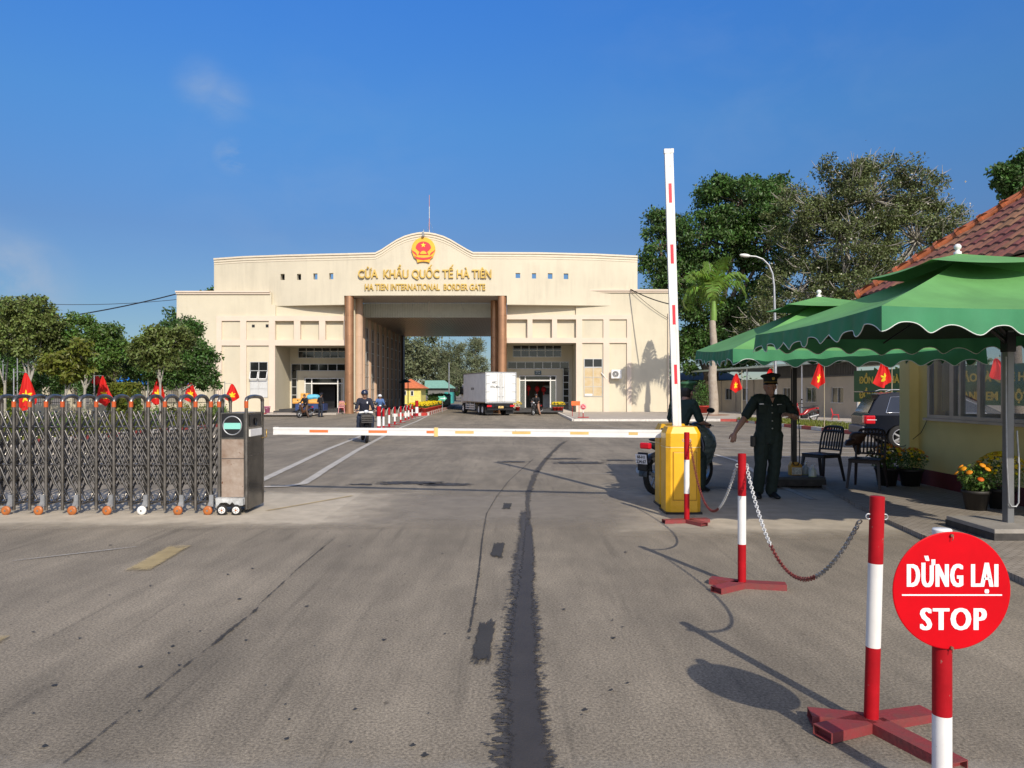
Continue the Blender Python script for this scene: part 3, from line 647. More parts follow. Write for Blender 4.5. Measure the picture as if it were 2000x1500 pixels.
# windows
def window(px0, px1, pt, pbm, D0, nx, ny, glass=darkglass, fr=.05, name='window', fm=alu, z0=None):
    x0, x1, zb, zt = X(px0, D0), X(px1, D0), (Z(pbm, D0) if z0 is None else z0), Z(pt, D0); f = MB().use(fm)
    for i in range(nx+1): x = x0+(x1-x0)*i/nx; f.box(x-fr/2, x+fr/2, D0-.06, D0-.003, zb, zt)
    for j in range(ny+1): z = zb+(zt-zb)*j/ny; f.box(x0-fr/2, x1+fr/2, D0-.055, D0-.003, z-fr/2, z+fr/2)
    wn = f.build(name, None, gate); MB().use(glass).box(x0, x1, D0-.03, D0-.004, zb, zt).build('pane', None, wn); return wn
window(583, 676, 674, 699, E1, 6, 2); window(570, 676, 711, 724, E1, 6, 1); window(570, 580, 724, 803, E1, 1, 5)
window(1002, 1096, 672, 697, E1, 6, 2); window(992, 1111, 707, 720, E1, 7, 1); window(1100, 1111, 720, 800, E1, 1, 6)
wm = mat('frosted_pane', (.55, .56, .55), .5, var=.05)
w1 = window(489, 523, 707, 741, D, 2, 2)
f = MB().use(whitep)       # the tilted open lights at its foot
for a, c in ((489, 505), (506, 523)):
    x0, x1 = X(a, D), X(c, D); z0, z1 = Z(742, D), Z(726, D)
    M = Matrix.Translation((0, D-.06, z1)) @ Matrix.Rotation(radians(-22), 4, 'X') @ Matrix.Translation((0, 0, -z1))
    for q in ((x0, x0+.05), (x1-.05, x1)): f.box(q[0], q[1], -.03, 0, z0, z1, M)
    f.box(x0, x1, -.03, 0, z0, z0+.06, M)
f.build('open_light', None, w1)
window(489, 523, 742, 776, D, 2, 2, wm, .03)
kraft = mat('brown_paper', (.50, .36, .17), .85, var=.2, scale=2, col2=(.58, .50, .36))
w2 = window(1141, 1176, 701, 717, D, 2, 1); window(1141, 1176, 718, 774, D, 2, 3, kraft, .04)
MB().use(whitep).box(X(1142, D), X(1157, D), D-.07, D-.062, Z(773, D), Z(769, D)).build('notice', None, w2)
# doors
def entrance(px0, px1, pt, splits, ptr):
    x0, x1, zt = X(px0, E1), X(px1, E1), Z(pt, E1); zb = FL; zm = Z(ptr, E1); f = MB().use(whitep)
    f.box(x0, x1, E1-.05, E1+.1, zt-.08, zt); f.box(x0, x1, E1-.05, E1+.1, zm-.05, zm+.05)
    for p in (px0,)+splits+(px1-2,): xx = X(p, E1); f.box(xx, xx+.09, E1-.06, E1+.11, zb, zt)
    d = f.build('door', None, gate)
    MB().use(darkglass).box(x0, x1, E1+.02, E1+.04, zm, zt).build('transom', None, d)
    s2 = splits; MB().use(glassclear).box(x0+.1, X(s2[0], E1), E1+.02, E1+.04, zb, zm-.05).build('pane', None, d); MB().use(glassclear).box(X(s2[-1], E1)+.1, x1-.1, E1+.02, E1+.04, zb, zm-.05).build('pane', None, d)
    return d
entrance(595, 672, 738, (608, 659), 749); d2 = entrance(1014, 1087, 733, (1025, 1074), 743)
b = MB().use(cream2); 
for a, c in ((583, 594.9), (672.1, 676)): b.box(X(a, E1), X(c, E1), E1-.14, E1-.004, FL, Z(736, E1))
b.box(X(583, E1), X(676, E1), E1-.14, E1-.004, Z(735.9, E1), Z(725, E1)); b.build('portal_frame', None, gate); b = MB().use(cream2)
for a, c in ((1005, 1013.9), (1087.1, 1097)): b.box(X(a, E1), X(c, E1), E1-.14, E1-.004, FL, Z(732, E1))
b.box(X(1005, E1), X(1097, E1), E1-.14, E1-.004, Z(731.9, E1), Z(721, E1)); b.build('portal_frame', None, gate)
s = MB().use(mat('dark_teal_sign', (.015, .07, .09), .5)).box(X(1044, E1), X(1057, E1), E1-.2, E1-.145, Z(732, E1), Z(724, E1)).build('door_sign', None, gate)
for k, zz in enumerate((729.8, 726.4)): text(('XUẤT CẢNH', 'DEPARTURE')[k], .42, .09, .004, .01, signwhite, parent=s, M=Matrix.Translation((X(1050.5, E1)-parent_world(s).x, E1-.203-parent_world(s).y, Z(zz, E1)-.03-parent_world(s).z)))
# interior bits seen through the right door: red lanterns, dark counters
lan = mat('red_lantern', (.6, .02, .02), .6)
for i, px in enumerate((1032, 1049, 1062)):
    D1 = 67; l = MB().use(lan).ell((X(px, D1), D1, Z(758+i*1.5, D1)), (.22, .22, .26)); l.cyl((X(px, D1), D1, Z(764, D1)), (X(px, D1), D1, Z(772, D1)), .04, .06); l.cyl((X(px, D1), D1, Z(758, D1)), (X(px, D1), D1, 4.2), .01)
    tag(l.build('lantern', None), ('largest red lantern hanging left inside the right glass entrance', 'middle red lantern hanging inside the right glass entrance', 'red lantern hanging at the right inside the right glass entrance')[i], 'lantern', 'lanterns inside the right entrance')
b = MB().use(mat('white_counter', (.5, .52, .52), .5)); b.rbox((X(1068, 68), 68.3, .9), (.35, .35, 1.1), .03); b.use(black).box(X(1068, 68)-.25, X(1068, 68)+.25, 67.9, 67.94, 1.2, 1.8)
tag(b.build('kiosk_machine', None), 'pale self-service machine with dark screen inside the right entrance', 'machine')
b = MB().use(black); b.rbox((X(640, 67.5), 67.5, .9), (.75, .3, 1.15), .03); b.use(blackm).box(X(640, 67.5)-.6, X(640, 67.5)+.6, 67.17, 67.195, .2, 1.6)
tag(b.build('cabinet', None), 'tall black cabinet standing inside the left glass entrance', 'cabinet')
# entrance steps
stepm = mat('dark_granite_step', (.05, .048, .047), .5, var=.2)
b = MB().use(stepm); b.box(X(540, 60), X(668, 60), 59.2, 64.9, -.21, -.08); b.box(X(547, 60), X(668, 60), 59.7, 64.9, -.08, .05); b.build('entrance_step', None, gate)
b = MB().use(stepm); b.box(X(1000, 60), X(1098, 60), 59.2, 64.9, -.2, -.07); b.box(X(1000, 60), X(1098, 60), 59.7, 64.9, -.07, .06); b.build('entrance_step', None, gate)
x0, x1 = X(1098, 60)+.02, X(1121, 60)
MB().use(pavem).add([(x0, 59.2, -.2), (x1, 59.2, -.2), (x1, 62, -.2), (x0, 62, -.2), (x0, 59.2, .05), (x0, 62, .05)], [(0,1,4), (3,5,2), (1,2,5,4), (0,4,5,3), (0,3,2,1)]).build('ramp', None, gate)
# lettering
def onwall(px, py): Dq = Dof(px); return Vector((X(px, Dq), Dq-.05, Z(py, Dq)))
off = gate.location
def wtext(s, px0, px1, pyb, pyt, bold, depth=.14):
    Dq = 60; wd = X(px1, Dq)-X(px0, Dq); cap = (pyb-pyt)*Dq/FPX
    return text(s, wd, cap, depth, bold, gold, name='lettering', parent=gate, M=Matrix.Translation(Vector((X((px0+px1)/2, Dq), 59.99, Z(pyb, Dq)))-off))
wtext('CỬA  KHẨU QUỐC TẾ HÀ TIÊN', 700, 960, 543.5, 527, .016); wtext('HA TIEN INTERNATIONAL  BORDER GATE', 713, 948, 567, 554.5, .018, .1)
# emblem
em = thing('emblem', 'round red and gold state emblem with star mounted on the arched parapet', 'emblem', (X(827.5, 60), 59.9, Z(490, 60)))
eo = mat('emblem_gold', (.86, .44, .03), .5, var=.05); er = mat('emblem_red', (.78, .03, .05), .5, var=.05); es = mat('emblem_star', (.95, .68, .04), .5)
def star(b, c, r, y0, y1, rot=0):
    b.prism([(c[0]+(r if k % 2 == 0 else r*.39)*sin(rot+pi*k/5), c[1]+(r if k % 2 == 0 else r*.39)*cos(rot+pi*k/5)) for k in range(10)], y0, y1)
b = MB().use(eo); R = .95; poly = []
for k in range(26): a = radians(-25+230*k/25); poly.append((R*cos(a), .12+R*sin(a)))
poly += [(-.8, -.42), (-.78, -.52), (-.55, -.72), (-.48, -.98), (-.25, -.9), (0, -.88), (.25, -.9), (.48, -.98), (.55, -.72), (.78, -.52), (.8, -.42)]
b.prism(poly, -.08, .12); b.build('wreath', None, em, world=False)
b = MB().use(er); poly = [(.62*cos(radians(a)), .2+.52*sin(radians(a))) for a in range(0, 181, 12)]+[(-.45, .02), (-.3, -.1), (-.42, -.35), (.42, -.35), (.3, -.1), (.45, .02)]
b.prism(poly, -.12, -.081); 
for sgn in (-1, 1): b.prism([(sgn*.9, 0), (sgn*.62, -.18), (sgn*.5, -.38), (sgn*.56, -.4), (sgn*.86, -.12), (sgn*.97, .05)], -.12, -.081)
b.prism([(-.75, -.45), (-.4, -.56), (0, -.6), (.4, -.56), (.75, -.45), (.55, -.68), (.0, -.78), (-.55, -.68)], -.12, -.081); b.build('field', None, em, world=False)
b = MB().use(es); star(b, (0, .42), .22, -.16, -.121); b.build('star', None, em, world=False)
b = MB().use(eo); 
gp = []
for k in range(28): a = pi*k/27; r_ = .28 if k % 2 else .24; gp.append((r_*cos(a), -.3+r_*sin(a)))
b.prism(gp, -.15, -.121); b.build('cogwheel', None, em, world=False)
# floodlight on the parapet and antenna mast
b = MB().use(galv); x, y, z = X(827, 59.9), 59.75, Z(456.5, 60)+.1
b.box(x-.06, x+.06, y, y+.5, z-.05, z+.05); b.cyl((x, y+.3, z), (x, y+.3, z+.25), .03); b.use(mat('grey_camera', (.25, .25, .25), .5)).rbox((x, y-.05, z-.28), (.09, .16, .13), .03); b.use(galv).cyl((x, y, z), (x, y, z-.3), .03)
tag(b.build('floodlight', None), 'small grey floodlight bracket above the emblem on the parapet', 'floodlight')
b = MB(); x, y = X(838.5, 64), 64; z0, z1 = 8.4, Z(381, 64)
for k in range(10):
    a, c = z0+(z1-z0)*k/10, z0+(z1-z0)*(k+1)/10; b.use(kwh if k % 2 == 0 else mat('mast_pale_red', (.55, .25, .22), .6))
    b.cyl((x, y, a), (x, y, c), .06-.004*k, n=6)
b.use(galv)
for a in (0, 2.1, 4.2): b.cyl((x, y, z1-2.2), (x+3*cos(a), y+3*sin(a)*.6+1, z0), .008, n=4, caps=False)
tag(b.build('antenna_mast', None), 'thin white and red antenna mast rising behind the arched parapet', 'antenna')
# air conditioner
ac = thing('air_conditioner', 'white outdoor air conditioner unit on the right wall of the gate building', 'air conditioner', (X(1202, D), D-.45, Z(731, D)))
b = MB().use(whitep); b.rbox((0, 0, 0), (.42, .17, .36), .03); b.build('casing', None, ac, world=False)
b = MB().use(black); b.lathe([(.001, -.175), (.25, -.175), (.26, -.18), (.26, -.172)], (-.08, 0, 0), 24, 'Y'); b.build('fan_grille', None, ac, world=False)
b = MB().use(whitep); 
for r in (.08, .15, .22): b.torus((-.08, -.19, 0), r, .01, 'Y', 20, 5)
b.lathe([(.001, -.2), (.05, -.2), (.05, -.18)], (-.08, 0, 0), 12, 'Y'); b.build('guard', None, ac, world=False)
b = MB().use(galv); b.box(-.3, -.25, -.1, .44, -.4, -.36); b.box(.25, .3, -.1, .44, -.4, -.36); b.build('bracket', None, ac, world=False)
b = MB().use(whitep); b.tube([(X(1190, D), D-.1, Z(741, D)), (X(1183, D), D-.12, Z(739, D)), (X(1178, D), D-.2, Z(733, D)), (X(1174, D), D-.1, Z(728, D))], .035, 6); b.build('pipe', None, ac)
# overhead cables
def cable(p0, p1, sag, label, r=.02, n=14):
    p0, p1 = Vector(p0), Vector(p1); pts = [p0.lerp(p1, k/n)-Vector((0, 0, sag*4*(k/n)*(1-k/n))) for k in range(n+1)]
    b = MB().use(black); b.tube(pts, r, 5); return tag(b.build('cable', None), label, 'cable')
cable((X(345, D), D, Z(574, D)), (X(60, 60)-8, 60, Z(640, 60)), .6, 'thick black cable rising to the left top corner of the building', .05)
cable((X(345, D), D+6, Z(578, D+6)), (X(-200, 60), 62, Z(565, 60)), .9, 'thin overhead cable crossing the sky above the left trees', .025)
cable((X(1231, D), D-.25, Z(566, D)), (X(1330, 55), 55, Z(598, 55)), .2, 'thick black cable leaving the right cornice of the building', .045)
cable((X(1233, D), D-.25, Z(567, D)), (X(1304, D), D-.15, Z(622, D)), .15, 'thin black cable sloping down the right wall to the downpipe', .02)
# ================================================================ foliage
def rot_rand(n):
    v = RNG.normal(size=(n, 3)); v /= np.linalg.norm(v, axis=1)[:, None]; u = RNG.normal(size=(n, 3)); u -= (u*v).sum(1)[:, None]*v; u /= np.linalg.norm(u, axis=1)[:, None]
    return v, u
def leaves(P, L_, W_, droop=.3):                         # P: centres -> rhombic leaves
    n = len(P); a, u = rot_rand(n); a[:, 2] -= droop; a /= np.linalg.norm(a, axis=1)[:, None]; u -= (u*a).sum(1)[:, None]*a; u /= np.linalg.norm(u, axis=1)[:, None]
    s = RNG.uniform(.6, 1.25, (n, 1)); nn = np.cross(a, u)
    V = np.stack([P, P+a*L_*s*.5+u*W_*s*.5+nn*L_*s*.06, P+a*L_*s, P+a*L_*s*.5-u*W_*s*.5+nn*L_*s*.06], 1).reshape(-1, 3)
    F = np.arange(4*n).reshape(-1, 4); return V, F
def in_ell(n, c, r, shell=.35):
    v = RNG.normal(size=(n, 3)); v /= np.linalg.norm(v, axis=1)[:, None]; t = (shell+(1-shell)*RNG.random((n, 1)))**.6
    return np.asarray(c)+v*t*np.asarray(r)
DEN = 1.9
def tree(name, label, base, htrunk, crown, nsub, per, L_, W_, leafm, barkm, tr=.12, sub_r=.5, group=None, cat='tree', twigs=0, lean=0, droop=.3, trunks=1, extra=None, shell=.35):
    base = Vector(base); T = thing(name, label, cat, base, 0, group)
    b = MB().use(barkm); top = Vector((lean, 0, htrunk))
    for k in range(trunks):
        o = Vector((random.uniform(-.3, .3), random.uniform(-.3, .3), 0))*(k > 0)*3
        mid = (top+o)*.5+Vector((random.uniform(-.1, .1), 0, 0))*htrunk*.3
        b.tube([o*1.0+Vector((0, 0, -.3)), o+Vector((0, 0, .15)), mid, top+o*1.6], [tr*1.5, tr*1.1, tr*.9, tr*.75], 10)
    subs = []; wts = np.array([c[3][0]*c[3][1]*c[3][2] for c in [(0, 0, 0, cc[1]) for cc in crown]])**.8; wts = wts/wts.sum()
    for cc, wt in zip(crown, wts):
        c = Vector(cc[0]); pts = in_ell(max(3, int(nsub*wt)), cc[0], cc[1], shell); subs.append(pts)
        m1 = top.lerp(c, .5)+Vector((random.uniform(-.2, .2), random.uniform(-.2, .2), .1*c.length*.2)); b.tube([top-Vector((0, 0, .1)), m1, c], [tr*.6, tr*.42, tr*.25], 7)
        for q in pts[:max(4, len(pts)//3)]:
            q = Vector(q); m2 = c.lerp(q, .5)+Vector((random.uniform(-1, 1), random.uniform(-1, 1), random.uniform(-.4, 1)))*.12*(q-c).length; b.tube([c, m2, q], [tr*.22, tr*.13, tr*.05], 5, False)
    Sx = np.concatenate(subs)
    if twigs:
        for q in Sx[RNG.choice(len(Sx), min(twigs, len(Sx)), replace=False)]:
            q = Vector(q); d = (q-Vector(crown[0][0])); d.z = abs(d.z)*.6+.4; d.normalize()
            for _ in range(2):
                e = (d+Vector(RNG.normal(size=3))*.45).normalized(); b.tube([q, q+e*sub_r*.9, q+e*sub_r*1.5+Vector((0, 0, .12))], [tr*.09, tr*.06, tr*.03], 4, False)
    b.build('trunk', None, T, world=False)
    cnt = RNG.poisson(per*DEN, len(Sx)); rs = RNG.uniform(.6, 1.35, len(Sx))*sub_r
    P = np.repeat(Sx, cnt, 0); R_ = np.repeat(rs, cnt)[:, None]; v = RNG.normal(size=P.shape); v /= np.linalg.norm(v, axis=1)[:, None]
    P = P+v*R_*(RNG.random((len(P), 1))**.45)*np.array([1, 1, .72])
    P = P[P[:, 2] > .35]
    V, F = leaves(P, L_*1.15, W_*1.25, droop); o = mesh_np('crown', V, F, leafm, T)
    if extra:
        m2, k, L2, W2 = extra; idx = RNG.choice(len(Sx), k); Q = np.repeat(Sx[idx], 5, 0); Q = Q+RNG.normal(size=Q.shape)*sub_r*.75; V, F = leaves(Q, L2, W2, 0); mesh_np('seed_pods', V, F, m2, T)
    return T
# left group ------------------------------------------------------
def at(px, D, z=None): return (X(px, D), D, gz(D)+.10 if z is None else z)
def crown_px(list_, base, D):         # [(px, py, rx_px, rz_px)] -> ellipsoids relative to the base
    out = []
    for c in list_:
        px, py, rx, rz = c[:4]; dy = c[4] if len(c) > 4 else 0
        out.append(((X(px, D+dy)-base[0], dy, Z(py, D+dy)-base[2]), (rx*D/FPX, rx*D/FPX*.85, rz*D/FPX)))
    return out
G1 = 'trees along the left verge'
bs = at(58, 35); tree('broadleaf_tree', 'tall dark green tree at the far left behind the folding gate', bs, 2.1, crown_px([(52, 610, 52, 38), (25, 650, 45, 40), (85, 640, 45, 38), (60, 680, 42, 25)], bs, 35), 150, 51, .145, .075, leafC, palebark, .09, .38, G1)
bs = at(10, 37); tree('broadleaf_tree', 'slender tree cut by the left picture edge with blue awning behind', bs, 2.0, crown_px([(-20, 620, 50, 45), (10, 660, 38, 38)], bs, 37), 112, 48, .145, .075, leafB, palebark, .08, .4, G1)
bs = at(166, 36); tree('broadleaf_tree', 'mid green rounded tree second from the left behind the folding gate', bs, 1.8, crown_px([(155, 650, 42, 40), (190, 690, 45, 45), (120, 690, 40, 45), (215, 665, 28, 30)], bs, 36), 162, 51, .14, .07, leafA, palebark, .08, .38, G1)
bs = at(128, 31); tree('shrubby_tree', 'low yellow green sapling with large leaves in front of the left trees', bs, 1.5, crown_px([(130, 715, 35, 28), (100, 705, 22, 20), (160, 695, 32, 30)], bs, 31), 57, 33, .19, .085, leafD, palebark, .05, .3, G1, droop=.6)
bs = at(225, 46); tree('broadleaf_tree', 'olive green tree beside the blue roof in the left background', bs, 2.5, crown_px([(205, 680, 38, 45), (238, 700, 30, 38), (180, 720, 30, 25)], bs, 46), 125, 48, .17, .085, leafC, bark, .1, .5, G1)
bs = at(313, 33); tree('broadleaf_tree', 'brownish green tree with thin white trunk left of the building', bs, 2.0, crown_px([(310, 672, 40, 30), (285, 690, 34, 32), (345, 665, 32, 25), (320, 705, 34, 18)], bs, 33), 118, 48, .145, .075, leafC, palebark, .06, .34, G1)
bs = at(352, 38); tree('broadleaf_tree', 'dense dark tree closest to the left corner of the building', bs, 1.7, crown_px([(355, 650, 36, 32), (385, 700, 36, 38), (350, 715, 42, 42), (405, 740, 24, 24), (310, 715, 36, 36), (270, 700, 28, 36)], bs, 38), 237, 51, .14, .07, leafB, palebark, .1, .4, G1)
bs = at(335, 70, -.3); tree('broadleaf_tree', 'small dark treetop just behind the left corner of the building', bs, 5, crown_px([(338, 630, 18, 28), (320, 660, 22, 30)], bs, 70), 40, 30, .25, .12, leafB, bark, .12, .55)
bs = (X(405, 92), 92, -.3); tree('broadleaf_tree', 'treetop just showing above the left wing roofline', bs, 9, crown_px([(408, 568, 14, 7), (395, 590, 20, 12)], bs, 92), 20, 40, .3, .15, leafB, bark, .15, .7)
G5 = 'dark trees along the boundary wall'
for i_, (px_, lb_) in enumerate(((60, 'dark low tree before the boundary wall at the far left'), (150, 'dark low tree before the boundary wall behind the yellow green sapling'), (285, 'dark low tree before the boundary wall behind the thin white trunk'), (8, 'dark low tree before the boundary wall at the left picture edge'), (212, 'dark low tree before the boundary wall right behind the second flag'))):
    bs = at(px_, 49); tree('broadleaf_tree', lb_, bs, 1.2, crown_px([(px_, 715, 46, 34), (px_-35, 740, 36, 26), (px_+35, 745, 34, 26)] if i_ != 2 else [(px_+20, 742, 30, 20), (px_+55, 730, 36, 26)], bs, 49), 110, 34, .145, .075, leafB, bark, .09, .45, G5)
# right big trees ---------------------------------------------------
bs = (X(1395, 68), 68, -.3); tree('broadleaf_tree', 'big dark green tree behind the palm, right of the building', bs, 6.5, crown_px([(1450, 400, 85, 60), (1380, 470, 75, 60), (1480, 600, 70, 60), (1440, 690, 60, 45), (1290, 490, 40, 70), (1340, 560, 70, 65), (1500, 480, 70, 70), (1400, 640, 70, 55), (1290, 430, 26, 30), (1340, 690, 45, 40), (1400, 375, 40, 28), (1520, 370, 35, 28)], bs, 68), 600, 72, .30, .14, leafB, bark, .45, .95, trunks=2)
pods = mat('pale_pods', (.50, .46, .38), .6)
bs = (X(1660, 60), 60, -.2); tree('broadleaf_tree', 'huge sparse olive tree with bare twigs and pale pods above the parasols', bs, 7.5, crown_px([(1640, 470, 110, 90), (1700, 390, 110, 80), (1790, 470, 85, 100), (1560, 430, 75, 65), (1700, 560, 130, 50), (1560, 570, 90, 70), (1650, 340, 55, 45), (1790, 360, 55, 55), (1840, 430, 50, 60), (1500, 640, 60, 60), (1620, 640, 90, 45)], bs, 60), 820, 62, .21, .095, leafE, palebark, .42, .8, twigs=330, trunks=3, extra=(pods, 260, .16, .12))
bs = (X(1990, 40), 40, 0); tree('broadleaf_tree', 'tree crown above the tiled roof cut by the right picture edge', bs, 9, crown_px([(1985, 350, 40, 36), (2020, 320, 35, 35), (1960, 340, 20, 22)], bs, 40), 80, 40, .24, .12, leafB, bark, .25, .5)
# trees beyond the gate
G2 = 'trees seen through the gate passage'
bs = (X(800, 140), 140, -.33); tree('conifer_tree', 'broad grey green tree seen left through the passage', bs, 5, crown_px([(800, 700, 35, 48), (835, 690, 30, 40), (770, 690, 35, 45), (850, 725, 28, 35)], bs, 140), 150, 60, .55, .2, casua, bark, .3, 1.5, G2)
bs = (X(888, 134), 134, -.33); tree('conifer_tree', 'feathery casuarina in the middle of the passage view', bs, 5, crown_px([(885, 700, 22, 42), (880, 740, 30, 30)], bs, 134), 70, 60, .6, .1, casua, bark, .25, 1.2, G2, droop=-.6, twigs=40)
bs = (X(925, 129), 129, -.33); tree('conifer_tree', 'feathery leaning casuarina above the truck in the passage view', bs, 4, crown_px([(930, 690, 18, 30), (925, 725, 30, 30), (905, 745, 30, 25)], bs, 129), 70, 60, .6, .1, casua, bark, .22, 1.1, G2, droop=-.6, twigs=40, lean=.6)
# distant tree line
P = []
for k in range(420):
    x = random.uniform(-230, 230); y = 175+random.uniform(0, 30); h = 5+3*sin(x*.07)+random.uniform(0, 3.5); P.append(in_ell(50, (x, y, h*.5), (3.2, 3, h*.5), .2))
V, F = leaves(np.concatenate(P), 1.2, .8); o = mesh_np('distant_woods', V, F, leafB); o['kind'] = 'stuff'; o['label'] = 'distant line of trees on the horizon'
# grass tufts on verges
P = []
for k in range(5200): P.append((random.uniform(-24, -14.6), random.uniform(20, 38), 0))
for k in range(5200):
    y = random.uniform(24.8, 44); P.append((random.uniform(13.3, 15.6), y, 1))
V = []; F = []
for x, y, s in P:
    z = gz(y)+.09 if s == 0 else -.19+.0108*(44-y)
    for _ in range(2):
        a = random.random()*6.3; h = random.uniform(.06, .2); w_ = .02; dx, dy = cos(a)*w_, sin(a)*w_; o_ = len(V); lx, ly_ = random.uniform(-.06, .06), random.uniform(-.06, .06)
        V += [(x-dx, y-dy, z), (x+dx, y+dy, z), (x+dx*.3+lx, y+dy*.3+ly_, z+h), (x-dx*.3+lx, y-dy*.3+ly_, z+h)]; F.append((o_, o_+1, o_+2, o_+3))
        x += random.uniform(-.1, .1); y += random.uniform(-.1, .1)
o = mesh_np('grass', V, F, leafD); o['kind'] = 'stuff'
# clipped hedge
def hedge(name, label, x0, x1, y0, y1, z0, z1, m=leafD, n=5000):
    h = thing(name, label, 'hedge', ((x0+x1)/2, (y0+y1)/2, z0)); p = []
    q = RNG.random((n, 3))*[x1-x0, y1-y0, z1-z0]+[x0, y0, z0]; ax = RNG.integers(0, 3, n); 
    q[ax == 0, 1] = y0+RNG.normal(size=(ax == 0).sum())*.05; q[ax == 1, 2] = z1+RNG.normal(size=(ax == 1).sum())*.05
    V, F = leaves(q, .14, .09, 0); mesh_np('foliage', V, F, m, h, off=parent_world(h)); MB().use(leafB).rbox(((x0+x1)/2, (y0+y1)/2, (z0+z1)/2), ((x1-x0)/2-.05, (y1-y0)/2-.05, (z1-z0)/2-.06), .1).build('core', None, h)
D_ = 42; hedge('hedge', 'clipped bright green hedge below the blue roof', X(210, D_), X(266, D_), D_, D_+.8, gz(D_)+.1, Z(752, D_))
D_ = 40; hedge('hedge', 'clipped green hedge at the left picture edge behind the folding gate', X(-30, D_), X(14, D_), D_, D_+.8, gz(D_)+.1, Z(748, D_))
P = []
shrubs = []
for k, (px, D_, h) in enumerate(((60, 27, .7), (95, 28, .6), (240, 31, .8), (272, 31, .8), (300, 34, .9), (370, 34, 1.0), (400, 36, .9), (425, 38, 1.0), (30, 28, .8), (150, 29, .7), (440, 37, .9), (330, 36, .9))):
    px = min(px, 1000-14.9*FPX/D_)
    b0 = at(px, D_); T = thing('shrub', 'x', 'shrub', b0, 0, 'low shrubs along the left kerb')
    Q = in_ell(70, (0, 0, h*.5), (.6, .5, h*.5)); Q = np.repeat(Q, 14, 0)+RNG.normal(size=(980, 3))*.09; Q = Q[Q[:, 2] > .02]; V, F = leaves(Q, .12, .06, 0); mesh_np('foliage', V, F, (leafC, leafA, leafD)[k % 3], T)
    b = MB().use(bark)
    for j in range(5): a = j*1.25; b.tube([(0, 0, 0), (.12*cos(a), .12*sin(a), h*.3), (.3*cos(a), .3*sin(a), h*.6)], [.02, .014, .006], 5)
    b.build('stem', None, T, world=False); shrubs.append(T)
    T['label'] = 'low leafy shrub on the left verge behind the lattice gate'
# palm
def palm(px, D_, zb):
    base = (X(px, D_), D_, zb); T = thing('palm_tree', 'royal palm with whitewashed trunk beside the right end of the building', 'palm tree', base)
    ztop = Z(626, D_)-zb; b = MB().use(mat('whitewashed_palm_bark', (.42, .37, .30), .9, var=.25, scale=3, bump=.5, bscale=25, col2=(.28, .22, .17)))
    n = 22; b.tube([(0.05*sin(k*.5), 0, -.2+(ztop+.2)*k/n) for k in range(n+1)], [(.34-.13*k/n)*(1+.02*(k % 2))*(1.25 if k == 0 else 1) for k in range(n+1)], 14); b.build('trunk', None, T, world=False)
    zc = Z(578, D_)-zb; MB().use(mat('palm_crownshaft', (.16, .28, .05), .4)).tube([(.03, 0, ztop-.02), (.03, 0, ztop+.5), (.03, 0, zc)], [.21, .22, .12], 12).build('crownshaft', None, T, world=False)
    def frond(L_, el, dr, nl=46):
        b = MB().use(leafP); pts = []; p = Vector((0, 0, 0)); e = el
        for k in range(15): pts.append(p.copy()); p = p+Vector((cos(e), 0, sin(e)))*L_/14; e -= dr/14*(1+k/10)
        b.tube(pts, [.05-.0028*k for k in range(15)], 5)
        for k in range(4, nl):
            t = k/nl*14; i = min(13, int(t)); q = pts[i].lerp(pts[i+1], t-i); d = (pts[i+1]-pts[i]).normalized(); ll = .95*sin(pi*min(1, .25+k/nl*.72))+.15
            for s in (-1, 1):
                a = Vector((d.x*.45, s*.8, d.z*.45+random.uniform(-.15, .45))).normalized(); e1 = q+a*ll*.55; e2 = e1+(a*.5+Vector((0, 0, -.75)))*ll*.5; w_ = d*.035
                b.add([q-w_, q+w_, e1+w_*1.4, e1-w_*1.4], [(0, 1, 2, 3)]); b.add([e1-w_*1.4, e1+w_*1.4, e2+w_*.2, e2-w_*.2], [(0, 1, 2, 3)])
        return b
    specs = [(3.5, 1.25, 1.5), (3.6, .95, 2.2), (3.1, 1.45, .6), (3.7, 1.05, 2.4)]; ms = []
    for s in specs: o = frond(*s).build('frond', None, T, world=False); ms.append(o); o.location = (.03, 0, zc-.1)
    for k in range(13):
        o = ms[k % 4] if k < 4 else None
        if o is None: o = ms[k % 4].copy(); C.objects.link(o)
        o.rotation_euler = (random.uniform(-.15, .15), random.uniform(-.15, .1), k*2*pi/13*5+random.uniform(-.2, .2))
    b = MB().use(palebark); b.tube([(0, 0, zc), (-.1, 0, zc+1.2), (-.3, 0, zc+2.4)], [.03, .02, .008], 5); b.build('spear_leaf', None, T, world=False)
    return T
palm(1393, 52.3, -.2)
tag(MB().use(mat('red_soil', (.25, .12, .07), .95)).lathe([(.001, -.13), (.9, -.16), (1.1, -.2)], (X(1397, 52.3), 52.3, 0), 20).build('tree_pit', None), 'patch of reddish soil round the foot of the palm', 'soil'); bpy.data.objects['tree_pit']['kind'] = 'structure'
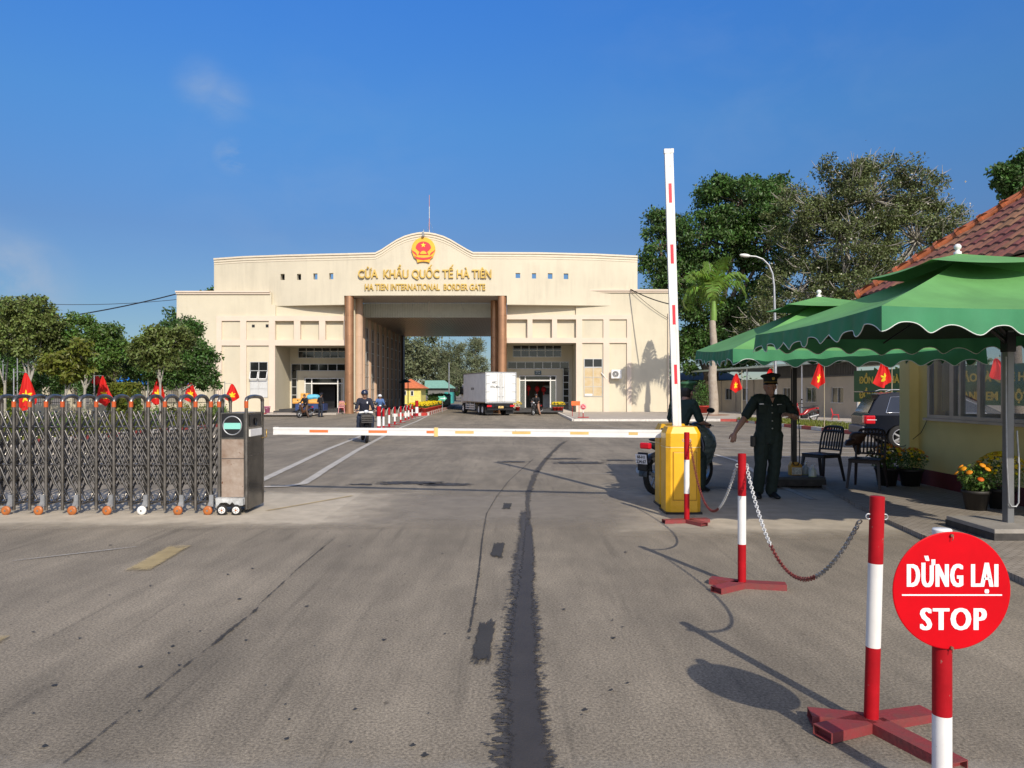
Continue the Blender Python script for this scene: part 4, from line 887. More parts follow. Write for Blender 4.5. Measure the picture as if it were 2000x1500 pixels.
# ================================================================ stop sign and stanchions
def post(b, x, y, z0, z1, r, bands, mats_):
    n = len(bands)-1
    for k in range(n): b.use(mats_[k]).cyl((x, y, bands[k]), (x, y, bands[k+1]), r, n=28, caps=(k == n-1))
def foot_arm(b, L_, ang, w_=.05, h=.045, th=.004, z0=.0):   # open rectangular tube
    M = Matrix.Rotation(ang, 4, 'Z')
    b.box(.02, L_, -w_, -w_+th, z0, h+z0, M); b.box(.02, L_, w_-th, w_, z0, h+z0, M); b.box(.02, L_, -w_+th, w_-th, h+z0-th, h+z0, M); b.box(.02, L_, -w_+th, w_-th, z0, z0+th, M); b.box(.02, L_-.03, -w_+th, w_-th, z0+th, z0+h-th, M)
def stanchion(label, x, y, H_, bands, arms, r=.031, name='stanchion_post', lean=0):
    T = thing(name, label, 'barrier post', (x, y, 0), 0, 'red and white stanchion posts'); b = MB(); ms = [redp, whitep, redp][:len(bands)-1] if len(bands) == 4 else None
    post(b, 0, 0, 0, H_, r, bands, ms); b.use(redp); b.lathe([(r-.001, H_-.003), (r-.003, H_+.002), (.001, H_+.002)], (0, 0, 0), 28); p = b.build('post', None, T, world=False)
    b = MB().use(redworn)
    for a, L_ in arms: foot_arm(b, L_, radians(a))
    b.build('foot', None, T, world=False); b = MB().use(galv); b.torus((r+.006, 0, H_-.09), .012, .0035, 'Y', 12, 6); b.torus((-r-.006, 0, H_-.09), .012, .0035, 'Y', 12, 6); b.build('eyelet', None, T, world=False); T.rotation_euler = (0, lean, 0); return T
s1 = stanchion('nearest red and white chain post, just left of the stop sign', 1.602, 3.30, 1.03, [.03, .36, .733, 1.03], [(-68, .42), (18, .33), (205, .30), (170, .26)], lean=.028)
s2 = stanchion('middle of the three red and white chain posts', 1.76, 5.66, 1.02, [.03, .33, .70, 1.02], [(-12, .32), (215, .30), (150, .24)])
s3 = stanchion('farthest chain post, standing right against the yellow barrier cabinet', 1.99, 8.42, 1.03, [.03, .335, .72, 1.03], [(-60, .28), (10, .26), (190, .28)])
def chain(label, p0, p1, low, m0, split, m1, group='chains between the posts'):
    p0, p1 = Vector(p0), Vector(p1)
    # parabola-like catenary through p0, p1 with lowest height `low`
    a0, a1 = p0.z-low, p1.z-low; t0 = sqrt(a0)/(sqrt(a0)+sqrt(a1)); N_ = 400
    pts = []
    for k in range(N_+1):
        t = k/N_; u = (t-t0); z = low+(a0*(u/t0)**2 if u < 0 else a1*(u/(1-t0))**2); q = p0.lerp(p1, t); pts.append(Vector((q.x, q.y, z)))
    s = [0]
    for k in range(N_): s.append(s[-1]+(pts[k+1]-pts[k]).length)
    link_ = .0255; n = int(s[-1]/link_); b = MB(); k = 0
    for i in range(n):
        d = (i+.5)*link_
        while s[k+1] < d: k += 1
        p = pts[k]; t = (pts[k+1]-pts[k]).normalized(); up = t.orthogonal().normalized(); q = Matrix.Rotation(radians(45 if i % 2 else -45), 3, t); u1 = q @ up; u2 = t.cross(u1)
        b.use(m0 if d/s[-1] < split else m1 if d/s[-1] < .70 else (chz if m0 is wch else wch))
        ring = []; m = 12
        for j in range(m): a = 2*pi*j/m; ring.append(p+t*.0185*cos(a)+u1*.0115*sin(a))
        b.tube(ring+[ring[0]], .0032, 5, False)
    o = b.build('chain', None); return tag(o, label, 'chain', group)
chz = mat('zinc_chain', (.45, .44, .42), .35, .8, var=.2); wch = mat('white_painted_chain', (.72, .72, .70), .45, .2, var=.1); rch = mat('rusty_red_chain', (.24, .05, .04), .6, .3, var=.3, scale=30)
chz = mat('zinc_chain', (.45, .44, .42), .35, .8, var=.2)
def chain2(label, p0, p1, low, segs):
    o = chain(label, p0, p1, low, segs[0], 2, segs[0]); return o
c1 = chain('near chain, white then rusty red, hanging between the near and middle posts', (1.76+.037, 5.66, .92), (1.60-.037, 3.31, .93), .40, wch, .33, rch)
c2 = chain('far chain hanging in front of the yellow cabinet', (1.99+.037, 8.42, .93), (1.76-.037, 5.68, .92), .38, rch, .3, rch)
# stop sign
T = thing('stop_sign', 'round red stop sign with white lettering on a red and white post', 'sign', (1.553, 2.67, 0))
b = MB(); post(b, 0, 0, 0, 1, .0325, [.02, .06, .333, .8, 1.0], [redp, whitep, redp, whitep]); b.use(whitep).lathe([(.0325, 1.0), (.030, 1.004), (.001, 1.004)], (0, 0, 0), 28); b.build('post', None, T, world=False)
b = MB().use(redworn)
for a, L_ in ((-60, .35), (-5, .3), (185, .3), (-120, .3)): foot_arm(b, L_, radians(a))
b.build('foot', None, T, world=False)
R = .2095; cx, cz = .012, .790; yb = -.0365
b = MB().use(signred); b.lathe([(.001, -.003), (R-.003, -.003), (R, -.0015), (R, .0015), (R-.003, .003), (.001, .003)], (cx, yb, cz), 96, 'Y', smooth=False); disc = b.build('disc', None, T, world=False)
text('DỪNG LẠI', .318, .080, .0006, .006, signwhite, parent=T, M=Matrix.Translation((cx+.006, yb-.0035, cz+.0146)), spacing=1.16, heavy=.05)
text('STOP', .230, .077, .0006, .006, signwhite, parent=T, M=Matrix.Translation((cx+.009, yb-.0035, cz-.139)), spacing=1.16, heavy=.055)
MB().use(signwhite).box(cx-.178, cx+.178, yb-.004, yb-.0035, cz-.0176, cz-.0126).build('divider_line', None, T, world=False)
for z in (cz+R-.012, cz-R+.008): b = MB().use(mat('rusty_bolt', (.25, .15, .1), .5, .6)); b.cyl((cx-.003, yb-.003, z), (cx-.003, yb-.012, z), .0055, n=8); b.tube([(cx-.003, yb-.008, z), (cx-.002, yb-.016, z-.006), (cx-.004, yb-.012, z-.017)], .0016, 5); b.build('bolt', None, T, world=False)
# ================================================================ barriers
def cabinet(T, x0, x1, y0, y1, z1, ch):
    b = MB().use(yellowp); zc = z1-ch*1.6
    def ring(z, i): c = ch; return [(x0+i+c, y0+i, z), (x1-i-c, y0+i, z), (x1-i, y0+i+c, z), (x1-i, y1-i-c, z), (x1-i-c, y1-i, z), (x0+i+c, y1-i, z), (x0+i, y1-i-c, z), (x0+i, y0+i+c, z)]
    R_ = [ring(.03, 0), ring(z1-.26, 0), ring(z1-.255, .004), ring(z1-.245, .004), ring(z1-.24, 0), ring(zc, 0), ring(z1, ch*.7)]
    vs = [v for r in R_ for v in r]; fs = [(i*8+k, i*8+(k+1) % 8, (i+1)*8+(k+1) % 8, (i+1)*8+k) for i in range(len(R_)-1) for k in range(8)]+[tuple(range(8))[::-1], tuple(len(vs)-8+k for k in range(8))]
    b.add(vs, fs); b.build('casing', None, T, bevel=.004)
    b = MB().use(mat('pale_yellow_strip', (.80, .62, .30), .5)); R_ = [ring(z1-.252, -.003), ring(z1-.243, -.003)]; vs = [v for r in R_ for v in r]; b.add(vs, [(k, (k+1) % 8, (k+1) % 8+8, k+8) for k in range(8)]); b.build('trim_band', None, T)
    b = MB().use(yellowp); b.rbox(((x0+x1)/2+.01, y0-.003, z1*.44), ((x1-x0)/2-.075, .006, z1*.27), .004); d = b.build('door', None, T)
    b = MB().use(mat('panel_gap', (.30, .15, .01), .6)); w_ = (x1-x0)/2-.068; xx = (x0+x1)/2+.01
    for s in (-1, 1): b.box(xx+s*w_-.0025, xx+s*w_+.0025, y0-.004, y0-.001, z1*.165, z1*.715)
    b.box(xx-w_, xx+w_, y0-.004, y0-.001, z1*.712, z1*.717); b.box(xx-w_, xx+w_, y0-.004, y0-.001, z1*.163, z1*.168); b.build('gap', None, d)
    b = MB().use(black); b.box(x0-.01, x1+.01, y0-.01, y1+.01, .0, .03); b.build('base_plate', None, T)
def boom(b, p0, p1, w_, h, m, nrm=(0, -1, 0)):            # ribbed rectangular aluminium profile
    p0, p1 = Vector(p0), Vector(p1); t = (p1-p0).normalized(); nn = Vector(nrm); nn = (nn-t*nn.dot(t)).normalized(); u = t.cross(nn)
    prof = [(-.5, -.5), (-.5, -.2), (-.42, -.17), (-.42, .17), (-.5, .2), (-.5, .5), (.5, .5), (.5, .2), (.42, .17), (.42, -.17), (.5, .2*-1), (.5, -.5)]
    b.use(m); k = len(prof); vs = [p0-nn*w_*a*-1*-1+u*h*c for a, c in [(q[0], q[1]) for q in prof]]+[p1-nn*w_*a*-1*-1+u*h*c for a, c in prof]
    b.add(vs, [(i, (i+1) % k, (i+1) % k+k, i+k) for i in range(k)]+[tuple(range(k))[::-1], tuple(range(k, 2*k))])
    return t, nn, u
def tapes(name, T, p0, p1, w_, h, segs):
    p0, p1 = Vector(p0), Vector(p1); t = (p1-p0).normalized(); nn = Vector((0, -1, 0)); nn = (nn-t*nn.dot(t)).normalized(); u = t.cross(nn)
    for a, c, m in segs:
        b = MB().use(m); q0 = p0.lerp(p1, a); q1 = p0.lerp(p1, c); o = nn*(w_*.42+.0035)
        vs = [q+o2+u*h*s for q in (q0, q1) for o2 in (o, o-nn*.003) for s in (-.17, .17)]
        b.add(vs, [(0, 1, 5, 4), (2, 6, 7, 3), (0, 4, 6, 2), (1, 3, 7, 5), (0, 2, 3, 1), (4, 5, 7, 6)]); b.build(name, None, T)
B1 = thing('boom_barrier', 'yellow cabinet barrier with its striped white boom raised upright', 'barrier', (2.12, 9.15, 0))
cabinet(B1, 1.875, 2.30, 8.97, 9.36, 1.065, .05)
pa, pb_ = (2.11, 9.45, .95), (1.965, 9.28, Z(293, 9.28))
b = MB(); boom(b, pa, pb_, .05, .105, whitep); b.build('boom', None, B1)
p0, p1 = Vector(pa), Vector(pb_); b = MB(); q = p0.lerp(p1, .988); boom(b, q, p1+(p1-q)*.25, .06, .118, whitep); b.build('end_cap', None, B1)
segs = []
for (ya, yb_) in ((358, 395), (476, 513), (594, 632), (711, 749)):
    f = lambda y: (Z(y, 9.33)-.95)/(Z(293, 9.33)-.95); segs.append((f(yb_), f(ya), mat('red_tape', (.75, .03, .05), .45)))
tapes('red_stripe', B1, pa, pb_, .05, .105, segs)
b = MB().use(blackm).rbox((2.11, 9.45, .93), (.09, .06, .07), .01); b.build('boom_mount', None, B1)
B2 = thing('boom_barrier', 'second yellow cabinet barrier behind, with its white boom lowered across the lane', 'barrier', (1.98, 9.75, 0))
cabinet(B2, 1.915, 2.28, 9.55, 9.95, 1.075, .05)
# horizontal boom
pa, pb_ = Vector((1.95, 9.46, .955)), Vector((X(537, 10.4), 10.4, Z(841.5, 10.4)))
b = MB(); boom(b, pa, pb_, .05, .10, whitep); b.build('boom', None, B2); b = MB(); q = pa.lerp(pb_, .992); boom(b, q, pb_+(pb_-q)*.3, .058, .108, whitep); b.build('end_cap', None, B2)
def fx(px):      # parameter along the boom under a bearing
    lo, hi = 0, 1
    for _ in range(40):
        m = (lo+hi)/2; q = pa.lerp(pb_, m)
        if 1000+q.x/q.y*FPX > px: lo = m
        else: hi = m
    return lo
tapes('orange_stripe', B2, pa, pb_, .05, .10, [(fx(c), fx(a), m) for a, c, m in ((606, 642, orange), (721, 757, orange), (834, 848, orange), (890, 926, yelltape), (1001, 1037, yelltape), (1114, 1150, yelltape), (1228, 1246, yelltape))])
q = pa.lerp(pb_, fx(852)); b = MB().use(yelltape).rbox(q, (.026, .034, .060), .004); b.build('joint_sleeve', None, B2)
MB().use(blackm).rbox((1.99, 9.5, .95), (.07, .06, .075), .01).build('boom_mount', None, B2)
# ================================================================ folding lattice gate
GT = thing('folding_gate', 'stainless steel folding lattice gate with orange caps and a motor head box', 'gate', (-4.9, 9.3, 0))
YF, YB = 9.02, 9.60; YBH = YB; YB = 9.38
posts = [27, 58, 90, 122, 155, 188, 222.5, 256, 290, 322, 352, 382, 412, 428]
posts = [-100, -68, -36, -5]+posts
capm = mat('orange_reflector', (.50, .09, .02), .35, var=.1)
for i, px in enumerate(posts):
    x = X(px, YF); b = MB().use(steeld); zt = 1.40; r = .019
    b.tube([(x, YF, .05), (x, YF, zt-.02)], r, 10); b.tube([(x, YB, .05), (x, YB, zt-.02)], r, 10)
    arc = [(x, (YF+YB)/2-(YB-YF)/2*cos(a), zt-.045+.085*sin(a)**.8) for a in [pi*k/14 for k in range(15)]]
    b.tube(arc, .024, 8); b.tube([(x, YF, .12), (x, YB, .12)], .014, 6)
    fr = b.build('frame', None, GT)
    MB().use(capm).cyl((x, YF, zt-.095), (x, YF, zt-.025), .0245, n=14).build('reflector', None, fr)
# lattice
for i in range(len(posts)-1):
    xa, xb = X(posts[i], YF), X(posts[i+1], YF); b = MB().use(steel)
    if xb-xa < .12: continue
    for yy in (YF+.05, YF+.2, YB-.2, YB-.05):
        lev = [1.25, 1.02, .80, .57, .34, .12]; sgn = 1 if yy in (YF+.05, YB-.2) else -1
        for a, c in zip(lev, lev[2:]):
            za, zc = (a, c) if sgn > 0 else (c, a); mx_ = (xa+xb)/2; b.tube([(xa, yy, za), (mx_-.01*sgn, yy-.004, (za+zc)/2+.02), (mx_+.01*sgn, yy+.004, (za+zc)/2-.02), (xb, yy, zc)], .0125, 6)
    for z in (1.06, .60, .155): b.tube([(xa, YF+.03, z), (xb, YF+.03, z)], .006, 5); b.tube([(xa+.02, YF+.03, z+.003), (xa+.02, YB, z+.003)], .006, 5)
    b.use(chrome)
    for z in (1.06, .60, .155):
        b.cyl((xa+.03, YF+.03, z), (xa+.03, YF+.075, z), .012, n=8)
    b.build('lattice', None, GT)
def castor_wheel(px, m, dx=-.045):
    x = X(px, YF)+dx; b = MB().use(galv); b.box(x+.005, x+.055, YF-.05, YF-.02, .10, .24); b.prism([(x-.03, .06), (x+.045, .13), (x+.045, .24), (x, .15)], YF-.055, YF-.045); br = b.build('wheel_bracket', None, GT)
    b = MB().use(m); b.lathe([(.001, -.018), (.03, -.018), (.052, -.014), (.056, 0), (.052, .014), (.03, .018), (.001, .018)], (x, YF-.075, .056), 22, 'Y'); b.use(chrome).cyl((x, YF-.10, .056), (x, YF-.05, .056), .012, n=10); b.build('wheel', None, br)
for px, m in ((27, castor), (90, castor), (155, castor), (222.5, castor), (290, whitep), (360, castor), (418, castor), (-36, castor)): castor_wheel(px, m)
# motor head box
YB = YBH
xa, xb = X(431, YF), X(481, YF); b = MB().use(steeld)
for y in (YF, YB):
    for x in (xb,): b.tube([(x, y, .06), (x, y, 1.38)], .021, 10)
b.tube([(xb, (YF+YB)/2-(YB-YF)/2*cos(a), 1.37+.065*sin(a)**.6) for a in [pi*k/14 for k in range(15)]], .024, 8)
fr = b.build('frame', None, GT)
MB().use(capm).cyl((xb, YF, 1.295), (xb, YF, 1.38), .0245, n=14).build('reflector', None, fr)
b = MB().use(steeld); b.box(xa, xb-.02, YF+.005, YB-.005, .09, 1.235); b.build('head_box', None, GT)
b = MB().use(mat('polished_side_panel', (.16, .15, .13), .13, .85, var=.3, scale=5)); b.box(xb-.015, xb+.012, YF+.03, YB-.03, .05, 1.235); b.build('side_panel', None, GT)
b = MB().use(steel); b.box(xb+.012, xb+.016, YF+.03, YB-.03, .70, .712); b.box(xb+.012, xb+.018, YF+.03, YB-.03, 1.045, 1.055); b.box(xb+.012, xb+.017, YF+.022, YF+.032, .05, 1.23); b.box(xb+.012, xb+.017, YB-.035, YB-.025, .05, 1.23); b.build('seam', None, GT)
b = MB().use(whitep).rbox((xb+.02, YF+.27, .985), (.010, .21, .045), .004); b.build('white_sensor', None, GT)
b = MB().use(black).rbox((xb+.016, YF+.27, 1.14), (.008, .2, .075), .004); b.lathe([(.02, .0), (.045, .004), (.05, .012)], (xb+.024, YF+.25, 1.12), 16, 'X'); b.build('lamp_recess', None, GT)
b = MB().use(mat('gold_hook', (.5, .32, .1), .4, .8)); b.tube([(xb+.02, YB-.05, .9), (xb+.02, YB+.10, .9), (xb+.02, YB+.10, 1.0)], .008, 6); b.build('hook', None, GT)
b = MB().use(black); b.box(xa+.008, xb-.03, YF-.002, YF+.004, .935, 1.222); p = b.build('display_panel', None, GT)
xm = (xa+xb)/2-.012; R = .112; b = MB().use(galv); b.torus((xm, YF-.006, 1.08), R, .008, 'Y', 36, 6); b.build('ring', None, p)
b = MB().use(mint); hh = .04; b.prism([(xm+R*.93*cos(a), 1.075+R*.93*sin(a)) for a in [radians(q) for q in (-21, -10, 0, 10, 21, 159, 170, 180, 190, 201)]], YF-.008, YF-.0025); b.build('bar', None, p)
b = MB().use(rust); b.box(xa+.012, xb-.03, YF-.001, YF+.004, .21, .915); b.use(mat('steel_seam', (.2, .17, .15), .4, .7)).box(xa+.012, xb-.03, YF-.006, YF-.001, .675, .683); b.build('rusty_panel', None, GT)
b = MB().use(steel); b.box(xa+.002, xa+.012, YF-.004, YF+.004, .2, 1.23); b.box(xb-.03, xb-.02, YF-.004, YF+.004, .2, 1.23); b.box(xa, xb-.02, YF-.005, YF+.004, .915, .933); b.box(xa, xb-.02, YF-.005, YF+.004, 1.222, 1.238); b.build('edge_trim', None, GT)
b = MB().use(mat('worn_white_skirt', (.52, .53, .52), .5, .2, var=.3, scale=15)); b.prism([(xa-.03, .21), (xb-.01, .20), (xb-.01, .12), (xb-.09, .11), (xm+.03, .16), (xm, .13), (xm-.04, .155), (xa+.03, .15), (xa-.02, .09)], YF-.09, YF-.0); b.build('skirt', None, GT)
for dx in (-.085, .085):
    x = xm+dx; b = MB().use(rubber); b.torus((x, YF-.105, .066), .050, .016, 'Y', 24, 8); wh = b.build('wheel', None, GT)
    b = MB().use(whitep); b.lathe([(.03, -.016), (.042, -.018), (.042, .018), (.03, .016)], (x, YF-.105, .066), 24, 'Y')
    for k in range(6): M = Matrix.Translation((x, YF-.105, .066)) @ Matrix.Rotation(k*pi/3, 4, 'Y'); b.box(.006, .034, -.016, 0, -.007, .007, M)
    b.use(castor).cyl((x, YF-.125, .066), (x, YF-.09, .066), .011, n=10); b.build('rim', None, wh)
# ================================================================ parasols
def parasol(label, cx, cy, zedge, zap, rot, tilt, pole_xy, base_c, base_z, post_m, half=1.5, base_m=concrete, extra=True):
    T = thing('parasol', label, 'parasol', (pole_xy[0], pole_xy[1], 0), 0, 'green parasols')
    M = Matrix.Translation((cx, cy, 0)) @ Matrix.Rotation(rot, 4, 'Z')
    def zt(x, y): return tilt*(y)/half
    def canopy(h, z0, z1, m, nm, sag=.06, n=16, thick=0):
        V = []; F = []
        for s in range(4):
            R_ = Matrix.Rotation(s*pi/2, 4, 'Z'); o = len(V)
            for i in range(n+1):
                t = i/n
                for j in range(n+1):
                    u = -1+2*j/n; x = u*h*t; y = -h*t; prof = z1+(z0-z1)*(t**.92); dip = -sag*sin(pi*t)*(1-u*u)*1.0+(-.03*(1-u*u)*t**6)
                    p = R_ @ Vector((x, y, 0)); p.z = prof+dip+zt(p.x, p.y)*(h/half); V.append(M @ p)
            for i in range(n):
                for j in range(n): F.append((o+i*(n+1)+j, o+i*(n+1)+j+1, o+(i+1)*(n+1)+j+1, o+(i+1)*(n+1)+j))
        b = MB().use(m); b.v = [tuple(v) for v in V]; b.f = F; b.m = [0]*len(F); b.sm = [True]*len(F); o = b.build(nm, None, T); return o
    can = canopy(half, zedge, zap-.07, cloth, 'canopy', sag=.075)
    canopy(.60, zap-.165, zap, cloth, 'vent_canopy', sag=.02, n=8)
    canopy(half-.01, zedge-.025, zap-.10, mat('painted_underside_shade', (.010, .030, .016), .8, var=.1), 'shade_sheet')  # near-black sheet under the cloth, its colour standing in for the underside shade
    # valance with scallops
    nsc = 8; n = 128
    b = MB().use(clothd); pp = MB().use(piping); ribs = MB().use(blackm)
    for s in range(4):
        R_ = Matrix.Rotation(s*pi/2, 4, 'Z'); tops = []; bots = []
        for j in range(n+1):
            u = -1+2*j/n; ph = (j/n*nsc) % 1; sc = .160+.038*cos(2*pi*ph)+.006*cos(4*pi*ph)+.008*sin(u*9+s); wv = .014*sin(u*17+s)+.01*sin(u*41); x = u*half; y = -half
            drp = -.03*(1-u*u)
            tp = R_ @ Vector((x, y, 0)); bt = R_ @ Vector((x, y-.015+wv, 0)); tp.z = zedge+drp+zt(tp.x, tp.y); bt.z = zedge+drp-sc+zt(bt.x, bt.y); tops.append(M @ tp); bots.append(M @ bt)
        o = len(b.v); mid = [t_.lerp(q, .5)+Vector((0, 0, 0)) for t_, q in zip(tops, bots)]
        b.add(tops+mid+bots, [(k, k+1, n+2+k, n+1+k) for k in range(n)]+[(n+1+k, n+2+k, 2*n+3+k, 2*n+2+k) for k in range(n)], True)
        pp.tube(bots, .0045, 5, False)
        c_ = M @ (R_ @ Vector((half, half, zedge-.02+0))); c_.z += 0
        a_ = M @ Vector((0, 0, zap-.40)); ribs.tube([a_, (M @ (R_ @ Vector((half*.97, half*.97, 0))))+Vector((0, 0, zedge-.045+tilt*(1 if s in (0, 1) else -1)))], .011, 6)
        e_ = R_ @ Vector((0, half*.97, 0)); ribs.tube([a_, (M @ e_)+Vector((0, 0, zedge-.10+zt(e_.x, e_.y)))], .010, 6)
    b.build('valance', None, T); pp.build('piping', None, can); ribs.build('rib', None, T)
    b = MB().use(whitep); c = M @ Vector((0, 0, zap)); b.lathe([(.035, -.01), (.035, .015), (.02, .02), (.018, .035), (.032, .05), (.034, .07), (.02, .09), (.001, .095)], c, 14); b.build('finial', None, T)
    px_, py_ = pole_xy; b = MB().use(post_m); zb = base_z; ztop = zap-.35
    b.rbox((px_, py_, (zb+2.12)/2), (.034, .045, (2.12-zb)/2), .006); b.build('pole', None, T)
    b = MB().use(blackm); b.rbox((px_, py_, 2.0), (.048, .058, .10), .01); b.tube([(px_, py_, 2.05), (c.x, c.y, zap-.25)], .026, 8); b.tube([(px_, py_, 1.98), ((px_+c.x)/2, (py_+c.y)/2, 2.18)], .018, 8); b.build('arm', None, T)
    b = MB().use(galv if post_m is not blackm else blackm); x_ = px_-.06; y_ = py_-.05
    b.tube([(x_+.005, y_, 1.85), (x_-.005, y_-.02, 1.3), (x_+.0, y_-.02, .8), (x_+.02, y_-.02, .37), (x_+.045, y_-.02, .33), (x_+.095, y_-.02, .33), (x_+.12, y_-.02, .37), (x_+.125, y_-.02, .75), (x_+.11, y_-.01, 1.1)], .0085, 8); b.rbox((x_+.12, y_-.02, .82), (.008, .006, .05), .003); b.build('crank_loop', None, T)
    x, y = base_c; b = MB().use(base_m).rbox((x, y, (base_z+.035)/2+.02), (.40, .40, (base_z-.035)/2), .008); bb = b.build('base_slab', None, T)
    b = MB().use(mat('dark_slab_side', (.05, .045, .04), .8, var=.3, scale=10)); b.box(x-.405, x+.405, y-.405, y+.405, .03, base_z-.02); b.build('base_frame', None, bb)
    for sx, sy in ((-1, -1), (1, -1), (-1, 1), (1, 1)):
        b = MB().use(rubber); b.torus((x+sx*.33, y+sy*.36, .035), .022, .013, 'X', 14, 6); b.build('wheel', None, bb)
    return T
greyp = mat('grey_pole_paint', (.22, .225, .23), .35, .5, var=.1)
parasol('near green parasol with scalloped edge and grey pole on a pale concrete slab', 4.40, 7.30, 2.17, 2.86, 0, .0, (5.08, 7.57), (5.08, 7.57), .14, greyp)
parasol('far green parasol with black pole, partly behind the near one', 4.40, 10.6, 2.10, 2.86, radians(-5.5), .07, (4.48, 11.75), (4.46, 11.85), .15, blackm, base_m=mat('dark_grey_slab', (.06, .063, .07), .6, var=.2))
# things on the far slab
def jug(label, px, D_, zb, w_, h, m, cat='jug', nm='jug'):
    x = X(px, D_); T = thing(nm, label, cat, (x, D_, zb)); b = MB().use(m)
    b.rbox((0, 0, h*.4), (w_/2, w_/3, h*.4), .02); b.prism([(-w_/2+.01, h*.78), (w_/2-.01, h*.78), (w_/6, h*.95), (-w_/3, h*.97)], -w_/4, w_/4); b.build('body', None, T, world=False)
    b = MB().use(whitep); b.cyl((0, 0, h*.93), (0, 0, h*1.05), .018, n=12); b.build('cap', None, T, world=False)
    b = MB().use(mat('printed_label', (.55, .55, .5), .5, var=.3, scale=30)); b.box(-w_/2+.02, w_/2-.015, -w_/3-.003, -w_/3-.0005, h*.12, h*.6); b.build('paper_label', None, T, world=False); return T
jug('yellow jerrycan with pale paper label on the dark slab', 1553, 11.75, .153, .19, .235, mat('yellow_can', (.50, .27, .03), .45))
def bottle(label, px, D_, zb, r, h, m):
    T = thing('bottle', label, 'bottle', (X(px, D_), D_, zb)); b = MB().use(m); b.lathe([(.001, 0), (r, 0), (r*1.02, h*.1), (r, h*.6), (r*.7, h*.75), (r*.32, h*.82), (r*.32, h*.92), (.001, h*.92)], n=18); b.build('body', None, T, world=False)
    b = MB().use(whitep); b.cyl((0, 0, h*.9), (0, 0, h), r*.4, n=12); b.tube([(0, 0, h), (0, 0, h*1.1), (r*.8, 0, h*1.12)], r*.1, 6); b.build('pump', None, T, world=False); b = MB().use(mat('lime_base', (.35, .55, .08), .5)); b.lathe([(r*1.03, .003), (r*1.04, h*.12)], n=18); b.build('band', None, T, world=False)
bottle('white bottle with lime band in front on the dark slab', 1587, 11.52, .153, .058, .19, mat('white_bottle', (.55, .58, .52), .4)); bottle('bluish white bottle behind the lime banded one', 1573, 11.8, .153, .055, .20, mat('bluish_bottle', (.42, .48, .52), .4))
# ================================================================ kiosk (guard house)
K = thing('guard_kiosk', 'yellow guard kiosk with red tiled roof and sliding windows at the right', 'building', (8.4, 9.5, 0))
XK, YK = 6.45, 12.0; YN = 7.2; XE = 10.4
b = MB().use(ywall); th = .14; zs, zh = 1.09, 2.36; z0 = .28
b.box(XK, XK+th, YN, 11.45, z0, zs); b.box(XK, XK+th, YN, 11.45, zh, 2.95); b.box(XK, XK+th, 11.45, YK, z0, 2.95); b.box(XK, XK+th, YN-.3, YN, z0, 2.95)
b.box(XK+th, 6.95, YK-th, YK, z0, 2.95); b.box(6.95, 9.9, YK-th, YK, z0, zs); b.box(6.95, 9.9, YK-th, YK, zh, 2.95); b.box(9.9, XE, YK-th, YK, z0, 2.95)
b.box(XE-th, XE, YN-.3, YK-th, z0, 2.95); b.box(XK+th, XE-th, YN-.3, YN-.16, z0, 2.95); b.build('wall', None, K)
b = MB().use(ywall); b.box(XK-.15, XK-.002, 11.72, 12.02, z0, 2.95); b.build('corner_pilaster', None, K)
b = MB().use(redbase); b.box(XK-.03, XE+.03, YN-.33, YK+.03, .0, z0-.003); b.box(XK-.18, XK-.031, 11.69, 12.05, .0, z0-.003); b.build('plinth', None, K)
b = MB().use(mat('room_ceiling', (.4, .38, .3), .8)); b.box(XK-.5, XE+.4, YN-.5, YK+.55, 2.96, 3.04); b.build('ceiling', None, K)
def kwin(axis, a0, a1, c, muls, sill=True):
    f = MB().use(mat('grey_window_frame', (.36, .35, .33), .4, .4)); t = .03
    def bx(p0, p1, z0_, z1_, d0=-.02, d1=.05):
        if axis == 'Y': f.box(c+d0, c+d1, p0, p1, z0_, z1_)
        else: f.box(p0, p1, c+d0, c+d1, z0_, z1_)
    bx(a0, a1, zs, zs+.05); bx(a0, a1, zh-.05, zh)
    for m_, wd in muls: bx(m_-wd/2, m_+wd/2, zs+.05, zh-.05)
    if sill: bx(a0-.05, a1+.05, zs-.04, zs-.002, -.06, .10)
    w_ = f.build('window', None, K); g = MB().use(glassclear)
    if axis == 'Y': g.box(c+.012, c+.018, a0, a1, zs+.05, zh-.05)
    else: g.box(a0, a1, c+.012, c+.018, zs+.05, zh-.05)
    g.build('pane', None, w_)
kwin('Y', YN, 11.45, XK, [(11.42, .06), (10.82, .10), (10.62, .05), (10.19, .07), (9.7, .05), (9.2, .05), (8.6, .06), (7.25, .1)])
kwin('X', 6.95, 9.9, YK-th, [(6.98, .06), (8.4, .06), (9.87, .06)])
MB().use(mat('painted_pane_reflection', (.35, .32, .2), .9, var=.15, scale=4, stretch=(40, 40, .5))).box(XK+.16, XK+.36, 11.35, 11.37, 1.2, 2.3).build('reflection_sheet', None, K)  # yellowish sheet behind the first pane, its colour standing in for a reflection
b = MB().use(black); b.tube([(XK-.02, 11.45, 1.05), (XK-.03, 11.6, .85), (XK-.16, 11.85, .62), (XK-.16, 12.0, .6)], .005, 5); b.build('wire', None, K)
b = MB().use(mat('desk', (.35, .3, .25), .6)); b.box(6.7, 7.25, 8, 11.3, .9, .95); b.build('desk', None, K)
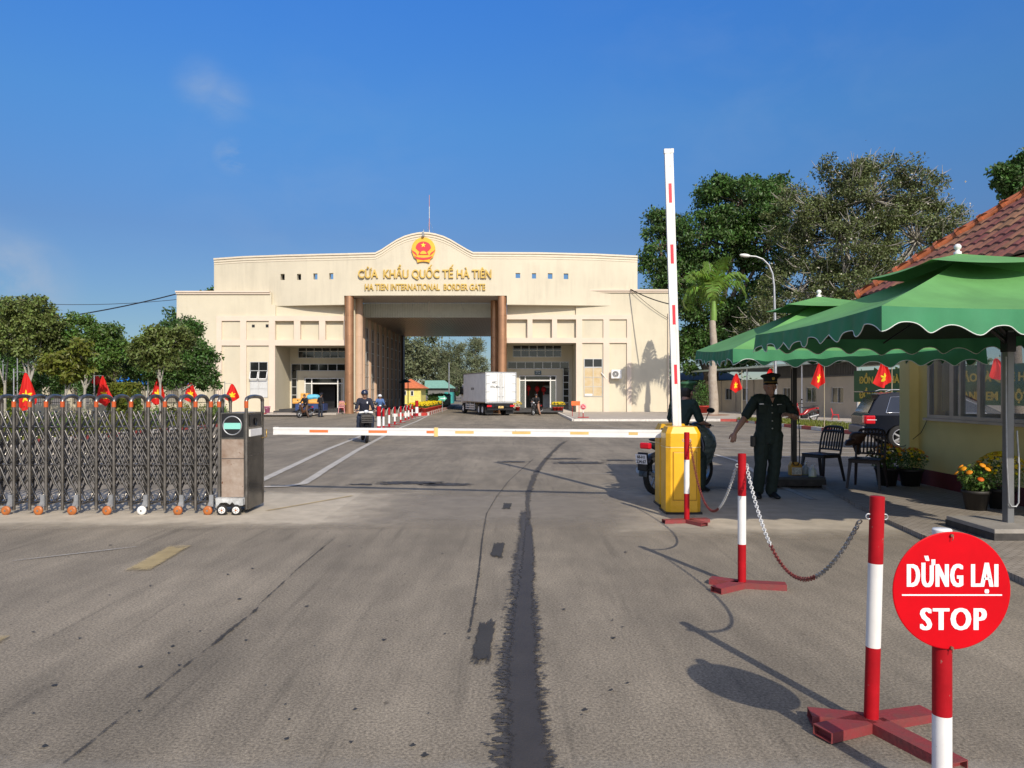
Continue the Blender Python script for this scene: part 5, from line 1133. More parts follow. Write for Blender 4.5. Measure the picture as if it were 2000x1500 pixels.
# hip roof with rows of tiles
ex0, ex1, ey0, ey1, ze, pit = 5.9, 11.0, 6.6, 12.6, 3.08, .77; hw = (ex1-ex0)/2
def roofz(x, y): return ze+pit*min(x-ex0, ex1-x, y-ey0, ey1-y)
b = MB().use(tile); rows = 13; rw = hw/rows
def tilepiece(ax, u0, u1, r, inv):     # course r, tile between u0 and u1 along the eave
    d0, d1 = r*rw, (r+1)*rw*1.0+.03
    h0, h1 = ze+pit*d0+.035, ze+pit*d1+.012
    P_ = []
    for k in range(5):
        u = u0+(u1-u0)*k/4; wv = .028*sin(pi*k/4)
        for d, h in ((d0, h0), (d1, h1)): P_.append((u, d, h+wv))
    def tr_(u, d, h):
        if ax == 'L': return (ex0+d, u, h)
        if ax == 'R': return (ex1-d, u, h)
        if ax == 'F': return (u, ey1-d, h)
        return (u, ey0+d, h)
    vs = [tr_(*p) for p in P_]; n = len(vs); low = [tr_(P_[0][0], d0, h0-.04), tr_(P_[8][0], d0, h0-.04)]
    b.add(vs+low, [(0, 2, 3, 1), (2, 4, 5, 3), (4, 6, 7, 5), (6, 8, 9, 7), (n, n+1, 8, 6, 4, 2, 0)])
tw = .21
for ax, (lo, hi) in (('L', (ey0, ey1)), ('R', (ey0, ey1)), ('F', (ex0, ex1)), ('N', (ex0, ex1))):
    for r in range(rows):
        m_ = r*rw; u = lo+m_
        while u < hi-m_-.02: tilepiece(ax, u, min(u+tw, hi-m_), r, 0); u += tw
b.build('roof', None, K)
b = MB().use(ridge)
def ridgeline(p0, p1):
    p0, p1 = Vector(p0), Vector(p1); n = max(2, int((p1-p0).length/.34))
    for k in range(n):
        q0, q1 = p0.lerp(p1, k/n), p0.lerp(p1, (k+1.12)/n); b.tube([q0, q1], [.078, .062], 10); b.tube([q0-(q1-q0)*.04, q0+(q1-q0)*.12], .092, 10)
yr0, yr1 = ey0+hw, ey1-hw; zr = ze+pit*hw+.06
ridgeline((ex0, ey1, ze+.05), (ex0+hw, yr1, zr)); ridgeline((ex1, ey1, ze+.05), (ex0+hw, yr1, zr)); ridgeline((ex0, ey0, ze+.05), (ex0+hw, yr0, zr)); ridgeline((ex1, ey0, ze+.05), (ex0+hw, yr0, zr)); ridgeline((ex0+hw, yr0, zr), (ex0+hw, yr1, zr))
b.build('ridge_tile', None, K)
b = MB().use(ridge); b.box(ex0, ex1, ey1-.02, ey1, ze-.08, ze+.02); b.box(ex0, ex0+.02, ey0, ey1-.02, ze-.08, ze+.02); b.build('eaves_board', None, K)
# ================================================================ flower pots
def flowerpot(label, loc, rp, hp, rf, potm, cols, nfl, fs, grp, nleaf=420, nm='flower_pot', hf=None, cat='potted flowers', hs=1.0):
    T = thing(nm, label, cat, loc, 0, grp); b = MB().use(potm); b.lathe([(.001, 0), (rp*.75, 0), (rp, hp*.85), (rp*1.08, hp*.85), (rp*1.08, hp), (rp*.95, hp), (rp*.9, hp*.9), (.001, hp*.9)], n=16); b.build('pot', None, T, world=False)
    hf = hf or rf*1.2; Q = in_ell(nleaf, (0, 0, hp+hf*.45*hs), (rf, rf, hf*.6*hs), .1); V, F = leaves(Q, fs*1.5, fs*.7, 0); mesh_np('foliage', V, F, leafA, T)
    for ci, m in enumerate(cols):
        b = MB().use(m)
        for k in range(nfl//len(cols)):
            a = random.random()*2*pi; el = random.uniform(.05, 1.45); r = 1.05; c = Vector((rf*r*cos(a)*cos(el), rf*r*sin(a)*cos(el), hp+hf*.45*hs+hf*.62*hs*r*sin(el))); M = Matrix.Translation(c) @ Vector((cos(a)*.6, sin(a)*.6, .8)).to_track_quat('Z', 'Y').to_matrix().to_4x4()
            b.lathe([(.001, -.3*fs), (fs*.75, -.1*fs), (fs, .12*fs), (fs*.72, .36*fs), (.001, .46*fs)], n=9, M=M)
        b.build('blossoms', None, T, world=False)
    return T
flowerpot('potted orange marigolds in a dark pot against the kiosk corner', (5.78, 11.4, .05), .17, .28, .26, potdark, [flO, flY], 40, .034, None, nleaf=1000)
flowerpot('dark potted yellow flowers next to the kiosk corner pilaster', (6.12, 11.35, .05), .17, .26, .24, potdark, [flY, flO], 60, .024, None, nleaf=1000)
flowerpot('potted yellow chrysanthemums by the kiosk wall next to the near parasol pole', (6.05, 9.15, .05), .16, .25, .27, potdark, [flY], 170, .022, None, hs=1.25, nleaf=1100)
flowerpot('orange marigolds in a black pot left of the yellow chrysanthemums', (5.68, 9.05, .05), .15, .24, .20, potdark, [flO], 14, .040, None, hs=1.3, nleaf=800)
# ================================================================ plastic chairs
def chair(label, x, y, z, rz, m, s=1.0, grp=None, slats=7):
    T = thing('plastic_chair', label, 'chair', (x, y, z), rz, grp); T.scale = (s, s, s)
    b = MB().use(m); b.rbox((0, 0, .43), (.22, .21, .014), .012); b.box(-.2, .2, -.21, -.195, .38, .42); b.box(-.2, .2, .18, .195, .38, .42); b.box(-.215, -.2, -.2, .19, .38, .42); b.box(.2, .215, -.2, .19, .38, .42); b.build('seat', None, T, world=False)
    for sx, sy in ((-1, -1), (1, -1), (-1, 1), (1, 1)):
        b = MB().use(m); x0, y0 = sx*.19, sy*.18; x1, y1 = sx*.225, sy*.235 if sy < 0 else .27
        vs = [(x0-.022, y0-.018, .42), (x0+.022, y0-.018, .42), (x0+.022, y0+.018, .42), (x0-.022, y0+.018, .42), (x1-.015, y1-.013, 0), (x1+.015, y1-.013, 0), (x1+.015, y1+.013, 0), (x1-.015, y1+.013, 0)]
        b.add(vs, [(0, 1, 2, 3), (7, 6, 5, 4), (0, 4, 5, 1), (1, 5, 6, 2), (2, 6, 7, 3), (3, 7, 4, 0)]); b.build('leg', None, T, world=False)
    b = MB().use(m); yb0, yb1 = .195, .30
    def bk(u, z): return (u, yb0+(yb1-yb0)*((z-.42)/.44)**1.2+.02*(1-(u/.22)**2), z)
    for sx in (-1, 1): b.tube([bk(sx*.20, .42), bk(sx*.205, .6), bk(sx*.20, .76), bk(sx*.17, .85)], .017, 8)
    b.tube([bk(-.17, .85), bk(-.08, .87), bk(.08, .87), bk(.17, .85)], .02, 8); b.tube([bk(-.2, .50), bk(0, .50), bk(.2, .50)], .015, 8)
    for k in range(slats): u = -.15+.30*k/(slats-1); b.tube([bk(u, .50), bk(u, .68), bk(u*.95, .86)], .0145, 6)
    b.tube([bk(-.19, .79), bk(0, .80), bk(.19, .79)], .02, 8)
    b.build('backrest', None, T, world=False); return T
brownp = mat('dark_brown_plastic', (.028, .018, .016), .4, var=.1)
chair('dark brown slatted plastic chair nearer the far parasol slab', 5.02, 12.0, .05, radians(-62), brownp, 1.0, 'dark plastic chairs')
chair('dark brown slatted plastic chair with a cap hung on it, nearer the kiosk', 5.33, 11.1, .05, radians(-38), brownp, 1.0, 'dark plastic chairs')
redpl = mat('red_plastic', (.5, .02, .03), .4)
# hanging brown cap and bag
b = Blob(); b.hull(((5.33, 11.38, .83), (.13, .10, .05)), ((5.30, 11.42, .72), (.11, .09, .05))); b.hull(((5.20, 11.36, .74), (.08, .07, .02)), ((5.14, 11.3, .68), (.06, .05, .015))); b.hull(((5.33, 11.45, .68), (.06, .05, .08)), ((5.36, 11.45, .55), (.05, .04, .04)))
tag(b.build('cap', mat('brown_leather', (.07, .035, .022), .5), None, .012), 'brown cap hung on the back of the kiosk side chair', 'cap')
# ================================================================ flags
def flag(label, px_pole, D_, zt, px_arm, w_, h, seed, pole_m=galv, zb=None, grp='national flags on the left verge', star_=True, arm=True, hem=0, bamboo=False):
    x = X(px_pole, D_); zb = gz(D_)+.1 if zb is None else zb; T = thing('flag', label, 'flag', (x, D_, zb), 0, grp); H_ = zt-zb; dx = X(px_arm, D_)-x
    b = MB().use(pole_m); b.cyl((0, 0, 0), (0, 0, H_), .03 if not bamboo else .022, .025 if not bamboo else .014, n=8)
    if arm: b.tube([(0, 0, H_-.15), (dx*.5, 0, H_-.13), (dx, 0, H_-.15)], .012, 5)
    b.build('pole', None, T, world=False); rn = random.Random(seed); n = 22; m = 14; ph = rn.random()*6; V = []
    def pt(u, v):    # gathered at the top corner, spreading downward
        wv = w_*1.25*(.08+.92*v**.7)*(1-.25*max(0, v-.8)*u*4*.5); xx = dx+(u-.42)*wv+.04*sin(3*v+ph); yy = -.02+.10*v*sin(u*9+ph)+.03*sin(u*17+v*3); zz = H_-.17-h*v*(1-.22*abs(u-.45)*2*v)-hem*(u-.5); return (xx, yy, zz)
    for i in range(n+1):
        for j in range(m+1): V.append(pt(j/m, i/n))
    F = [(i*(m+1)+j, i*(m+1)+j+1, (i+1)*(m+1)+j+1, (i+1)*(m+1)+j) for i in range(n) for j in range(m)]
    b = MB().use(redflag); b.add(V, F, True); c = b.build('cloth', None, T, world=False)
    if star_:
        b = MB().use(yelstar); cu, cv, R_ = .5, .62, .27; P_ = [pt(cu, cv)]
        for k in range(40):
            a = 2*pi*k/40; q = (a*5/(2*pi)) % 1; r = 1-.62*(1-abs(2*q-1)); P_.append(pt(min(1, max(0, cu+R_*r*sin(a)*1.0)), min(1, cv-R_*.72*r*cos(a))))
        P2 = [(p[0], p[1]-.012, p[2]) for p in P_]; b.add(P2, [(0, k, k % 40+1) for k in range(1, 41)]); b.build('star', None, c, world=False)
    return T
flag('large red flag with yellow star nearest, at the far left over the gate', 27, 29.5, Z(720, 29.5), 49, .78, 1.55, 1)
flag('red flag with star second from the left on a grey pole', 184, 34, Z(728, 34), 203, .65, 1.4, 5, hem=.1)
flag('red flag with star hanging right of the blue roof', 289, 38, Z(729, 38), 307, .72, 1.5, 3)
flag('narrow red flag in front of the dark tree left of the building', 361, 46, Z(739, 46), 372, .75, 1.35, 9)
flag('red flag with star nearest the motor head of the folding gate', 439, 52, Z(745, 52), 452, .95, 1.3, 4)
flag('narrow plain red banner tip above the second left flag', 185, 40, Z(717, 40), 187, .38, .85, 6, star_=False, arm=False, grp=None)
bam = mat('bamboo_pole', (.35, .30, .2), .6)
G3 = 'national flags on the right verge'
flag('small red flag left of the standing officer', 1449, 37, Z(723, 37), 1437, .50, .98, 11, bam, -.1, G3, bamboo=True)
flag('small red flag directly behind the officer cap', 1510, 33, Z(713, 33), 1503, .45, .80, 12, bam, -.07, G3, bamboo=True)
flag('red flag with large star right of the black parasol pole', 1610, 31, Z(700, 31), 1598, .45, 1.12, 13, bam, -.05, G3, bamboo=True)
flag('red flag hanging in front of the green slogan board', 1742, 27, Z(697, 27), 1722, .55, .98, 14, bam, -.02, G3, bamboo=True)
flag('red flag seen through the kiosk window', 1962, 24, Z(690, 24), 1945, .55, .7, 15, bam, 0, G3, star_=False, bamboo=True)
# ================================================================ low building, board, lamp at the right
LB = thing('office_building', 'long low beige office building with small dark windows and metal canopy at the right', 'building', (19, 54, -.2))
bw_ = mat('beige_plaster', (.46, .39, .29), .85, var=.08, scale=1)
A0, A1 = Vector((20.3, 43.5, 0)), Vector((17.8, 66, 0)); tdir = (A1-A0).normalized(); ndir = Vector((-tdir.y, tdir.x, 0))   # ndir points to the road
if ndir.x > 0: ndir = -ndir
def pxs(px):                                             # distance along the wall under a bearing
    k = (px-1000)/FPX; return (k*A0.y-A0.x)/(tdir.x-k*tdir.y)
ML = Matrix(((tdir.x, -ndir.x, 0, A0.x), (tdir.y, -ndir.y, 0, A0.y), (0, 0, 1, 0), (0, 0, 0, 1)))  # local: x along wall, y into building
Ltot = 24; zb = -.25; wins = [(1416, 1429), (1449, 1461), (1529, 1543), (1574, 1594), (1623, 1647)]
b = MB().use(bw_); ws = sorted([(pxs(c), pxs(a)) for a, c in wins]); pos = 0; zw0, zw1 = .75, 1.75
for a, c in ws: b.box(pos, a, 0, .25, zb, 2.4, ML); b.box(a, c, 0, .25, zb, zw0, ML); b.box(a, c, 0, .25, zw1, 2.4, ML); pos = c
b.box(pos, Ltot, 0, .25, zb, 2.4, ML); b.box(0, .25, .25, 6, zb, 2.4, ML); b.box(.25, Ltot, 5.75, 6, zb, 2.4, ML); b.build('wall', None, LB)
for a, c in ws:
    f = MB().use(alu); f.box(a, a+.06, .05, .11, zw0, zw1, ML); f.box(c-.06, c, .05, .11, zw0, zw1, ML); f.box(a, c, .05, .11, zw1-.05, zw1, ML); f.box(a, c, -.04, .11, zw0, zw0+.05, ML); f.box((a+c)/2-.02, (a+c)/2+.02, .05, .11, zw0, zw1, ML)
    w_ = f.build('window', None, LB); MB().use(darkglass).box(a, c, .08, .09, zw0, zw1, ML).build('pane', None, w_)
b = MB().use(bw_)
for px in (1409, 1437, 1472): s = pxs(px); MB().use(bw_).box(s-.12, s+.12, -.10, -.002, zb, 2.4, ML).build('pilaster', None, LB)
MB().use(bw_).box(-.05, .15, -.12, -.002, zb, 2.4, ML).build('pilaster', None, LB)
b = MB().use(mat('dark_metal_siding', (.075, .075, .078), .6, .3)); n = 60
for i in range(n): b.box(11*i/n, 11*(i+.75)/n, .02, .06, 2.4, 3.25, ML); b.box(11*(i+.75)/n, 11*(i+1)/n, .05, .08, 2.4, 3.25, ML)
b.box(0, 11, -.04, .05, 2.40, 2.5, ML); b.build('siding', None, LB)
b = MB().use(mat('pale_green_sheet', (.55, .66, .60), .5, .2)); b.box(-.6, 24, -1.3, 6.5, 3.27, 3.33, ML); 
b.box(-.6, 24, -1.35, -1.3, 3.2, 3.34, ML); b.build('canopy_roof', None, LB)
b = MB().use(galv); b.cyl(ML @ Vector((-.12, -.05, zb)), ML @ Vector((-.12, -.05, 3.2)), .06); b.build('downpipe', None, LB)
for s in (4.2, 12.5):
    MB().use(whitep).cyl(ML @ Vector((s, -1.2, zb)), ML @ Vector((s, -1.2, 3.25)), .045, n=10).build('post', None, LB)
# dark green hut in the gap
H_ = thing('guard_hut', 'dark green hut with hipped grey roof beyond the palm trunk', 'building', (20, 72, -.3)); x0, x1 = X(1318, 70), X(1437, 70)
b = MB().use(mat('dark_green_wall', (.02, .05, .045), .7)); b.box(x0, x1, 70, 76, -.3, Z(752, 70)+.35); b.build('wall', None, H_)
b = MB().use(mat('grey_sheet_roof', (.055, .065, .062), .6, var=.2, scale=2)); zt, zl = Z(723, 72), Z(742, 69.5); xm0, xm1 = X(1355, 72), X(1415, 72); vs = [(x0-.5, 69.4, zl), (x1+.5, 69.4, zl), (x1+.5, 76.5, zl), (x0-.5, 76.5, zl), (xm0, 73, zt+.1), (xm1, 73, zt+.1)]; b.add(vs, [(0, 1, 5, 4), (1, 2, 5), (2, 3, 4, 5), (3, 0, 4), (0, 3, 2, 1)]); b.build('roof', None, H_)
b = MB().use(mat('grey_plinth_wall', (.20, .19, .17), .8)); b.box(x0+1.5, x1+1.5, 69.3, 69.6, -.3, Z(752, 69.3)); b.build('front_wall', None, H_)
# wheel, chair, pot by the low building
chair('small red plastic chair by the low beige building', X(1632, 42.5), 42.5, -.17, radians(60), redpl, .78)
chair('pink plastic chair by the left copper column', X(667, 58.5), 58.5, -.21, radians(10), mat('pink_plastic', (.6, .25, .25), .5), 1.05)
PL = thing('potted_plant', 'bushy green plant in a red pot left of the palm trunk', 'potted plant', (X(1373, 57), 57, -.2)); b = MB().use(potred); b.lathe([(.001, 0), (.3, 0), (.5, .5), (.55, .5), (.55, .58), (.001, .55)], n=18); b.build('pot', None, PL, world=False)
Q = in_ell(60, (0, 0, 1.45), (.75, .6, .9), .1); Q = np.repeat(Q, 18, 0)+RNG.normal(size=(1080, 3))*.12; V, F = leaves(Q, .2, .08, 0); mesh_np('foliage', V, F, leafB, PL)
# slogan board
SB = thing('slogan_board', 'long green slogan board with yellow capital letters behind the car', 'board', (19.4, 33, -.1))
q0, q1 = Vector((18.5, 40, 0)), Vector((20.35, 26.8, 0)); td = (q1-q0).normalized(); nd = Vector((-td.y, td.x, 0)); nd = nd if nd.x < 0 else -nd; Lb = (q1-q0).length
MS = Matrix(((td.x, -nd.x, 0, q0.x), (td.y, -nd.y, 0, q0.y), (0, 0, 1, 0), (0, 0, 0, 1)))
b = MB().use(mat('board_green', (.018, .085, .022), .6, var=.05)); b.box(0, Lb, 0, .06, .92, 2.6, MS); b.build('panel', None, SB)
MO = Matrix.Translation(-SB.location)
for s, a, zc, cp in (('ĐỒN LÀ NHÀ, BIÊN GIỚI, HẢI ĐẢO LÀ QUÊ HƯƠNG', .45, 1.90, .36), ('ĐỒNG BÀO CÁC DÂN TỘC LÀ ANH EM RUỘT THỊT', .5, 1.12, .36)):
    text(s, Lb-1.0, cp, .02, .03, mat('board_yellow', (.55, .38, .05), .6), parent=SB, M=MO @ MS @ Matrix.Translation((Lb/2, -.005, zc)))
for k in range(6): b = MB().use(galv); b.box(.5+k*2.5, .56+k*2.5, .065, .12, -.25, 2.3, MS); b.build('post', None, SB)
# street lamp
SL = thing('street_lamp', 'tall grey street lamp with curved arm beside the palm', 'street lamp', (X(1515, 42), 42, -.2))
b = MB().use(galv); D_ = 42; px_ = [(1515, 812), (1514, 640), (1512, 560), (1509, 535), (1502, 518), (1490, 506), (1476, 501), (1462, 500)]; b.tube([(X(p, D_), D_, Z(q, D_) if q < 800 else -.3) for p, q in px_], [.10, .075, .06, .055, .05, .045, .045, .045], 10); b.build('pole', None, SL)
b = MB().use(whitep); M = Matrix.Translation((X(1455, D_), D_, Z(499, D_))) @ Matrix.Rotation(radians(6), 4, 'Y'); b.ell((0, 0, 0), (.32, .13, .10), 14, 8, M); b.build('lamp_head', None, SL)
# ================================================================ beyond the gate and left background
def hut(name, label, px0, px1, D_, pe, pr_, depth, wallm, roofm, zb=-.33, over=.5, wins_=(), pts=None):
    T = thing(name, label, 'building', ((X(px0, D_)+X(px1, D_))/2, D_+depth/2, zb)); x0, x1 = X(px0, D_), X(px1, D_); zl, zt = Z(pe, D_), Z(pr_, D_+depth/2)
    b = MB().use(wallm); b.box(x0, x1, D_, D_+depth, zb, zl); b.build('wall', None, T); b = MB().use(roofm); w_ = x1-x0; ins = min(w_*.42, depth/2)
    vs = [(x0-over, D_-over, zl-.1), (x1+over, D_-over, zl-.1), (x1+over, D_+depth+over, zl-.1), (x0-over, D_+depth+over, zl-.1), (x0+ins, D_+depth/2, zt), (x1-ins, D_+depth/2, zt)]
    if pts: vs[4] = (X(pts[0], D_+depth/2), D_+depth/2, zt); vs[5] = (X(pts[1], D_+depth/2), D_+depth/2, zt)
    b.add(vs, [(0, 1, 5, 4), (1, 2, 5), (2, 3, 4, 5), (3, 0, 4), (0, 3, 2, 1)]); b.build('roof', None, T)
    for a, c, t_, u_ in wins_:
        f = MB().use(whitep); f.box(X(a, D_), X(c, D_), D_-.06, D_-.003, Z(u_, D_), Z(t_, D_)); w2_ = f.build('window', None, T); MB().use(darkglass).box(X(a+1, D_), X(c-1, D_), D_-.08, D_-.061, Z(u_-1, D_), Z(t_+1, D_)).build('pane', None, w2_)
    return T
hut('yellow_house', 'small yellow house with orange hipped roof seen through the passage', 781, 822, 106, 757, 740, 6, mat('bright_yellow_wall', (.75, .65, .18), .8), mat('orange_roof', (.62, .17, .06), .7, var=.15, scale=3), wins_=((788, 794, 763, 772), (802, 808, 763, 773)), pts=(801, 803))
hut('green_shed', 'grey shed with pale green metal roof seen through the passage', 836, 878, 114, 757, 743, 8, mat('grey_wall', (.16, .16, .15), .8), mat('green_metal_roof', (.22, .42, .32), .6), pts=(830, 868))
b = MB().use(mat('teal_tarp', (.03, .30, .28), .7)); b.box(X(868, 109), X(884, 109), 109, 112, -.3, Z(766, 109)); tag(b.build('tarp_stall', None), 'teal tarpaulin stall beside the green roofed shed', 'stall')
hut('blue_roof_shed', 'long shed with bright blue metal roof behind the left trees', 188, 330, 58, 748, 714, 8, mat('pale_wall', (.45, .42, .33), .8), mat('blue_metal_roof', (.02, .17, .55), .5, var=.05), -.3, pts=(170, 340))
T = thing('boundary_wall', 'cream boundary wall with pillars and dark railings behind the left trees', 'wall', (X(200, 54), 54, -.2)); b = MB().use(mat('wall_cream_dirty', (.50, .45, .33), .85, var=.15, scale=1))
b.box(X(-150, 54), X(425, 54), 54, 54.2, -.3, Z(790, 54))
for k in range(13): x = X(-140+k*46, 54); b.box(x-.22, x+.22, 53.9, 54.3, -.3, Z(755, 54))
b.build('wall', None, T); b = MB().use(blackm)
for k in range(150): x = X(-140, 54)+k*.145; b.box(x, x+.02, 54.08, 54.1, Z(790, 54), Z(760, 54))
for z in (762, 786): b.box(X(-140, 54), X(425, 54), 54.07, 54.11, Z(z, 54)-.02, Z(z, 54)+.02)
b.build('railing', None, T)
b = MB().use(mat('blue_white_tarp', (.03, .16, .50), .6, var=.3, scale=1.5, col2=(.5, .6, .7))); D_ = 44; 
vs = [(X(0, D_), D_, Z(690, D_)), (X(38, D_), D_, Z(688, D_)), (X(45, D_), D_+2.5, Z(676, D_)), (X(5, D_), D_+2.5, Z(670, D_)), (X(0, D_), D_, Z(693, D_)), (X(38, D_), D_, Z(691, D_)), (X(45, D_), D_+2.5, Z(679, D_)), (X(5, D_), D_+2.5, Z(673, D_))]
b.add(vs, [(0, 1, 2, 3), (7, 6, 5, 4), (0, 4, 5, 1), (1, 5, 6, 2), (2, 6, 7, 3), (3, 7, 4, 0)]); b.use(galv); b.cyl((X(6, D_), D_, -.2), (X(6, D_), D_, Z(690, D_)), .03); b.cyl((X(34, D_), D_, -.2), (X(34, D_), D_, Z(689, D_)), .03)
tag(b.build('awning', None), 'blue and white awning glimpsed through the far left tree', 'awning')
b = MB().use(galv); D_ = 100; b.cyl((X(877, D_), D_, -.3), (X(877, D_), D_, Z(708, D_)), .1, .07, 8); tag(b.build('lamp_post', None), 'thin grey post between the trees beyond the passage', 'post')
# dark parasol-like post in front of the yellow house
b = MB().use(blackm); D_ = 82; b.cyl((X(797, D_), D_, -.3), (X(797, D_), D_, Z(742, D_)), .05); b.cyl((X(788, D_), D_, -.3), (X(788, D_), D_, Z(745, D_)), .05); b.use(mat('dark_green_cover', (.02, .06, .05), .7)).add([(X(781, D_), D_-1, Z(748, D_)), (X(801, D_), D_-1, Z(746, D_)), (X(801, D_), D_+1.5, Z(746, D_)), (X(781, D_), D_+1.5, Z(748, D_)), (X(790, D_), D_, Z(740, D_))], [(0, 1, 4), (1, 2, 4), (2, 3, 4), (3, 0, 4), (3, 2, 1, 0)])
tag(b.build('shade_canopy', None), 'dark green shade canopy on thin posts before the yellow house', 'canopy')
# ================================================================ bollards, median, flowers
def bollard(label, px, py, h, r, big=False, loop=True, grp='red and white lane posts'):
    x, y, z = G(px, py); T = thing('lane_post', label, 'lane post', (x, y, z), 0, grp); b = MB()
    fr = (0, .2, .62, 1.0) if not big else (0, .22, .60, 1.0); b.use(redp); 
    for k, m in enumerate((redp, whitep, redp)): b.use(m).cyl((0, 0, h*fr[k]), (0, 0, h*fr[k+1]), r, n=14, caps=(k == 2))
    b.build('post', None, T, world=False); b = MB().use(redworn)
    if big: b.lathe([(r*1.6, 0), (r*1.6, .04), (r, .06)], n=14)
    else: b.box(-.28, .28, -.03, .03, 0, .04); b.box(-.03, .03, -.28, .28, 0, .04)
    b.build('foot', None, T, world=False)
    if loop: b = MB().use(kwh); b.tube([(-r, -.01, h*.97), (-.12, -.02, h*.8), (-.15, -.02, h*.62)], .014, 5); b.build('strap', None, T, world=False)
    return T
bollard('thick red and white bollard nearest the barrier at the end of the post row', 740, 843, 1.05, .085, True, False)
D0 = [(749, 840, .94), (760, 834.5, .94), (771, 830, .95), (782.5, 826, .95), (792, 822, .95), (798, 819.5, .95), (805, 817, .98)]
nm_ = ['slim red and white lane post next to the thick bollard', 'second slim lane post counted from the thick bollard', 'third slim lane post counted from the thick bollard', 'fourth slim lane post counted from the thick bollard', 'fifth slim lane post counted from the thick bollard', 'sixth slim lane post counted from the thick bollard', 'slim lane post beside the thick far bollard']
for (px, py, h), nn in zip(D0, nm_): bollard(nn, px, py, h, .048)
bollard('thick red and white bollard at the far end of the post row by the flowers', 814, 813.5, 1.15, .12, True, False)
xk0, yk0, _ = G(840, 811.5)
kerb('kerb', [(-8.1, 55.4), (-6.35, 55.6), (-6.75, 88)], seg=.9, h=.22)
slab('median', -8.0, -6.5, 55.9, 92, -.4, -.13, pavem)
b = MB()
for k in range(6): b.use(potred if k % 2 else kwh).box(-8.6+k*.38, -8.25+k*.38, 53.2+k*.33, 53.5+k*.33, -.33, -.12)
tag(b.build('kerb_blocks', None), 'low red and white painted kerb blocks at the foot of the far bollard', 'kerb blocks')
i = 0; pots = None
for row, yy in enumerate((56.6, 57.6, 58.8, 60.2, 62, 64, 66.5, 69.5)):
    for j in range(3):
        loc = (-7.75+j*.52-row*.012, yy+random.uniform(-.15, .15), -.13)
        if pots is None: pots = flowerpot('x', loc, .19, .3, .32, potred, [flY], 46, .055, 'potted yellow flowers on the median', nleaf=200); pots['label'] = 'red pot of yellow chrysanthemums in the rows on the median'
        else: dup(pots, loc, random.random()*6)
sh = hedge('hedge', 'dark green shrubs on the median beyond the yellow flowers', -8.2, -6.9, 72, 84, -.13, 1.1, leafB, 3800)
G4 = 'red flower pots at the right entrance'
for k, px in enumerate((1083, 1090, 1096)): dup(pots, (X(px, 59.5), 59.5, -.06), k, ('red flower pot standing leftmost right of the right glass door', 'middle red flower pot right of the right glass door', 'red flower pot nearest the ramp right of the right glass door')[k], G4, .95)
dup(pots, (X(1011, 59.5), 59.5, -.06), 2, 'red flower pot half hidden behind the truck at the right entrance', G4, 1.0)
dup(pots, (X(664, 59.5), 60.2, -.06), 2, 'flower pot behind the pink chair by the left copper column', None, .9)
# arrow sign
T = thing('arrow_sign', 'small green arrow sign pointing right above the yellow flowers', 'sign', (X(864, 57), 57, -.13)); b = MB().use(mat('arrow_green', (.10, .42, .28), .5)); D_ = 57; xs_, zz_ = X(864, D_)-X(864, D_), Z(778, D_)+.13
b.prism([(-.34, zz_-.16), (.1, zz_-.16), (.1, zz_-.26), (.36, zz_), (.1, zz_+.26), (.1, zz_+.16), (-.34, zz_+.16), (-.24, zz_)], -.02, .02); b.build('panel', None, T, world=False); b = MB().use(galv); b.cyl((0, .04, 0), (0, .04, zz_+.1), .02); b.build('post', None, T, world=False)
b = MB().use(signwhite); b.prism([(-.15, zz_-.02), (.12, zz_-.02), (.12, zz_-.09), (.25, zz_), (.12, zz_+.09), (.12, zz_+.02), (-.15, zz_+.02)], -.026, -.021); b.build('arrow', None, T, world=False)
# orange board and small stop sign by the right entrance
D_ = 50; T = thing('orange_sign', 'blank orange board on two thin legs before the right entrance ramp', 'sign', (X(1124.5, D_), D_, -.2)); b = MB().use(mat('orange_board', (.85, .15, .03), .5)); b.box(X(1116, D_)-X(1124.5, D_), X(1133, D_)-X(1124.5, D_), -.01, .01, Z(792, D_)+.2, Z(783.5, D_)+.2); b.build('panel', None, T, world=False)
b = MB().use(redp)
for px in (1118, 1131): x = X(px, D_)-X(1124.5, D_); b.cyl((x, .02, 0), (x, .02, Z(784, D_)+.2), .018)
b.build('leg', None, T, world=False)
D_ = 47.5; T = thing('small_stop_sign', 'small round red and white sign on a stand before the right wall', 'sign', (X(1139, D_), D_, -.2)); zc = Z(794.5, D_)+.2; b = MB().use(signred); b.lathe([(.001, -.01), (.2, -.01), (.2, .01), (.001, .01)], (0, 0, zc), 28, 'Y'); b.build('disc', None, T, world=False)
b = MB().use(signwhite); b.lathe([(.165, -.013), (.185, -.013), (.185, -.0105)], (0, 0, zc), 28, 'Y'); b.build('ring', None, T, world=False)
text('DỪNG LẠI', .24, .06, .002, .02, signwhite, parent=T, M=Matrix.Translation((0, -.012, zc+.02))); text('STOP', .2, .06, .002, .02, signwhite, parent=T, M=Matrix.Translation((0, -.012, zc-.085)))
b = MB(); b.use(whitep).cyl((0, .03, .3), (0, .03, zc), .03); b.use(redp).cyl((0, .03, .03), (0, .03, .3), .03); b.build('post', None, T, world=False); b = MB().use(redp); b.box(-.35, .35, -.04, .04, 0, .05); b.box(-.04, .04, -.3, .3, 0, .05); b.build('foot', None, T, world=False)
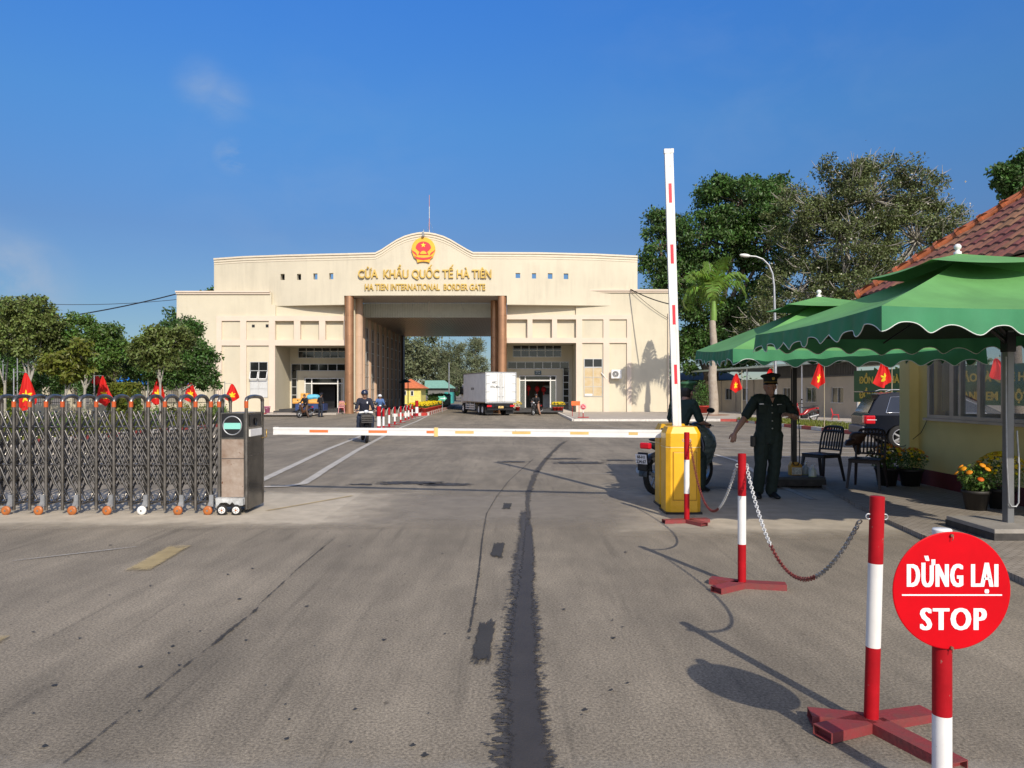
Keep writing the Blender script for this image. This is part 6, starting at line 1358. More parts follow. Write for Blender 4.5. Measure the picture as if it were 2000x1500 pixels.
# bucket
T = thing('bucket', 'pink plastic bucket by the left wall of the building', 'bucket', (X(522, 57.5), 57.5, -.2)); b = MB().use(mat('pink_bucket', (.65, .18, .35), .5)); b.lathe([(.001, 0), (.17, 0), (.24, .5), (.26, .5), (.25, .52), (.22, .48)], n=18); b.build('body', None, T, world=False); b = MB().use(whitep); b.tube([(-.24, 0, .5), (-.2, -.12, .42), (0, -.25, .36), (.2, -.12, .42), (.24, 0, .5)], .012, 5); b.build('handle', None, T, world=False)
b = MB().use(pavem); b.box(X(518, 57), X(540, 57), 56.2, 57.1, -.33, -.18); b.use(kred).box(X(516, 56), X(521, 56), 55.6, 56, -.33, -.15); tag(b.build('concrete_block', None), 'low pale concrete block left of the left entrance steps', 'block')
# trailer with boxes
D_ = 57.2; T = thing('trailer', 'dark blue flat trailer in front of the left entrance', 'trailer', (X(602, D_), D_, -.33)); b = MB().use(mat('blue_trailer', (.02, .05, .16), .6, var=.2, scale=3)); x0, x1 = X(577, D_), X(632, D_); b.box(x0, x1, D_, D_+1.3, .0, .52); b.build('bed', None, T)
for x in (x0+.5, x1-.5): b = MB().use(rubber); b.torus((x, D_-.08, -.08), .17, .07, 'Y', 20, 8); b.build('wheel', None, T)
obx = mat('orange_crate', (.72, .33, .06), .6, var=.1, scale=4)
for k, (a, c, t_, u_, yy, lb) in enumerate(((570, 592, 781, 794, .1, 'long orange box at the left end of the blue trailer'), (586, 601, 768, 781, .3, 'orange box stacked on top in the middle of the trailer'), (601, 624, 781, 794, .1, 'orange box at the right end of the blue trailer'), (592.5, 600.5, 782, 794, .2, 'small orange box between the two long ones on the trailer'))):
    b = MB().use(obx); D2 = D_+yy; z0_ = .525 if u_ > 790 else Z(781, D2)+.02; zt_ = Z(t_, D2); zt_ = max(zt_, z0_+.4); b.rbox(((X(a, D2)+X(c, D2))/2, D2+.5, (z0_+zt_)/2), ((X(c, D2)-X(a, D2))/2, .4, (zt_-z0_)/2), .05); b.use(yelltape).box(X(a, D2)+.1, X(c, D2)-.1, D2+.095, D2+.0985, (z0_+zt_)/2-.03, (z0_+zt_)/2+.03); tag(b.build('cargo_box', None), lb, 'box', 'orange boxes on the trailer')
bl = Blob(); q = lambda px, py: (X(px, 57.6), 57.6, Z(py, 57.6)); bl.hull((q(606, 776), (.3, .35, .25)), (q(618, 775), (.3, .3, .2))); bl.hull((q(618, 775), (.25, .3, .2)), (q(622, 779), (.15, .2, .12)))
tag(bl.build('bundle', mat('cyan_wrap', (.12, .45, .62), .5, var=.15, scale=5), None, .05), 'light blue wrapped bundle on top of the orange boxes', 'bundle')
# ================================================================ people
V3 = Vector
def lerp(a, b, t): return V3(a).lerp(V3(b), t)
def hand(B, wr, tip, pn, side, s=1.0, curl=.35, fine=True):
    """wr wrist, tip direction of the fingers, pn palm normal, side = thumb direction sign"""
    wr = V3(wr); d = (V3(tip)-wr).normalized(); pn = V3(pn); pn = (pn-d*pn.dot(d)).normalized(); sd = d.cross(pn)*side
    k0 = wr+d*.085*s
    B.hull((wr, (.021*s,)*3), (wr+d*.045*s+sd*.008*s, (.026*s,)*3), (k0+sd*.028*s, (.012*s,)*3), (k0-sd*.028*s, (.011*s,)*3))
    for i, (o, L_) in enumerate(((.029, .072), (.010, .082), (-.010, .076), (-.029, .058))):
        p = k0+sd*o*s; a = 0; r = .0092*s if fine else .011*s; dirv = d.copy(); pts = [p]
        c = curl*(1+.15*i)
        for j, f in enumerate((.45, .32, .26)):
            a += c*(.6 if j == 0 else 1); dv = (d*cos(a)+pn*sin(a)).normalized()+sd*o*1.2; pts.append(pts[-1]+dv.normalized()*L_*s*f)
        B.chain(pts, [r, r*.95, r*.88, r*.78])
    t0 = wr+d*.03*s+sd*.022*s; t1 = t0+(sd*.8+d*.7+pn*.25).normalized()*.038*s; t2 = t1+(d*.9+sd*.25+pn*.3).normalized()*.034*s; t3 = t2+(d+pn*.4).normalized()*.024*s
    B.chain([t0, t1, t2, t3], [.014*s, .0115*s, .0105*s, .009*s])
def face(B, h, f, up, s=1.0):
    """h head centre, f facing dir, up up dir"""
    h = V3(h); f = V3(f).normalized(); up = V3(up).normalized(); r = f.cross(up)
    def P(a, b, c): return h+f*a*s+r*b*s+up*c*s
    def E(c, r_): return (c, (r_*s,)*3)
    B.hull((P(-.012, 0, .03), (.083*s, .083*s, .083*s)), (P(.012, 0, .02), (.078*s, .078*s, .078*s)))
    B.hull((P(.01, 0, .02), (.074*s,)*3), (P(.035, 0, -.06), (.046*s,)*3), (P(.055, 0, -.085), (.024*s,)*3), (P(.0, .042, -.055), (.025*s,)*3), (P(.0, -.042, -.055), (.025*s,)*3))
    B.hull(E(P(.084, 0, .018), .010), E(P(.102, 0, -.022), .012), E(P(.085, .014, -.025), .010), E(P(.085, -.014, -.025), .010))   # nose
    B.hull(E(P(.078, .022, -.052), .007), E(P(.088, 0, -.050), .0095), E(P(.078, -.022, -.052), .007))                            # lips
    B.hull(E(P(.074, .018, -.065), .007), E(P(.083, 0, -.064), .009), E(P(.074, -.018, -.065), .007))
    B.hull(E(P(.074, .042, .030), .009), E(P(.086, .012, .030), .009)); B.hull(E(P(.074, -.042, .030), .009), E(P(.086, -.012, .030), .009))  # brows
    B.hull(E(P(.060, .045, -.015), .020), E(P(.052, .052, -.012), .016)); B.hull(E(P(.060, -.045, -.015), .020), E(P(.052, -.052, -.012), .016))  # cheeks
    for s_ in (-1, 1): B.hull(E(P(-.005, s_*.083, .015), .012), E(P(-.012, s_*.086, -.012), .011), E(P(.0, s_*.080, -.03), .008))          # ears
    return P
def person(label, loc, rz, J, shirt, trouser, head='cap', sleeve='short', voxel=.011, group=None, shoes=black, hat_m=black, wr=.003, face_dir=(0, -1, 0), up=(0, 0, 1), shirt_hem=.10, hairon=True, palmL=(1, 0, 0), palmR=(-1, 0, 0), curl=.35, eyes=False, bk=1.0):
    T = thing('person', label, 'person', loc, rz, group)
    g = {k: V3(v) for k, v in J.items()}; s = 1.0
    B = Blob()
    up_t = (g['chest']-g['pel']).normalized(); sh = (g['shR']-g['shL']).normalized()
    P = face(B, g['head'], face_dir, up)
    B.hull((g['neck']-V3(up)*.03, (.062,)*3), (lerp(g['neck'], g['head'], .62), (.057,)*3))
    B.hull((g['chest'], (.15, .10, .13)), (g['shL']*.75+g['chest']*.25+up_t*.03, (.055,)*3), (g['shR']*.75+g['chest']*.25+up_t*.03, (.055,)*3), (g['neck']-V3(up)*.05, (.06,)*3))
    B.hull((g['chest'], (.145, .10, .10)), (lerp(g['pel'], g['chest'], .4), (.13, .10, .08))); B.hull((lerp(g['pel'], g['chest'], .4), (.13, .10, .08)), (g['pel'], (.145, .105, .09)))
    for S_ in 'LR':
        B.chain([g['sh'+S_], lerp(g['sh'+S_], g['el'+S_], .4), g['el'+S_], lerp(g['el'+S_], g['wr'+S_], .35), g['wr'+S_]], [.052*bk, .045*bk, .036*bk, .040*bk, .026*bk])
        hand(B, g['wr'+S_], g['ha'+S_], palmL if S_ == 'L' else palmR, -1 if S_ == 'L' else 1, curl=curl)
        B.chain([g['hip'+S_], lerp(g['hip'+S_], g['kn'+S_], .4), g['kn'+S_], lerp(g['kn'+S_], g['an'+S_], .35), g['an'+S_]], [.085, .074, .052, .054, .034])
        B.hull((g['an'+S_], (.035,)*3), (g['to'+S_], (.03,)*3))
    B.build('body', skin, T, voxel, 2)
    # shirt
    B = Blob(); e = .016
    B.hull((g['neck']-V3(up)*.075, (.078,)*3), (g['shL']*.9+g['neck']*.1+up_t*.015, (.06*bk,)*3), (g['shR']*.9+g['neck']*.1+up_t*.015, (.06*bk,)*3), (g['chest'], (.16, .115, .1)))
    B.hull((g['chest'], (.165+e*.5, .115, .13)), (g['shL']*.82+g['chest']*.18+up_t*.02, (.062,)*3), (g['shR']*.82+g['chest']*.18+up_t*.02, (.062,)*3), (g['neck']-V3(up)*.075, (.072,)*3))
    hem = g['pel']-up_t*shirt_hem; md = lerp(g['pel'], g['chest'], .4)
    B.hull((g['chest'], (.165*bk, .115, .12)), (md, (.155*bk, .122, .08))); B.hull((md, (.155*bk, .122, .08)), (hem, (.172*bk, .128, .03)))
    for S_ in 'LR':
        a, c, d = g['sh'+S_], g['el'+S_], g['wr'+S_]
        if sleeve == 'short': B.chain([a, lerp(a, c, .45), lerp(a, c, .82)], [.066*bk, .064*bk, .064*bk])
        else: B.chain([a, lerp(a, c, .5), c, lerp(c, d, .5), lerp(c, d, .93)], [.066, .058, .052, .046, .038])
    B.build('shirt', shirt, T, voxel, 3, wr, .09)
    # trousers
    B = Blob(); B.hull((g['pel'], (.158, .118, .08)), (g['hipL'], (.10,)*3), (g['hipR'], (.10,)*3))
    for S_ in 'LR':
        a, c, d = g['hip'+S_], g['kn'+S_], g['an'+S_]; B.chain([a, lerp(a, c, .5), c, lerp(c, d, .5), lerp(c, d, .97)], [.104*bk, .092*bk, .074*bk, .072*bk, .068*bk])
    B.build('trousers', trouser, T, voxel, 3, wr*1.2, .13)
    for S_ in 'LR':
        B = Blob(); an, to = g['an'+S_], g['to'+S_]; d = (to-an).normalized(); B.hull((an-V3((0, 0, .035))-d*.02, (.038, .045, .03)), (to, (.042, .045, .026)), (lerp(an, to, .5), (.040, .045, .04))); B.hull((an, (.042,)*3), (an-V3((0, 0, .04)), (.04,)*3)); B.build('shoe', shoes, T, voxel*.8, 2)
    h = g['head']; f = V3(face_dir).normalized(); u = V3(up).normalized(); r = f.cross(u)
    def Q(a, b, c): return h+f*a+r*b+u*c
    R3 = Matrix((( r.x, f.x, u.x), (r.y, f.y, u.y), (r.z, f.z, u.z))).to_4x4(); MH = Matrix.Translation(h) @ R3     # local: x right, y forward, z up
    if hairon:
        B = Blob(); B.hull((Q(-.022, 0, .035), (.088,)*3), (Q(-.03, 0, -.02), (.075,)*3)); B.hull((Q(.01, 0, .055), (.084,)*3), (Q(-.02, 0, .05), (.088,)*3)); B.build('hair', hairm, T, voxel*.8, 2)
    if eyes:
        for s_ in (-1, 1):
            b = MB().use(mat('eye_white', (.5, .48, .45), .3)); b.ell(Q(.076, s_*.032, .008), (.012, .008, .007)); e_ = b.build('eye', None, T, world=False); b = MB().use(black); b.ell(Q(.084, s_*.032, .008), (.0055, .004, .0055)); b.build('iris', None, e_, world=False)
        b = MB().use(mat('lips', (.26, .10, .08), .5)); b.ell(Q(.084, 0, -.057), (.022, .006, .007)); b.build('mouth', None, T, world=False)
    if head == 'helmet':
        b = MB().use(hat_m); pr = [(.001, .150), (.05, .142), (.088, .115), (.108, .075), (.113, .03), (.108, .0)]; b.lathe([(r_*1.0, z) for r_, z in pr], (0, -.01, 0), 22, M=MH); b.add([MH @ V3(p) for p in ((-.09, .06, .035), (.09, .06, .035), (.06, .165, .022), (-.06, .165, .022), (-.09, .06, .045), (.09, .06, .045), (.06, .165, .030), (-.06, .165, .030))], [(0, 1, 2, 3), (7, 6, 5, 4), (0, 4, 5, 1), (1, 5, 6, 2), (2, 6, 7, 3), (3, 7, 4, 0)]); b.build('helmet', None, T, world=False)
    if head == 'peaked':
        b = MB().use(hat_m); pr = [(.092, .0, 0), (.096, .055, 0), (.100, .060, .0), (.135, .088, .01), (.138, .098, .01), (.125, .112, .01), (.001, .128, .02)]
        vs = []; n = 32
        for r_, z, oy in pr:
            for k in range(n): a = 2*pi*k/n; vs.append(MH @ V3((r_*cos(a)*.97, r_*1.08*sin(a)+oy+.005, z+.055+.018*(1 if sin(a) > 0 else .2)*sin(a)*(z > .06))))
        b.add(vs, [(i*n+k, i*n+(k+1) % n, (i+1)*n+(k+1) % n, (i+1)*n+k) for i in range(len(pr)-1) for k in range(n)], True); c_ = b.build('cap', None, T, world=False)
        b = MB().use(black); vs = []
        for k in range(17): a = radians(20+140*k/16); vs.append(MH @ V3((.092*cos(a), .103*sin(a)+.005, .058))); vs.append(MH @ V3((.098*cos(a), .150*sin(a)+.012, .036)))
        b.add(vs, [(2*k, 2*k+1, 2*k+3, 2*k+2) for k in range(16)], True); b.build('visor', None, c_, world=False)
        b = MB().use(gold); b.tube([MH @ V3((.097*cos(a), .108*sin(a)+.005, .066)) for a in [radians(15+150*k/16) for k in range(17)]], .0045, 6); M = MH @ Matrix.Translation((0, .128, .118)); b.lathe([(.001, .007), (.016, .005), (.022, 0), (.001, 0)], n=12, M=M @ Matrix.Rotation(-pi/2, 4, 'X')); b.box(-.012, .012, -.002, .006, -.022, -.01, M); b.build('cap_badge', None, c_, world=False)
    return T, MH
# standing officer ---------------------------------------------------------
k_ = 1/137.5
def oz(py): return (970-py)*k_*.985
def ox(px): return (px-1490)*k_
J = dict(pel=(ox(1494), 0, .93), chest=(ox(1496), -.01, 1.27), neck=(ox(1496), -.005, 1.44), head=(ox(1496), -.03, 1.56),
         shL=(ox(1469), 0, 1.375), elL=(ox(1447), -.03, 1.13), wrL=(ox(1425), -.13, .935), haL=(ox(1419), -.17, .82),
         shR=(ox(1525), 0, 1.365), elR=(ox(1541), -.10, 1.135), wrR=(ox(1524), -.30, 1.17), haR=(ox(1508), -.33, 1.195),
         hipL=(ox(1482), 0, .88), knL=(ox(1478), -.03, .48), anL=(ox(1475), .03, .09), toL=(ox(1470), -.12, .035),
         hipR=(ox(1506), 0, .88), knR=(ox(1504), -.04, .48), anR=(ox(1499), .0, .09), toR=(ox(1505), -.15, .035))
T, MH = person('officer standing in dark green uniform and peaked cap, one arm out, under the parasol', (3.56, 10.35, 0), 0, J, uniform, uniform, 'peaked', 'short', .0065, hat_m=mat('dark_green_cap', (.010, .016, .012), .75), shirt_hem=.16, wr=.0035, palmL=(.4, .9, 0), palmR=(0, .6, -1), curl=.4, eyes=True, bk=1.13)
chm = mat('uniform_shadow_line', (.008, .016, .012), .8)
b = MB().use(mat('silver_button', (.55, .55, .5), .3, .8))
for z, y in ((1.305, -.128), (1.20, -.135), (1.09, -.138), (.985, -.142)): b.ell((ox(1495), y, z), (.0105, .006, .0105), 10, 6)
b.build('button', None, T, world=False)
b = MB().use(uniform)
for px in (1477, 1514): b = MB().use(uniform); b.rbox((ox(px), -.126, 1.255), (.052, .006, .058), .004); b.rbox((ox(px), -.133, 1.30), (.054, .005, .016), .003); b.build('pocket', None, T, world=False)
b = MB().use(uniform)      # lapels
for s in (-1, 1): b.add([(ox(1496)+s*.055, -.068, 1.46), (ox(1496)+s*.095, -.115, 1.36), (ox(1496)+s*.012, -.137, 1.315), (ox(1496)+s*.03, -.095, 1.43), (ox(1496)+s*.055, -.055, 1.46), (ox(1496)+s*.095, -.10, 1.36), (ox(1496)+s*.012, -.12, 1.315), (ox(1496)+s*.03, -.075, 1.43)], [(0, 1, 2, 3), (7, 6, 5, 4), (0, 4, 5, 1), (1, 5, 6, 2), (2, 6, 7, 3), (3, 7, 4, 0)])
b.build('collar', None, T, world=False)
b = MB().use(skin); b.add([(ox(1496)-.03, -.118, 1.41), (ox(1496)+.03, -.118, 1.41), (ox(1496), -.128, 1.335)], [(0, 1, 2)]); b.build('open_neck', None, T, world=False)
b = MB().use(signwhite); b.rbox((ox(1475), -.131, 1.322), (.030, .003, .008), .002); b.rbox((ox(1509), -.131, 1.315), (.032, .003, .006), .002); b.build('name_tag', None, T, world=False)
b = MB().use(mat('green_epaulette', (.02, .06, .03), .6)); b.use(gold)
for s, px in ((-1, 1468), (1, 1524)):
    M = Matrix.Translation((ox(px), -.01, 1.435)) @ Matrix.Rotation(radians(18*s), 4, 'Y'); b.use(mat('green_epaulette', (.02, .06, .03), .6)).rbox((0, 0, 0), (.06, .026, .006), .003, M); b.use(gold)
    for q in (-.03, 0, .03): b.ell(M @ V3((q, -.005, .009)), (.006, .006, .004), 8, 5)
b.build('epaulette', None, T, world=False)
b = MB().use(mat('arm_patch', (.35, .12, .03), .6)); M = Matrix.Translation((ox(1534), -.085, 1.28)); b.rbox((0, 0, 0), (.024, .007, .032), .004, M); b.build('arm_badge', None, T, world=False)
b = MB().use(black); b.rbox((ox(1467)-.03, -.03, .80), (.028, .04, .075), .01); b.build('holster', None, T, world=False)
# ================================================================ motorbikes
def bike(label, loc, rz, bodym, basket=False, plate=None, tilt=0, cover=False, group=None):
    T = thing('motorbike', label, 'motorbike', loc, rz, group)
    wr_, R = .615, .285; zc = R
    for nm, y in (('front_wheel', -wr_), ('rear_wheel', wr_)):
        b = MB().use(rubber); b.torus((0, y, zc), R-.045, .045, 'X', 36, 10)
        t_ = b.build(nm, None, T, world=False); b = MB().use(galv); b.lathe([(R-.09, -.02), (R-.07, -.022), (R-.07, .022), (R-.09, .02), (R-.09, -.02)], (0, y, zc), 30, 'X'); b.lathe([(.001, -.05), (.05, -.05), (.055, 0), (.05, .05), (.001, .05)], (0, y, zc), 16, 'X')
        for k in range(5): M = Matrix.Translation((0, y, zc)) @ Matrix.Rotation(k*2*pi/5, 4, 'X'); b.box(-.012, .012, -.014, .014, .04, R-.08, M)
        b.build('rim', None, t_, world=False)
    b = MB().use(bodym)
    b2 = Blob(); b2.hull(((0, .62, .70), (.09, .12, .045)), ((0, .25, .62), (.12, .16, .07)), ((0, .75, .74), (.05, .05, .03))); b2.hull(((0, .25, .60), (.12, .14, .09)), ((0, -.02, .40), (.10, .10, .07))); b2.hull(((0, -.02, .40), (.10, .1, .07)), ((0, -.35, .38), (.12, .05, .06)))
    b2.hull(((0, -.36, .40), (.17, .03, .10)), ((0, -.42, .66), (.19, .035, .12)), ((0, -.46, .86), (.11, .05, .06))); b2.hull(((0, -.46, .86), (.11, .06, .06)), ((0, -.47, .99), (.10, .07, .04)))
    b2.build('body_panels', bodym, T, .014, 3)
    b2 = Blob(); b2.hull(((0, -.08, .76), (.10, .06, .03)), ((0, .22, .745), (.13, .12, .035)), ((0, .62, .80), (.10, .12, .03))); b2.build('seat', black, T, .014, 3)
    b = MB().use(blackm); b.tube([(0, -.45, .80), (0, -.60, .30)], .03, 8)
    for s in (-1, 1): b.tube([(s*.06, -.50, .66), (s*.075, -.615, .285)], .018, 8); b.tube([(s*.07, .30, .45), (s*.08, .615, .285), (s*.08, .62, .50)], .016, 8)
    b.rbox((0, .02, .27), (.11, .18, .10), .03); b.tube([(-.28, .02, .26), (.28, .02, .26)], .014, 8); b.build('engine_frame', None, T, world=False)
    b = MB().use(blackm); b.lathe([(R+.02, -.06), (R+.035, 0), (R+.02, .06)], (0, -wr_, zc), 30, 'X'); 
    b.v = [v for v in b.v]; fs = [(f, m, s) for f, m, s in zip(b.f, b.m, b.sm) if all(b.v[i][2] > zc+.06 and b.v[i][1] > -wr_-.24 for i in f)]; b.f = [q[0] for q in fs]; b.m = [q[1] for q in fs]; b.sm = [q[2] for q in fs]; b.build('front_mudguard', None, T, world=False)
    b = MB().use(bodym); b.lathe([(R+.03, -.07), (R+.05, 0), (R+.03, .07)], (0, wr_, zc), 30, 'X'); fs = [(f, m, s) for f, m, s in zip(b.f, b.m, b.sm) if all(b.v[i][2] > zc-.02 and b.v[i][1] > wr_-.05 for i in f)]; b.f = [q[0] for q in fs]; b.m = [q[1] for q in fs]; b.sm = [q[2] for q in fs]; b.use(black).rbox((0, .93, .50), (.08, .02, .13), .01, None); b.build('rear_mudguard', None, T, world=False)
    b = MB().use(blackm); hb = [(-.34, -.30, .99), (-.22, -.36, 1.0), (-.10, -.43, .99), (.10, -.43, .99), (.22, -.36, 1.0), (.34, -.30, .99)]; b.tube(hb, .013, 8); b.use(rubber); b.tube(hb[:2], .019, 8); b.tube(hb[-2:], .019, 8); b.use(chrome)
    for s in (-1, 1): b.tube([(s*.20, -.38, .985), (s*.34, -.40, .975)], .006, 5)
    b.build('handlebar', None, T, world=False)
    for s in (-1, 1):
        b = MB().use(blackm); b.tube([(s*.19, -.37, 1.0), (s*.23, -.40, 1.13), (s*.27, -.37, 1.19)], .007, 6); M = Matrix.Translation((s*.31, -.36, 1.21)) @ Matrix.Rotation(radians(-6), 4, 'X'); b.ell((0, 0, 0), (.07, .018, .042), 16, 8, M); m_ = b.build('mirror', None, T, world=False); b = MB().use(mat('mirror_glass', (.8, .8, .85), .03, 1)); b.lathe([(.001, 0), (.036, 0)], n=20, M=M @ Matrix.Translation((0, .019, 0)) @ Matrix.Diagonal((1.65, 1, .95, 1)) @ Matrix.Rotation(-pi/2, 4, 'X')); b.build('mirror_glass', None, m_, world=False)
    b = MB().use(mat('headlight_lens', (.6, .62, .65), .1, .2)); b.ell((0, -.525, .96), (.075, .03, .055), 16, 8); b.ell((-.13, -.47, .80), (.03, .02, .02), 10, 6); b.ell((.13, -.47, .80), (.03, .02, .02), 10, 6); b.build('headlight', None, T, world=False)
    b = MB().use(mat('tail_light_red', (.55, .01, .02), .15)); b.rbox((0, .86, .72), (.085, .035, .045), .02); b.build('tail_light', None, T, world=False)
    b = MB().use(galv); b.cyl((.15, .25, .24), (.17, .80, .36), .04, .05, 14); b.build('exhaust', None, T, world=False)
    b = MB().use(blackm); b.tube([(-.1, .50, .86), (-.11, .80, .86), (.11, .80, .86), (.1, .50, .86)], .012, 6); b.build('grab_rail', None, T, world=False)
    if plate:
        b = MB().use(signwhite); MP = Matrix.Translation((0, .965, .535)) @ Matrix.Rotation(pi, 4, 'Z') @ Matrix.Rotation(radians(10), 4, 'X'); b.rbox((0, 0, 0), (.095, .004, .07), .003, MP); pl = b.build('number_plate', None, T, world=False)
        text(plate[0], .13, .045, .002, .02, black, parent=pl, M=MP @ Matrix.Translation((0, -.0045, .012))); text(plate[1], .165, .05, .002, .02, black, parent=pl, M=MP @ Matrix.Translation((0, -.0045, -.058)))
    if basket:
        b = MB().use(mat('dark_basket', (.06, .055, .05), .7)); b.box(-.16, .16, -.80, -.57, .63, .64)
        for k in range(9):
            x = -.16+.04*k; b.box(x-.004, x+.004, -.804, -.796, .63, .86); b.box(x-.004, x+.004, -.574, -.566, .63, .86)
        for z in (.64, .70, .76, .82, .86): b.box(-.165, .165, -.806, -.80, z-.012, z+.012); b.box(-.165, .165, -.57, -.566, z-.012, z+.012); b.box(-.168, -.162, -.80, -.57, z-.012, z+.012); b.box(.162, .168, -.80, -.57, z-.012, z+.012)
        b.build('basket', None, T, world=False); b = Blob(); b.hull(((-.03, -.69, .78), (.11, .08, .10)), ((.05, -.68, .80), (.08, .07, .08))); b.build('basket_bag', mat('grey_brown_bag', (.09, .075, .065), .8), T, .014, 2)
    if cover:
        b = Blob(); b.hull(((0, -.60, .68), (.24, .22, .24)), ((0, -.50, .95), (.15, .12, .06)), ((0, -.62, .44), (.15, .20, .10))); o = b.build('rain_cover', mat('grey_green_plastic_sheet', (.13, .17, .15), .3, .0, var=.3, scale=14, bump=.6, bscale=25), T, .014, 2, .006, .1)
    return T
def sit(lean=.1, armspread=.24, z0=.80, grip=(.30, -.30, .99), feet=(.24, -.12, .30), yb=.12, foot_down=False):
    J = dict(pel=(0, yb, z0+.07), chest=(0, yb-lean, z0+.40), neck=(0, yb-lean*1.15, z0+.57), head=(0, yb-lean*1.3-.02, z0+.69))
    for S_, s in (('L', -1), ('R', 1)):
        J['sh'+S_] = (s*.18, yb-lean, z0+.50); J['wr'+S_] = (s*(grip[0]-.01), grip[1]+.06, grip[2]+.03); J['ha'+S_] = (s*(grip[0]-.03), grip[1]-.06, grip[2]+.0)
        J['el'+S_] = (s*armspread*1.12, (yb-lean+grip[1])/2+.05, z0+.24); J['hip'+S_] = (s*.10, yb, z0+.05); J['kn'+S_] = (s*.20, yb-.40, z0-.02); J['an'+S_] = (s*feet[0]*.85, feet[1]-.06, feet[2]+.09); J['to'+S_] = (s*feet[0]*.9, feet[1]-.21, feet[2]+.04)
        if foot_down: J['kn'+S_] = (s*.27, yb-.30, .50); J['an'+S_] = (s*.34, yb-.16, .09); J['to'+S_] = (s*.36, yb-.31, .035)
    return J
def ride(label_b, label_p, loc, rz, bodym, shirt, trouser, helm, sleeve='long', lean=.1, foot_down=False, plate=None, basket=False, cover=False, head='helmet', voxel=.013, hairon=True, J=None, grp=None):
    bk = bike(label_b, loc, rz, bodym, basket, plate, cover=cover); p, MH = person(label_p, loc, rz, J or sit(lean, foot_down=foot_down), shirt, trouser, head, sleeve, voxel, hat_m=helm, hairon=hairon, palmL=(0, 0, -1), palmR=(0, 0, -1), curl=.75)
    return bk, p
darkbody = mat('dark_bike_panels', (.02, .02, .022), .3, var=.1, coat=.4); redbody = mat('red_bike_panels', (.30, .01, .015), .3, coat=.4)
# officer seated on the bike behind the barrier cabinets, turned away
rzb = pi+math.atan2(-.94, .9)                               # forward (-Y) turned to (+.94, +.9)
rzb = math.atan2(.94, -.9)
J = sit(.26, foot_down=True, lean=.26) if False else sit(.22, foot_down=True); J['head'] = (0, -.20, 1.47); J['neck'] = (0, -.13, 1.36)
x0, y0 = 2.06+.47, 10.70+.45
bk, p = ride('dark motorbike with a grey sheet over its front, half hidden by the yellow cabinets', 'second officer in green shirt and cap sitting on the motorbike, seen from behind', (x0, y0, 0), rzb, darkbody, uniform2, uniform, mat('green_cap_cloth', (.035, .12, .05), .7), 'short', head='peaked', plate=('68-H1', '234.67'), cover=True, voxel=.009, J=J)
# oncoming rider
x, y, z = G(712, 865.5); bk, p = ride('dark motorbike with front basket riding toward the barrier', 'motorcyclist in navy jacket and dark helmet riding toward the barrier', (x-.12, y+.6, z), radians(17), darkbody, navy, jean, mat('navy_helmet', (.012, .018, .045), .3, coat=.4), basket=True, voxel=.011)
b = MB().use(signwhite); b.rbox((.07, -.150, 1.235), (.018, .004, .03), .003); b.build('chest_badge', None, p, world=False)
b = MB().use(whitep); b2 = Blob(); b2.hull(((-.20, -.44, .93), (.02, .05, .035)), ((.20, -.44, .93), (.02, .05, .035)), ((0, -.50, .95), (.06, .05, .035))); b2.build('white_fairing', whitep, bk, .012, 2)
# others, farther
x, y = X(742, 44), 44; ride('motorbike parked behind the lane posts', 'rider in blue and white jacket and white helmet behind the lane posts', (x, y, gz(y)), radians(12), darkbody, mat('blue_jacket', (.06, .13, .30), .7), jean, mat('white_helmet', (.7, .7, .7), .3), voxel=.02)
x, y = X(595, 51), 51; ride('red brown motorbike in front of the blue trailer', 'person in black shirt sitting on a motorbike in front of the blue trailer', (x, y, gz(y)), radians(-20), mat('brown_bike', (.10, .04, .02), .4), mat('black_shirt', (.010, .010, .012), .8), mat('brown_trousers', (.10, .06, .04), .8), black, 'long', head=None, foot_down=True, voxel=.02)
x, y = X(1050, 56), 56; ride('motorbike stopped at the right entrance beside the truck', 'person in black shirt on a motorbike at the right entrance steps', (x-.1, y, gz(y)), radians(-25), darkbody, mat('black_shirt', (.010, .010, .012), .8), skin, mat('black_helmet', (.02, .02, .025), .3), 'short', foot_down=True, voxel=.02)
def standing(lx=0, arms='down'):
    J = dict(pel=(0, 0, .90), chest=(0, -.02, 1.23), neck=(0, -.02, 1.40), head=(0, -.05, 1.52))
    for S_, s in (('L', -1), ('R', 1)):
        J['sh'+S_] = (s*.18, 0, 1.33); J['el'+S_] = (s*.26, .02, 1.06); J['wr'+S_] = (s*.22, -.14, .88) if arms == 'down' else (s*.12, -.20, 1.0); J['ha'+S_] = (s*.20, -.19, .80) if arms == 'down' else (s*.03, -.24, 1.0)
        J['hip'+S_] = (s*.09, 0, .86); J['kn'+S_] = (s*.11, -.02, .47); J['an'+S_] = (s*.13, .02, .09); J['to'+S_] = (s*.15, -.13, .035)
    return J
x, y = X(626, 52), 52; person('man in black shirt and cap standing beside the motorbike at the left entrance', (x, y, gz(y)), radians(150), standing(arms='front'), mat('black_shirt', (.010, .010, .012), .8), mat('navy_trousers', (.012, .016, .03), .8), 'peaked', 'short', .02, hat_m=navy)
x, y = X(1040, 57.5), 57.5; person('child in pale top standing by the motorbike at the right entrance', (x, y, gz(y)), radians(100), standing(), mat('grey_white_shirt', (.30, .30, .32), .8), black, None, 'short', .02)[0].scale = (.8, .8, .8)
# parked bike by the low building
bike('red motorbike parked by the low beige building behind the officer', (X(1577, 40), 40.5, -.16), radians(-75), redbody)
# ================================================================ truck
TK = thing('box_truck', 'white refrigerated box truck driving away under the gate', 'truck', (X(978, 55), 55.0, -.33), radians(19))
